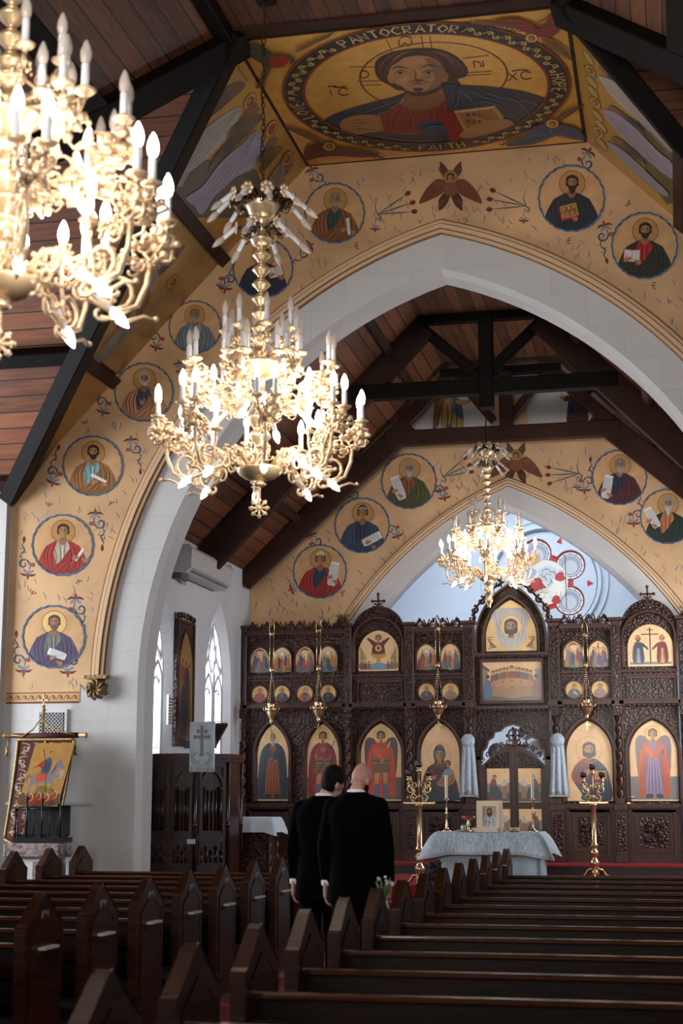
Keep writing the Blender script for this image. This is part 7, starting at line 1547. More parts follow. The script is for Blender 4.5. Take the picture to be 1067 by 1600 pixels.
# ================================================================== PULPIT
px0, px1, py0, py1 = -6.6, -5.62, 18.95, 19.9; zb, ztp = .15, 2.14
t = thing('pulpit', (-6.1, 19.4, zb), 'dark polished wooden pulpit with arched panels beside the arch pillar', 'pulpit')
def face(mb, p, qv, z0, z1):   # arched panel decoration between floor points p and qv
    p = Vector(p); qv = Vector(qv); d = (qv - p); l = d.length; d.normalize(); n = Vector((d.y, -d.x, 0))
    fn = lambda a, b, dd: p + d * a + n * dd + Vector((0, 0, b))
    mb.sweep(lancet(l / 2, l * .30, z0 + .55, z1 - .34, z1 - .12, 8), [(0, 0), (0, .03), (.04, .03), (.04, 0)], PULW, fn)
    mb.sweep(rect(l * .1, l * .9, z0 + .5, z1 - .05), [(0, 0), (0, .025), (.03, .025), (.03, 0)], PULW, fn, closed=True)
    mb.sweep(rect(l * .12, l * .88, z0 + .14, z0 + .44), [(0, 0), (0, .02), (.025, .02), (.025, 0)], PULW, fn, closed=True)
    for k in range(5):
        a = l * (.2 + .15 * k); mb.tube([fn(a, z0 + .16, .015), fn(a, z0 + (.34 if k % 2 else .28), .015)], .012, PULW, 5); mb.ball(fn(a, z0 + (.36 if k % 2 else .30), .02), .022, PULW, 6)
    mb.tube([fn(l * .15, z0 + .24, .015), fn(l * .85, z0 + .24, .015)], .01, PULW, 5)
    for k in (-1, 0, 1): mb.tube([fn(l / 2 + k * l * .12, z0 + .56, .012), fn(l / 2 + k * l * .12, z1 - .36, .012)], .012, PULW, 5)
    for k in (-1, 1): mb.tube([fn(l / 2 + k * l * .24, z0 + .56, .03), fn(l / 2 + k * l * .24, z1 - .36, .03)], .018, PULW, 7); mb.ball(fn(l / 2 + k * l * .24, z1 - .34, .03), .03, PULW, 6)
oct_ = [(-6.6, 18.95), (-5.95, 18.95), (-5.62, 19.3), (-5.62, 19.9), (-6.6, 19.9)]
FL = lambda a, b, d: Vector((a, b, d))
mb = MB(); mb.prism(oct_, FL, PULW, .55, ztp - .05); face(mb, (-6.6, 18.95, 0), (-6.28, 18.95, 0), .62, ztp - .1) ; face(mb, (-6.28, 18.95, 0), (-5.95, 18.95, 0), .62, ztp - .1); face(mb, (-5.95, 18.95, 0), (-5.62, 19.3, 0), .62, ztp - .1); mb.build('body', t)
sc2 = lambda k: [(-6.1 + (a + 6.1) * k, 19.4 + (b - 19.4) * k) for a, b in oct_]
mb = MB(); mb.prism(sc2(1.04), FL, PULW, ztp - .10, ztp - .06); mb.prism(sc2(1.10), FL, PULW, ztp - .06, ztp); mb.build('top_rail', t)
mb = MB(); mb.prism(sc2(1.05), FL, PULW, .52, .62); mb.prism(sc2(.8), FL, PULW, .15, .52); mb.build('base', t)
mb = MB()
for a, b in oct_[:4]: mb.tube([(a, b, .6), (a, b, ztp - .1)], .028, PULW, 8); mb.ball((a, b, 1.25), .042, PULW, 7)
mb.build('corner_post', t)
mb = MB(); mb.box(-6.03, -5.93, 18.90, 18.935, 1.02, 1.08, PAPER); tag(mb.build('note_card', off=(-5.98, 18.92, 1.05)), 'small pale card resting on the front panel of the pulpit', 'card')
# sloping book rest with cloth
t = thing('book_rest', (-5.86, 19.05, ztp), 'dark wooden book rest raised on top of the pulpit', 'lectern')
mb = MB(); mb.bar((-5.85, 19.2, ztp), (-5.85, 19.2, ztp + .22), .10, .10, PULW, (0, 1, 0)); mb.build('post', t)
mb = MB(); YZ = lambda a, b, d: Vector((d, a, b)); mb.prism([(18.88, ztp + .12), (18.88, ztp + .08), (19.38, ztp + .36), (19.38, ztp + .40)], YZ, PULW, -6.08, -5.66); mb.box(-6.08, -5.66, 18.86, 18.90, ztp + .06, ztp + .16, PULW); mb.build('desk', t)
mb = MB(); W_ = [(19.38, ztp + .42), (19.1, ztp + .27), (18.89, ztp + .165), (18.84, ztp + .10), (18.835, ztp - .05), (18.84, ztp - .20), (18.83, ztp - .225)]
path = [(19.38, ztp + .415), (18.86, ztp + .385), (18.845, ztp + .30), (18.85, ztp + .1), (18.845, ztp - .10), (18.85, ztp - .235)]
n = 12; vs = [(-6.0 + .33 * i / n, a + .006 * sin(i * 1.7) * (j > 0), b) for j, (a, b) in enumerate(path) for i in range(n + 1)]
mb.add(vs, [(j * (n + 1) + i, j * (n + 1) + i + 1, (j + 1) * (n + 1) + i + 1, (j + 1) * (n + 1) + i) for j in range(len(path) - 1) for i in range(n)], CLOTHB, True)
t = thing('embroidered_cloth', (-5.84, 18.85, ztp), 'pale blue cloth with an embroidered cross hanging from the pulpit book rest', 'cloth')
o = mb.build('cloth', t); m_ = o.modifiers.new('s', 'SOLIDIFY'); m_.thickness = .008
P = Paint(lambda a, b: Vector((-5.835 + a, 18.832, ztp + .1 + b)), (0, -1, 0), paint=EMB, base=.003); P.us = 1; q = lambda L: L; ec = '#8d8f92'
for L in (rect(-.018, .018, -.10, .20), rect(-.075, .075, .085, .12)): P.poly(L, ec)
for a, b in ((0, .22), (-.09, .10), (.09, .10), (0, -.11), (-.05, .17), (.05, .17)): P.circ(a, b, .026, ec, n=10)
for s in (-1, 1): P.stroke([(0, -.14), (s * .08, -.10), (s * .11, -.16), (s * .05, -.22), (s * .02, -.17)], .014, ec, 4); P.stroke([(s * .12, -.05), (s * .13, -.2), (0, -.26)], .01, ec, 4)
P.mb.build('embroidery', t)
mb = MB(); mb.box(-6.0, -5.67, 18.838, 18.846, ztp - .232, ztp - .19, TRIMG); mb.build('hem_braid', t)

# ================================================================== LEFT CHANCEL WALL FITTINGS
t = thing('wall_icon', (XW + .05, 20.55, 2.3), 'tall narrow icon in a carved wooden frame on the left chancel wall', 'icon'); YZ = lambda a, b, d: Vector((d, a, b))
mb = MB(); mb.prism(rect(20.16, 20.94, 2.28, 4.02), YZ, CARV, XW + .004, XW + .05); mb.sweep(rect(20.18, 20.92, 2.30, 4.0), [(0, XW + .05), (0, XW + .07), (.05, XW + .07), (.05, XW + .05)], ICW, YZ, closed=True); mb.sweep(lancet(20.55, .30, 2.40, 3.30, 3.88), [(0, XW + .05), (0, XW + .062), (.03, XW + .062), (.03, XW + .05)], ICW, YZ)
for i in range(6): mb.ball((XW + .05, 20.2 + i * .14, 4.05 + .03 * sin(pi * (i + .5) / 6)), .06, CARV, 7, (.5, 1, .8))
mb.build('frame', t)
P = Paint(lambda a, b: Vector((XW + .055, 20.55 - a, b)), (1, 0, 0), base=.001, paint=VARN); P.poly([(20.55 - a, b) for a, b in lancet(20.55, .30, 2.40, 3.30, 3.86)], '#9a7a4a', gold=True)
P.poly([(-.22, 2.42), (.24, 2.42), (.22, 3.0), (.1, 3.15), (.12, 3.3), (-.02, 3.4), (-.14, 3.3), (-.16, 2.9)], '#2c3440', 3); P.poly([(-.24, 2.42), (-.1, 2.42), (-.12, 3.0), (-.2, 3.2)], '#5c4030', 3); P.poly([(.05, 3.1), (.2, 3.2), (.22, 3.4), (.05, 3.35)], '#8a3a28', 3)
for a, b in ((0, 3.42), (.15, 3.45), (-.15, 3.4)): P.circ(a, b, .07, '#b08a4c', n=14); P.circ(a, b, .045, '#5c3c26', n=12)
for k in range(8): P.stroke([(-.18 + .05 * k, 3.1), (-.15 + .04 * k, 2.8), (-.2 + .05 * k, 2.45)], .012, '#11161e', 3)
P.mb.build('painted_picture', t)
t = thing('air_conditioner', (XW + .12, 21.05, 4.85), 'white wall-mounted air conditioner high on the left chancel wall', 'air conditioner')
prf = [(XW + .0, 4.62), (XW + .2, 4.62), (XW + .30, 4.68), (XW + .31, 4.93), (XW + .26, 4.99), (XW + .0, 4.99)]
mb = MB(); mb.prism(prf, lambda a, b, d: Vector((a, d, b)), ACW, 19.95, 21.95); mb.build('casing', t, bevel=.012)
mb = MB(); mb.bar((XW + .235, 20.1, 4.648), (XW + .235, 21.8, 4.648), .09, .012, GREYP, (.3, 0, 1)); mb.build('air_vent', t)
mb = MB(); mb.box(XW + .02, XW + .14, 20.0, 20.3, 4.54, 4.62, GREYP); mb.tube([(XW + .05, 20.2, 4.56), (XW + .05, 20.45, 4.52), (XW + .05, 20.5, 4.60)], .02, ACW, 6); mb.build('pipe_bracket', t)
for yy, z0, z1, lb in ((19.98, 2.55, 2.95, 'small ribbed white wall plate left of the tall wall icon'), (23.45, 2.45, 2.80, 'small ribbed white wall plate beside the left edge of the screen')):
    mb = MB(); mb.box(XW + .001, XW + .03, yy - .08, yy + .08, z0, z1, PAPER)
    for k in range(9): mb.box(XW + .03, XW + .036, yy - .07, yy + .07, z0 + .02 + k * (z1 - z0 - .04) / 9, z0 + .035 + k * (z1 - z0 - .04) / 9, GREYP)
    tag(mb.build('wall_vent', off=(XW + .015, yy, z0)), lb, 'vent')

# ================================================================== BANNER, ICON STAND, GRILLE ON THE NAVE WALL
t = thing('wall_grille', (-7.52, Y1, 2.6), 'small lattice ventilation grille in the white pillar behind the banner pole', 'grille')
mb = MB(); mb.prism(rect(-7.70, -7.30, 2.28, 2.66), XZ, PLASTER, Y1 - .03, Y1 - .001); mb.build('frame', t); mb = MB(); mb.box(-7.66, -7.34, Y1 - .034, Y1 - .031, 2.32, 2.62, IRON); mb.build('opening', t)
mb = MB()
for k in range(-8, 9):
    for s in (-1, 1):
        pts = []
        for u in (-.16, .16):
            v = s * u + k * .045
            pts.append((u, v))
        (u0, v0), (u1, v1) = pts; cl = lambda v: max(-.15, min(.15, v))
        a0, a1 = cl(v0), cl(v1)
        if abs(a0 - a1) < .01: continue
        U = lambda v: (v - k * .045) / s
        mb.bar((-7.5 + U(a0), Y1 - .038, 2.47 + a0), (-7.5 + U(a1), Y1 - .038, 2.47 + a1), .008, .008, PAPER, (0, 1, 0))
mb.build('lattice', t)
YB_ = 17.72
t = thing('processional_banner', (-7.48, YB_, 0), 'burgundy and gold embroidered church banner hanging from a cross-topped pole', 'banner')
mb = MB(); mb.lathe([(.018, 0), (.018, 2.62), (.035, 2.64), (.02, 2.66), (.02, 2.70)], mat('pale_gilt_pole', '#b58a5a', .4, .3), (-7.52, YB_ + .04, 0), 10); mb.build('pole', t)
mb = MB(); cross(mb, -7.52, YB_ + .04, 2.66, .62, GILT); mb.build('finial_cross', t)
mb = MB(); mb.lathe([(.03, -.43), (.034, .43)], VELVET, (-7.47, YB_, 2.33), 12, (1, 0, 0)); mb.lathe([(.0, -.02), (.03, 0), (.03, .09), (.036, .10), (0, .12)], MATS['pale_gilt_pole'], (-7.04, YB_, 2.33), 12, (1, 0, 0)); mb.lathe([(.0, -.02), (.03, 0), (.03, .09), (.036, .10), (0, .12)], MATS['pale_gilt_pole'], (-7.90, YB_, 2.33), 12, (-1, 0, 0)); mb.build('crossbar', t)
mb = MB(); mb.tube([(-7.90, YB_ - .03, 2.34), (-7.75, YB_ - .04, 2.32), (-7.62, YB_ - .03, 2.40), (-7.52, YB_, 2.55), (-7.45, YB_ - .02, 2.45), (-7.25, YB_ - .03, 2.37), (-7.08, YB_ - .03, 2.33)], .010, GOLDT, 6); mb.build('cord', t)
for xx in (-7.95, -7.07):
    mb = MB(); mb.tube([(xx, YB_, 2.31), (xx, YB_ - .02, 2.18)], .006, GOLDT, 5); mb.ball((xx, YB_ - .02, 2.18), .022, GOLDT, 8); mb.lathe([(.012, .0), (.03, -.08), (0, -.08)], GOLDT, (xx, YB_ - .02, 2.17), 10, cap=False); mb.build('tassel', t)
# draped banner cloth: hangs from bar, swings towards lower left
def bx(u, v): # u 0..1 across, v 0..1 down
    xt = -7.80 + .72 * u; xb = -7.93 + .66 * u
    return Vector((xt + (xb - xt) * v ** 1.3, YB_ - .035 - .03 * sin(u * 7) * v, 2.28 - (1.18 + .0 * u) * v - .07 * v * (1 - abs(2 * ((u * 1.999) % 1) - 1))))
n, k = 24, 16; mb = MB(); mb.add([bx(i / n, j / k) for j in range(k + 1) for i in range(n + 1)], [(j * (n + 1) + i, j * (n + 1) + i + 1, (j + 1) * (n + 1) + i + 1, (j + 1) * (n + 1) + i) for j in range(k) for i in range(n)], VELVET, True)
o = mb.build('banner_cloth', t); m_ = o.modifiers.new('s', 'SOLIDIFY'); m_.thickness = .01
mb = MB()
for L in ([bx(0, j / 20) for j in range(21)], [bx(1, j / 20) for j in range(21)], [bx(i / 20, 1) for i in range(21)], [bx(i / 20, 0) for i in range(21)], [bx(.5, j / 20) for j in range(21)]): mb.tube([p + Vector((0, -.012, 0)) for p in L], .018, GOLDT, 6)
mb.build('fringe', t)
P = Paint(lambda a, b: bx(a, b), (0, -1, 0), paint=EMB, base=.012); P.us = 1
for u0 in (.14, .36, .64, .86):
    for j in range(7):
        v = .08 + .13 * j; s = (-1) ** j; w_ = .07
        P.stroke([(u0 - w_ * s, v - .05), (u0 + w_ * s, v - .03), (u0 + w_ * s, v + .02), (u0, v + .03), (u0 - w_ * .3 * s, v), (u0 + .02 * s, v - .01)], .022, '#a0845c', 4); P.stroke([(u0, v + .03), (u0 - w_ * s, v + .06)], .016, '#a0845c', 2)
        P.circ(u0 + .05 * s, v, .016, '#b9bcd0', n=8, ry=.012); P.circ(u0 - .03 * s, v + .045, .014, '#b9bcd0', n=8, ry=.010); P.poly([(u0 - .05, v + .055), (u0, v + .035), (u0 + .04, v + .06), (u0, v + .075)], '#8c6a44')
P.mb.build('embroidery', t)
# icon on stand
t = thing('leaning_icon', (-7.35, YB_ - .28, 1.50), 'glossy gold icon of a rider on a grey horse, leaning on the black rack', 'icon')
def ti(u, v): return Vector((-7.62 + .50 * u + .09 * v, YB_ - .40 + .26 * v, 1.49 + .745 * v))
nn = (ti(1, 0) - ti(0, 0)).cross(ti(0, 1) - ti(0, 0)).normalized()
mb = MB(); c4 = [ti(0, 0), ti(1, 0), ti(1, 1), ti(0, 1)]; mb.add(c4 + [p - nn * .025 for p in c4], [(0, 1, 2, 3), (7, 6, 5, 4), (0, 4, 5, 1), (1, 5, 6, 2), (2, 6, 7, 3), (3, 7, 4, 0)], ICW); mb.build('board', t)
VG = mpaint('glossy_icon_paint', .15, 0, .9); LG = mpaint('glossy_icon_gold', .2, .35, .9)
P = Paint(lambda a, b: ti(a, b), nn, base=.001, step=.0001, gold=LG, paint=VG); P.us = 1
P.poly(rect(.0, 1, 0, 1), '#c39453', gold=True)
P.poly([(.02, .02), (.98, .02), (.96, .2), (.7, .16), (.45, .24), (.2, .15), (.02, .22)], '#5c4a34', 3)
P.poly([(.12, .12), (.3, .22), (.5, .2), (.7, .28), (.9, .2), (.88, .1), (.6, .04), (.3, .05)], '#8c3a28', 3); P.poly([(.3, .2), (.42, .32), (.6, .3), (.78, .22), (.7, .14), (.5, .22)], '#7a6a3a', 3)
for a, b in ((.2, .12), (.4, .14), (.6, .12), (.78, .16)): P.stroke([(a, b), (a + .06, b + .08), (a + .13, b), (a + .05, b - .05)], .02, '#c8a070', 3)
P.poly([(.14, .40), (.2, .50), (.45, .52), (.62, .56), (.70, .70), (.78, .74), (.82, .68), (.90, .60), (.86, .56), (.76, .60), (.72, .44), (.60, .36), (.35, .36), (.2, .34)], '#77747a', 3)
for L in ([(.2, .38), (.16, .28), (.22, .2)], [(.32, .37), (.36, .28), (.30, .2)], [(.62, .40), (.72, .36), (.70, .28)], [(.68, .46), (.82, .48), (.86, .40)]): P.stroke(L, .05, '#77747a', 3, taper=False)
P.stroke([(.15, .45), (.06, .48), (.04, .36)], .03, '#5c5a60', 3); P.stroke([(.70, .68), (.66, .56), (.60, .5)], .03, '#4a484e', 3)
P.poly([(.30, .52), (.28, .40), (.40, .38), (.50, .42), (.52, .54)], '#b8502c', 3); P.poly([(.36, .52), (.54, .52), (.56, .68), (.50, .76), (.40, .74), (.34, .62)], '#3e5468', 3); P.poly([(.38, .72), (.3, .7), (.12, .58), (.2, .64), (.34, .6)], '#9c3a24', 3)
P.circ(.47, .84, .085, '#8a6432', ry=.06); P.circ(.47, .84, .075, '#d8ae68', gold=True, ry=.053); P.circ(.47, .84, .045, '#4a2a18', ry=.034); P.circ(.475, .832, .03, '#b07a50', ry=.024)
P.stroke([(.25, .9), (.45, .62), (.60, .22)], .012, '#3a2a1a', 0, taper=False); P.poly([(.84, .42), (.94, .42), (.95, .58), (.83, .58)], '#a39070')
for k in range(5): P.stroke([(.40 + .03 * k, .7), (.38 + .035 * k, .54)], .007, '#1c2834', 2)
for k in range(4): P.stroke([(.12 + .03 * k, .91), (.13 + .03 * k, .925)], .008, '#6d4a22', 0); P.stroke([(.72 + .03 * k, .91), (.73 + .03 * k, .925)], .008, '#6d4a22', 0)
P.mb.build('painted_picture', t)
t = thing('candle_rack', (-7.32, YB_ - .25, 1.05), 'black iron candle rack with tall spikes under the leaning icon', 'candle rack')
mb = MB(); mb.box(-7.64, -7.04, YB_ - .45, YB_ - .10, 1.07, 1.13, IRON); mb.box(-7.60, -7.08, YB_ - .42, YB_ - .13, 1.13, 1.17, IRON); mb.build('tray', t)
for xx, hh in ((-7.62, .38), (-7.48, .52), (-7.29, .50), (-7.06, .52)):
    mb = MB(); mb.tube([(xx, YB_ - .44, 1.13), (xx, YB_ - .44, 1.07 + hh)], .011, IRON, 6); mb.lathe([(.02, 0), (.026, .02), (.008, .03), (.004, .08), (0, .08)], IRON, (xx, YB_ - .44, 1.05 + hh), 8, cap=False); mb.build('spike', t)
mb = MB(); mb.box(-7.62, -7.06, YB_ - .16, YB_ - .13, 1.15, 1.50, IRON)
for k in range(6): mb.tube([(-7.60 + .1 * k, YB_ - .42, 1.15), (-7.60 + .1 * k, YB_ - .42, 1.45)], .006, IRON, 5)
mb.tube([(-7.62, YB_ - .42, 1.46), (-7.06, YB_ - .42, 1.46)], .012, IRON, 6); mb.build('rail', t)
t = thing('marble_pedestal', (-7.33, YB_ - .25, 0), 'mottled brown marble pedestal under the black candle rack', 'pedestal')
mb = MB(); mb.box(-7.72, -7.02, YB_ - .54, YB_ - .11, .90, 1.068, MARBLE); mb.build('slab', t, bevel=.02); mb = MB(); mb.box(-7.62, -7.1, YB_ - .48, YB_ - .13, 0, .90, PLASTER); mb.box(-7.36, -7.2, YB_ - .50, YB_ - .46, 0, .86, MARBLE); mb.build('shaft', t)
mb = MB(); mb.box(-8.14, -6.99, Y1 - .03, Y1 - .0005, 1.50, 1.54, STONEL); struct(mb, 'trim_90')
# ================================================================== PEWS
def pew_parts(x0, x1, root, ends, card):
    """origin: floor below the points of the pew ends; x0..x1 local; people face +y"""
    prof = [(-.27, 0), (-.29, .86), (-.25, .875), (-.035, 1.02), (0, 1.04), (.035, 1.02), (.25, .875), (.29, .86), (.27, 0)]
    for xx in ends:
        mb = MB(); mb.prism(prof, lambda a, b, d: Vector((d, a, b)), WOOD, xx - .03, xx + .03)
        for s in (-.034, .031): mb.prism([(-.20, .2), (-.20, .80), (0, .92), (.20, .80), (.20, .2)], lambda a, b, d: Vector((d, a, b)), WOOD, xx + s - .003, xx + s + .006)
        o = mb.build('bench_end', root, off=(0, 0, 0), bevel=.008)
    a, b = min(x0, x1), max(x0, x1)
    mb = MB(); mb.prism([(-.155, .42), (-.13, .42), (-.095, .73), (-.12, .73)], lambda p, q, d: Vector((d, p, q)), WOODH, a, b); mb.build('backrest', root, off=(0, 0, 0))
    mb = MB(); mb.box(a, b, -.145, -.075, .728, .757, mat('highlit_pew_rail', '#45220f', .22, var=.4, nscale=6, stretch=(.8, 8, 14), coat=.4)); mb.build('top_rail', root, off=(0, 0, 0), bevel=.008)  # rail colour lightened to carry the highlight along each pew top
    mb = MB(); mb.box(a, b, -.12, .24, .40, .43, WOODH); mb.box(a, b, .20, .225, .30, .40, WOODH); mb.build('seat', root, off=(0, 0, 0), bevel=.006)
    mb = MB(); mb.box(a, b, -.26, -.15, .58, .60, WOODH); mb.box(a, b, -.27, -.255, .58, .66, WOODH); mb.build('book_ledge', root, off=(0, 0, 0), bevel=.004)
YP_ = lambda n: 5.02 + .955 * n
ordn = ['first', 'second', 'third', 'fourth', 'fifth', 'sixth', 'seventh', 'eighth', 'ninth', 'tenth', 'eleventh', 'twelfth', 'thirteenth', 'fourteenth', 'fifteenth']
R0 = thing('church_pew', (0, YP_(0), 0), 'x', 'pew', 'dark pews to the right of the aisle')
pew_parts(-1.88, 1.9, R0, (-1.88, 1.9), False)
for n in range(14):
    r = R0 if n == 0 else dup(R0, (0, YP_(n), 0))
    k = 14 - n
    r['label'] = ('front pew of the right block, nearest the altar table' if k == 1 else 'nearest pew of the right block, at the bottom edge of the picture' if n == 0 else 'dark wooden pew right of the aisle, %s row from the front' % ordn[k - 1])
L0 = thing('church_pew', (0, YP_(13), 0), 'x', 'pew', 'dark pews to the left of the aisle')
pew_parts(-6.85, -3.72, L0, (-6.85, -3.72), True)
mb = MB(); mb.box(-3.689, -3.684, -.05, .05, .86, .94, mat('aged_brass_plate', '#8a7c62', .45, .3)); mb.build('number_plate', L0, off=(0, 0, 0))
mb = MB(); mb.box(-3.684, -3.66, -.11, .13, .69, .72, WOOD); mb.box(-3.684, -3.64, -.10, .12, .72, .735, PAPER); mb.build('card_holder', L0, off=(0, 0, 0), label='small shelf holding white cards')
for n in range(13, 1, -1):
    r = L0 if n == 13 else dup(L0, (0, YP_(n), 0)); k = 14 - n
    r['label'] = 'front pew of the left block, before the marble pedestal and banner' if k == 1 else ('nearest pew in view on the left of the aisle' if n == 2 else 'dark wooden pew left of the aisle, %s row from the front' % ordn[k - 1])

# flowers by the aisle
t = thing('pew_garland', (-1.97, 10.62, .9), 'dark red and purple flower garland hanging on the aisle end of a right pew', 'flowers')
mb = MB(); random.seed(5); FM = mat('dark_red_petals', '#5c0d16', .7, var=.4, nscale=30); GM = mat('dark_leaves', '#1c2216', .6); PM = mat('plum_petals', '#2a1024', .7, var=.4, nscale=30)
def blooms(mb, c, sp, n, ms, r0):
    for i in range(n):
        p = Vector((c[0] + random.uniform(-sp[0], sp[0]), c[1] + random.uniform(-sp[1], sp[1]), c[2] + random.uniform(-sp[2], sp[2]))); m = random.choice(ms)
        for k in range(5): a = k * 2 * pi / 5; mb.ball(p + Vector((r0 * .6 * cos(a), -r0 * .3, r0 * .6 * sin(a))), r0 * .55, m, 6, (1, .5, 1))
        mb.ball(p + Vector((0, -r0 * .5, 0)), r0 * .4, m, 6)
for i_ in range(3): mb = MB(); blooms(mb, (-1.985, 12.94, .80 + .11 * i_), (.035, .04, .045), 9, [FM, PM, PM], .03); mb.build('flower_cluster', t)
mb = MB()
for i in range(14): a = random.uniform(0, 6.28); z = random.uniform(.7, 1.1); mb.tube([(-1.96, 12.9, z), (-1.99 + .07 * cos(a), 12.9 + .07 * sin(a), z - .05), (-1.99 + .09 * cos(a), 12.9 + .1 * sin(a), z - .12)], [.006, .014, .002], GM, 5)
mb.build('leaves', t)
t = thing('jar_of_flowers', (-2.02, 9.62, .0), 'small white jar with green sprigs hung at the aisle end of a right pew', 'flowers')
vx, vy = -1.962, 10.5
mb = MB(); mb.lathe([(.02, .76), (.035, .77), (.036, .88), (.028, .90), (.034, .915), (.03, .915), (0, .90)], mat('white_glass_jar', '#c6c2ac', .3), (vx, vy, 0), 12, cap=False); mb.tube([(vx, vy, .90), (vx + .04, vy, .93)], .006, IRON, 4); mb.build('jar', t)
mb = MB(); GL_ = mat('fresh_green_leaves', '#4c5c34', .6)
for i in range(12): a = i * 1.9; mb.tube([(vx, vy, .90), (vx + .03 * cos(a), vy + .03 * sin(a), .97 + .01 * (i % 3)), (vx + .055 * cos(a), vy + .05 * sin(a), 1.02 + .015 * (i % 4))], [.003, .009, .002], GL_, 5)
for i in range(5): a = i * 1.3; mb.ball((vx + .04 * cos(a), vy + .04 * sin(a), 1.03 + .01 * i), .012, PAPER, 6)
mb.build('sprigs', t)

# ================================================================== PEOPLE
def capsule(mb, p0, p1, r0, r1, m, k=8, n=12, sx=1, sy=1):
    p0, p1 = Vector(p0), Vector(p1); pts = [p0.lerp(p1, i / k) for i in range(k + 1)]; mb.tube(pts, [r0 + (r1 - r0) * i / k for i in range(k + 1)], m, n); mb.ball(p0, r0, m, n); mb.ball(p1, r1, m, n)
def loft(mb, secs, m, n=20):
    """secs: (cx,cy,z,rx,ry) superellipse rings"""
    vs = []
    for cx_, cy_, z, rx, ry in secs:
        for i in range(n):
            a = 2 * pi * i / n; c, s = cos(a), sin(a); vs.append((cx_ + rx * math.copysign(abs(c) ** .8, c), cy_ + ry * math.copysign(abs(s) ** .85, s), z))
    k = len(secs); mb.add(vs, [(j * n + i, j * n + (i + 1) % n, (j + 1) * n + (i + 1) % n, (j + 1) * n + i) for j in range(k - 1) for i in range(n)] + [tuple(reversed(range(n))), tuple(range((k - 1) * n, k * n))], m, True)
def remesh(o, v, sm=4):
    m = o.modifiers.new('r', 'REMESH'); m.mode = 'VOXEL'; m.voxel_size = v; m.use_smooth_shade = True
    s = o.modifiers.new('s', 'SMOOTH'); s.iterations = sm; s.factor = .5
def hand3(mb, w, s, m, curl=1.0, side=1):
    """hand hanging down from wrist w; side=+1: palm faces -x ; s scale (hand length)"""
    w = Vector(w); pl = s * .52
    for i in range(4):   # palm as overlapping capsules
        y = (-.5 + i / 3) * s * .40
        capsule(mb, w + Vector((0, y * .6, 0)), w + Vector((-side * .004, y, -pl)), s * .10, s * .085, m, 3, 8)
        L = s * (.42, .50, .46, .36)[3 - i if False else i]; b = w + Vector((-side * .004, y, -pl)); r = s * .052
        d1 = Vector((-side * .25 * curl, 0, -1)).normalized(); d2 = Vector((-side * .75 * curl, 0, -.8)).normalized(); d3 = Vector((-side * 1.0 * curl, 0, -.25)).normalized()
        p1 = b + d1 * L * .45; p2 = p1 + d2 * L * .32; p3 = p2 + d3 * L * .24
        capsule(mb, b, p1, r * 1.12, r, m, 2, 8); capsule(mb, p1, p2, r, r * .92, m, 2, 8); capsule(mb, p2, p3, r * .92, r * .78, m, 2, 8)
    b = w + Vector((0, s * .20, -s * .14)); p1 = b + Vector((-side * .03 * 1, s * .14, -s * .20)); p2 = p1 + Vector((-side * .02, s * .01, -s * .20)); p3 = p2 + Vector((-side * .01, -s * .03, -s * .12))
    capsule(mb, b, p1, s * .085, s * .068, m, 3, 8); capsule(mb, p1, p2, s * .066, s * .056, m, 2, 8); capsule(mb, p2, p3, s * .056, s * .045, m, 2, 8)
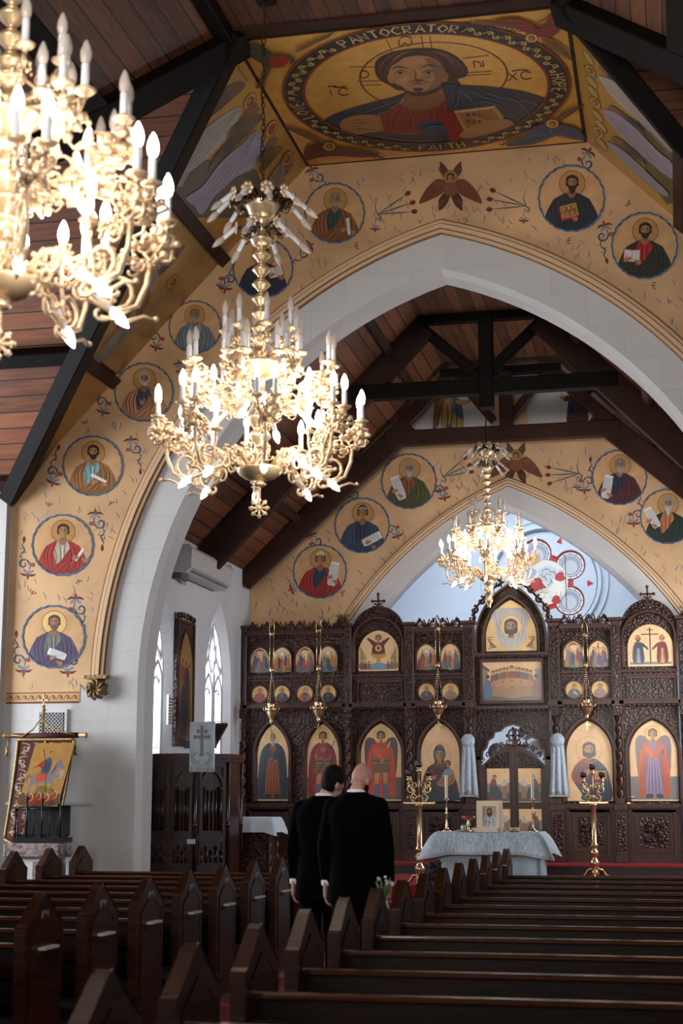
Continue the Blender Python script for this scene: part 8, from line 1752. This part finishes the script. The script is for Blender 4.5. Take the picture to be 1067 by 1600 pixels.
def man(name_label, loc, rz, H, bald, tilt, turn, lean):
    k = H / 1.8; t = thing('person', (0, 0, 0), name_label, 'person')
    sh = 1.50; S = lambda x, y, z: (x * k, y * k, z * k)
    T = Matrix.Translation(Vector(S(lean * .9, .035, 1.492))) @ Matrix.Scale(.88, 4) @ Matrix.Rotation(turn, 4, 'Z') @ Matrix.Rotation(-tilt, 4, 'X') @ Matrix.Rotation(lean * 2.0, 4, 'Y')
    body = MB()
    loft(body, [tuple(v * k for v in s) for s in ((0, 0, .86, .165, .105), (0, 0, .98, .16, .105), (0, 0, 1.12, .145, .10), (0, -.005, 1.28, .17, .11), (0, -.01, 1.42, .175, .10), (0, -.01, 1.50, .10, .07))], SKIN)
    capsule(body, S(0, -.005, 1.46), S(lean * .6, .02, 1.535), .060 * k, .056 * k, SKIN, 4, 14)
    body.T = T
    body.ball((0, .005, .165 * k), .094 * k, SKIN, 20, (.80, 1.05, 1.12)); body.ball((0, -.018 * k, .15 * k), .080 * k, SKIN, 16, (.92, 1.05, 1.0)); body.ball((0, .045 * k, .09 * k), .058 * k, SKIN, 14, (.9, .95, 1.1)); body.ball((0, .075 * k, .055 * k), .026 * k, SKIN, 10)
    body.ball((0, .103 * k, .12 * k), .016 * k, SKIN, 8, (.8, 1.2, 1.6)); body.ball((0, .095 * k, .075 * k), .018 * k, SKIN, 8, (1.3, .6, .5))
    capsule(body, (0, -.005, .02 * k), (0, -.02 * k, -.06 * k), .058 * k, .062 * k, SKIN, 3, 14)
    for s in (-1, 1):
        body.ball((s * .077 * k, .0, .125 * k), .030 * k, SKIN, 12, (.42, .75, 1.15)); body.ball((s * .086 * k, -.010 * k, .128 * k), .026 * k, SKIN, 10, (.35, .55, 1.1)); body.ball((s * .032 * k, .088 * k, .145 * k), .016 * k, SKIN, 8)
    body.T = None
    arms = {}
    for s in (-1, 1):
        shd = Vector(S(s * .185, -.01, 1.435)); el = Vector(S(s * .245, -.03, 1.16)); wr = Vector(S(s * .25, .02, .93)); arms[s] = (shd, el, wr)
        capsule(body, shd, el, .045 * k, .038 * k, SKIN); capsule(body, el, wr, .036 * k, .024 * k, SKIN); hand3(body, wr, .175 * k, SKIN, 1.1 if s < 0 else .9, s)
        hip = Vector(S(s * .09, 0, .90)); kn = Vector(S(s * .10, .015, .48)); an = Vector(S(s * .105, -.015, .08)); capsule(body, hip, kn, .080 * k, .052 * k, SKIN); capsule(body, kn, an, .050 * k, .034 * k, SKIN); capsule(body, an, Vector(S(s * .115, .13, .04)), .035 * k, .028 * k, SKIN)
    o = body.build('body', t, off=(0, 0, 0)); remesh(o, .0055, 3)
    # jacket
    mb = MB(); loft(mb, [tuple(v * k for v in s) for s in ((0, -.01, .80, .222, .150), (0, -.01, .90, .215, .145), (0, -.01, 1.02, .20, .138), (0, -.01, 1.14, .192, .132), (0, -.012, 1.28, .208, .138), (0, -.015, 1.38, .222, .132), (0, -.015, 1.44, .205, .115), (0, -.012, 1.49, .13, .09), (0, -.01, 1.525, .082, .074))], BLACK, 28)
    for s in (-1, 1):
        shd, el, wr = arms[s]; shd2 = Vector(S(s * .190, -.012, 1.425)); capsule(mb, Vector(S(s * .06, -.012, 1.475)), shd2, .050 * k, .062 * k, BLACK); capsule(mb, shd2, el, .068 * k, .062 * k, BLACK); capsule(mb, el, wr + Vector((0, 0, .03 * k)), .060 * k, .046 * k, BLACK)
    o = mb.build('jacket', t, off=(0, 0, 0)); remesh(o, .011, 6)
    for s in (-1, 1):
        mb = MB(); shd, el, wr = arms[s]; mb.lathe([(.036 * k, -.012), (.037 * k, .03), (.033 * k, .03), (.032 * k, -.012)], SHIRT, wr + Vector((0, 0, -.004)), 14, (wr - el).normalized() * -1, cap=False); mb.build('shirt_cuff', t, off=(0, 0, 0))
    mb = MB(); F = lambda *L: [Vector(S(*p)) for p in L]; mb.add(F((-.05, .083, 1.50), (.05, .083, 1.50), (.03, .112, 1.40), (0, .131, 1.28), (-.03, .112, 1.40), (0, .09, 1.49)), [(0, 5, 4), (5, 1, 2), (5, 2, 4), (4, 2, 3)], SHIRT); mb.build('shirt_front', t, off=(0, 0, 0))
    mb = MB(); mb.tube(F((0, .098, 1.49), (0, .118, 1.40), (0, .138, 1.29)), [.016, .014, .022], BLACK, 6); mb.build('necktie', t, off=(0, 0, 0))
    mb = MB(); mb.T = T
    for s in (-1, 1): mb.ball((s * .032 * k, .1015 * k, .146 * k), .0045 * k, HAIR, 8); mb.tube([(s * .014 * k, .108 * k, .165 * k), (s * .034 * k, .106 * k, .170 * k), (s * .052 * k, .094 * k, .163 * k)], .003 * k, HAIR, 6)
    mb.build('eyes_and_brows', t, off=(0, 0, 0))
    mb = MB(); mb.T = Matrix.Translation(Vector(S(lean * .3, -.006, 1.505))) @ Matrix.Rotation(-.18, 4, 'X'); mb.lathe([(.074 * k, 0), (.070 * k, .024 * k), (.068 * k, .028 * k), (.060 * k, .026 * k), (.062 * k, 0)], SHIRT, n=24, cap=False); mb.build('shirt_collar', t, off=(0, 0, 0))
    mb = MB()
    for s in (-1, 1): capsule(mb, S(s * .095, -.005, .93), S(s * .105, .01, .50), .108 * k, .080 * k, BLACK); capsule(mb, S(s * .105, .01, .50), S(s * .108, -.015, .09), .080 * k, .078 * k, BLACK)
    loft(mb, [tuple(v * k for v in s) for s in ((0, -.005, .84, .19, .125), (0, -.005, 1.0, .175, .12))], BLACK); o = mb.build('trousers', t, off=(0, 0, 0)); remesh(o, .012, 5)
    for s in (-1, 1):
        mb = MB(); loft(mb, [(s * .11 * k, .045 * k, .014, .048, .145), (s * .11 * k, .045 * k, .03, .050, .145), (s * .11 * k, .035 * k, .07, .046, .12), (s * .11 * k, -.01 * k, .11, .04, .06)], SHOE); mb.build('shoe', t, off=(0, 0, 0))
    if not bald:
        mb = MB(); mb.T = T; rr = random.Random(4)
        mb.ball((0, -.012 * k, .185 * k), .100 * k, HAIR, 20, (.86, 1.10, 1.06)); mb.ball((0, -.045 * k, .13 * k), .082 * k, HAIR, 18, (.96, .85, 1.15)); mb.ball((0, .045 * k, .235 * k), .055 * k, HAIR, 12, (1.2, 1, .7))
        for i in range(26):
            a = rr.uniform(0, 6.28); b = rr.uniform(.1, 1.2); p = Vector((.084 * sin(b) * cos(a) * k, (-.01 + .104 * sin(b) * sin(a)) * k, (.185 + .098 * cos(b)) * k)); mb.ball(p, .016 * k, HAIR, 6, (1.6, 1, .8))
        o = mb.build('hair', t, off=(0, 0, 0)); remesh(o, .007, 2)
        m = o.modifiers.new('cut', 'DISPLACE'); tx = bpy.data.textures.new('hair_strands', 'CLOUDS'); tx.noise_scale = .02; m.texture = tx; m.strength = .006
    else:
        mb = MB(); mb.T = T; mb.ball((0, .050 * k, .062 * k), .059 * k, HAIR, 16, (.92, .92, .75)); [mb.ball((s_ * .055 * k, .03 * k, .085 * k), .026 * k, HAIR, 10, (.6, 1, 1.2)) for s_ in (-1, 1)]; mb.build('beard', t, off=(0, 0, 0), label='short dark beard')
    t.scale = (.87, .95, 1); t.location = loc; t.rotation_euler = (0, 0, rz); return t
man('bald man in a black suit and white collar standing in the aisle, seen from behind', (-2.25, 11.0, .012), -.06, 1.915, True, .38, -.32, .0)
man('dark-haired man in a black suit left of the bald man, head bowed right', (-2.60, 11.45, .012), -.08, 1.885, False, .30, -.62, .045)
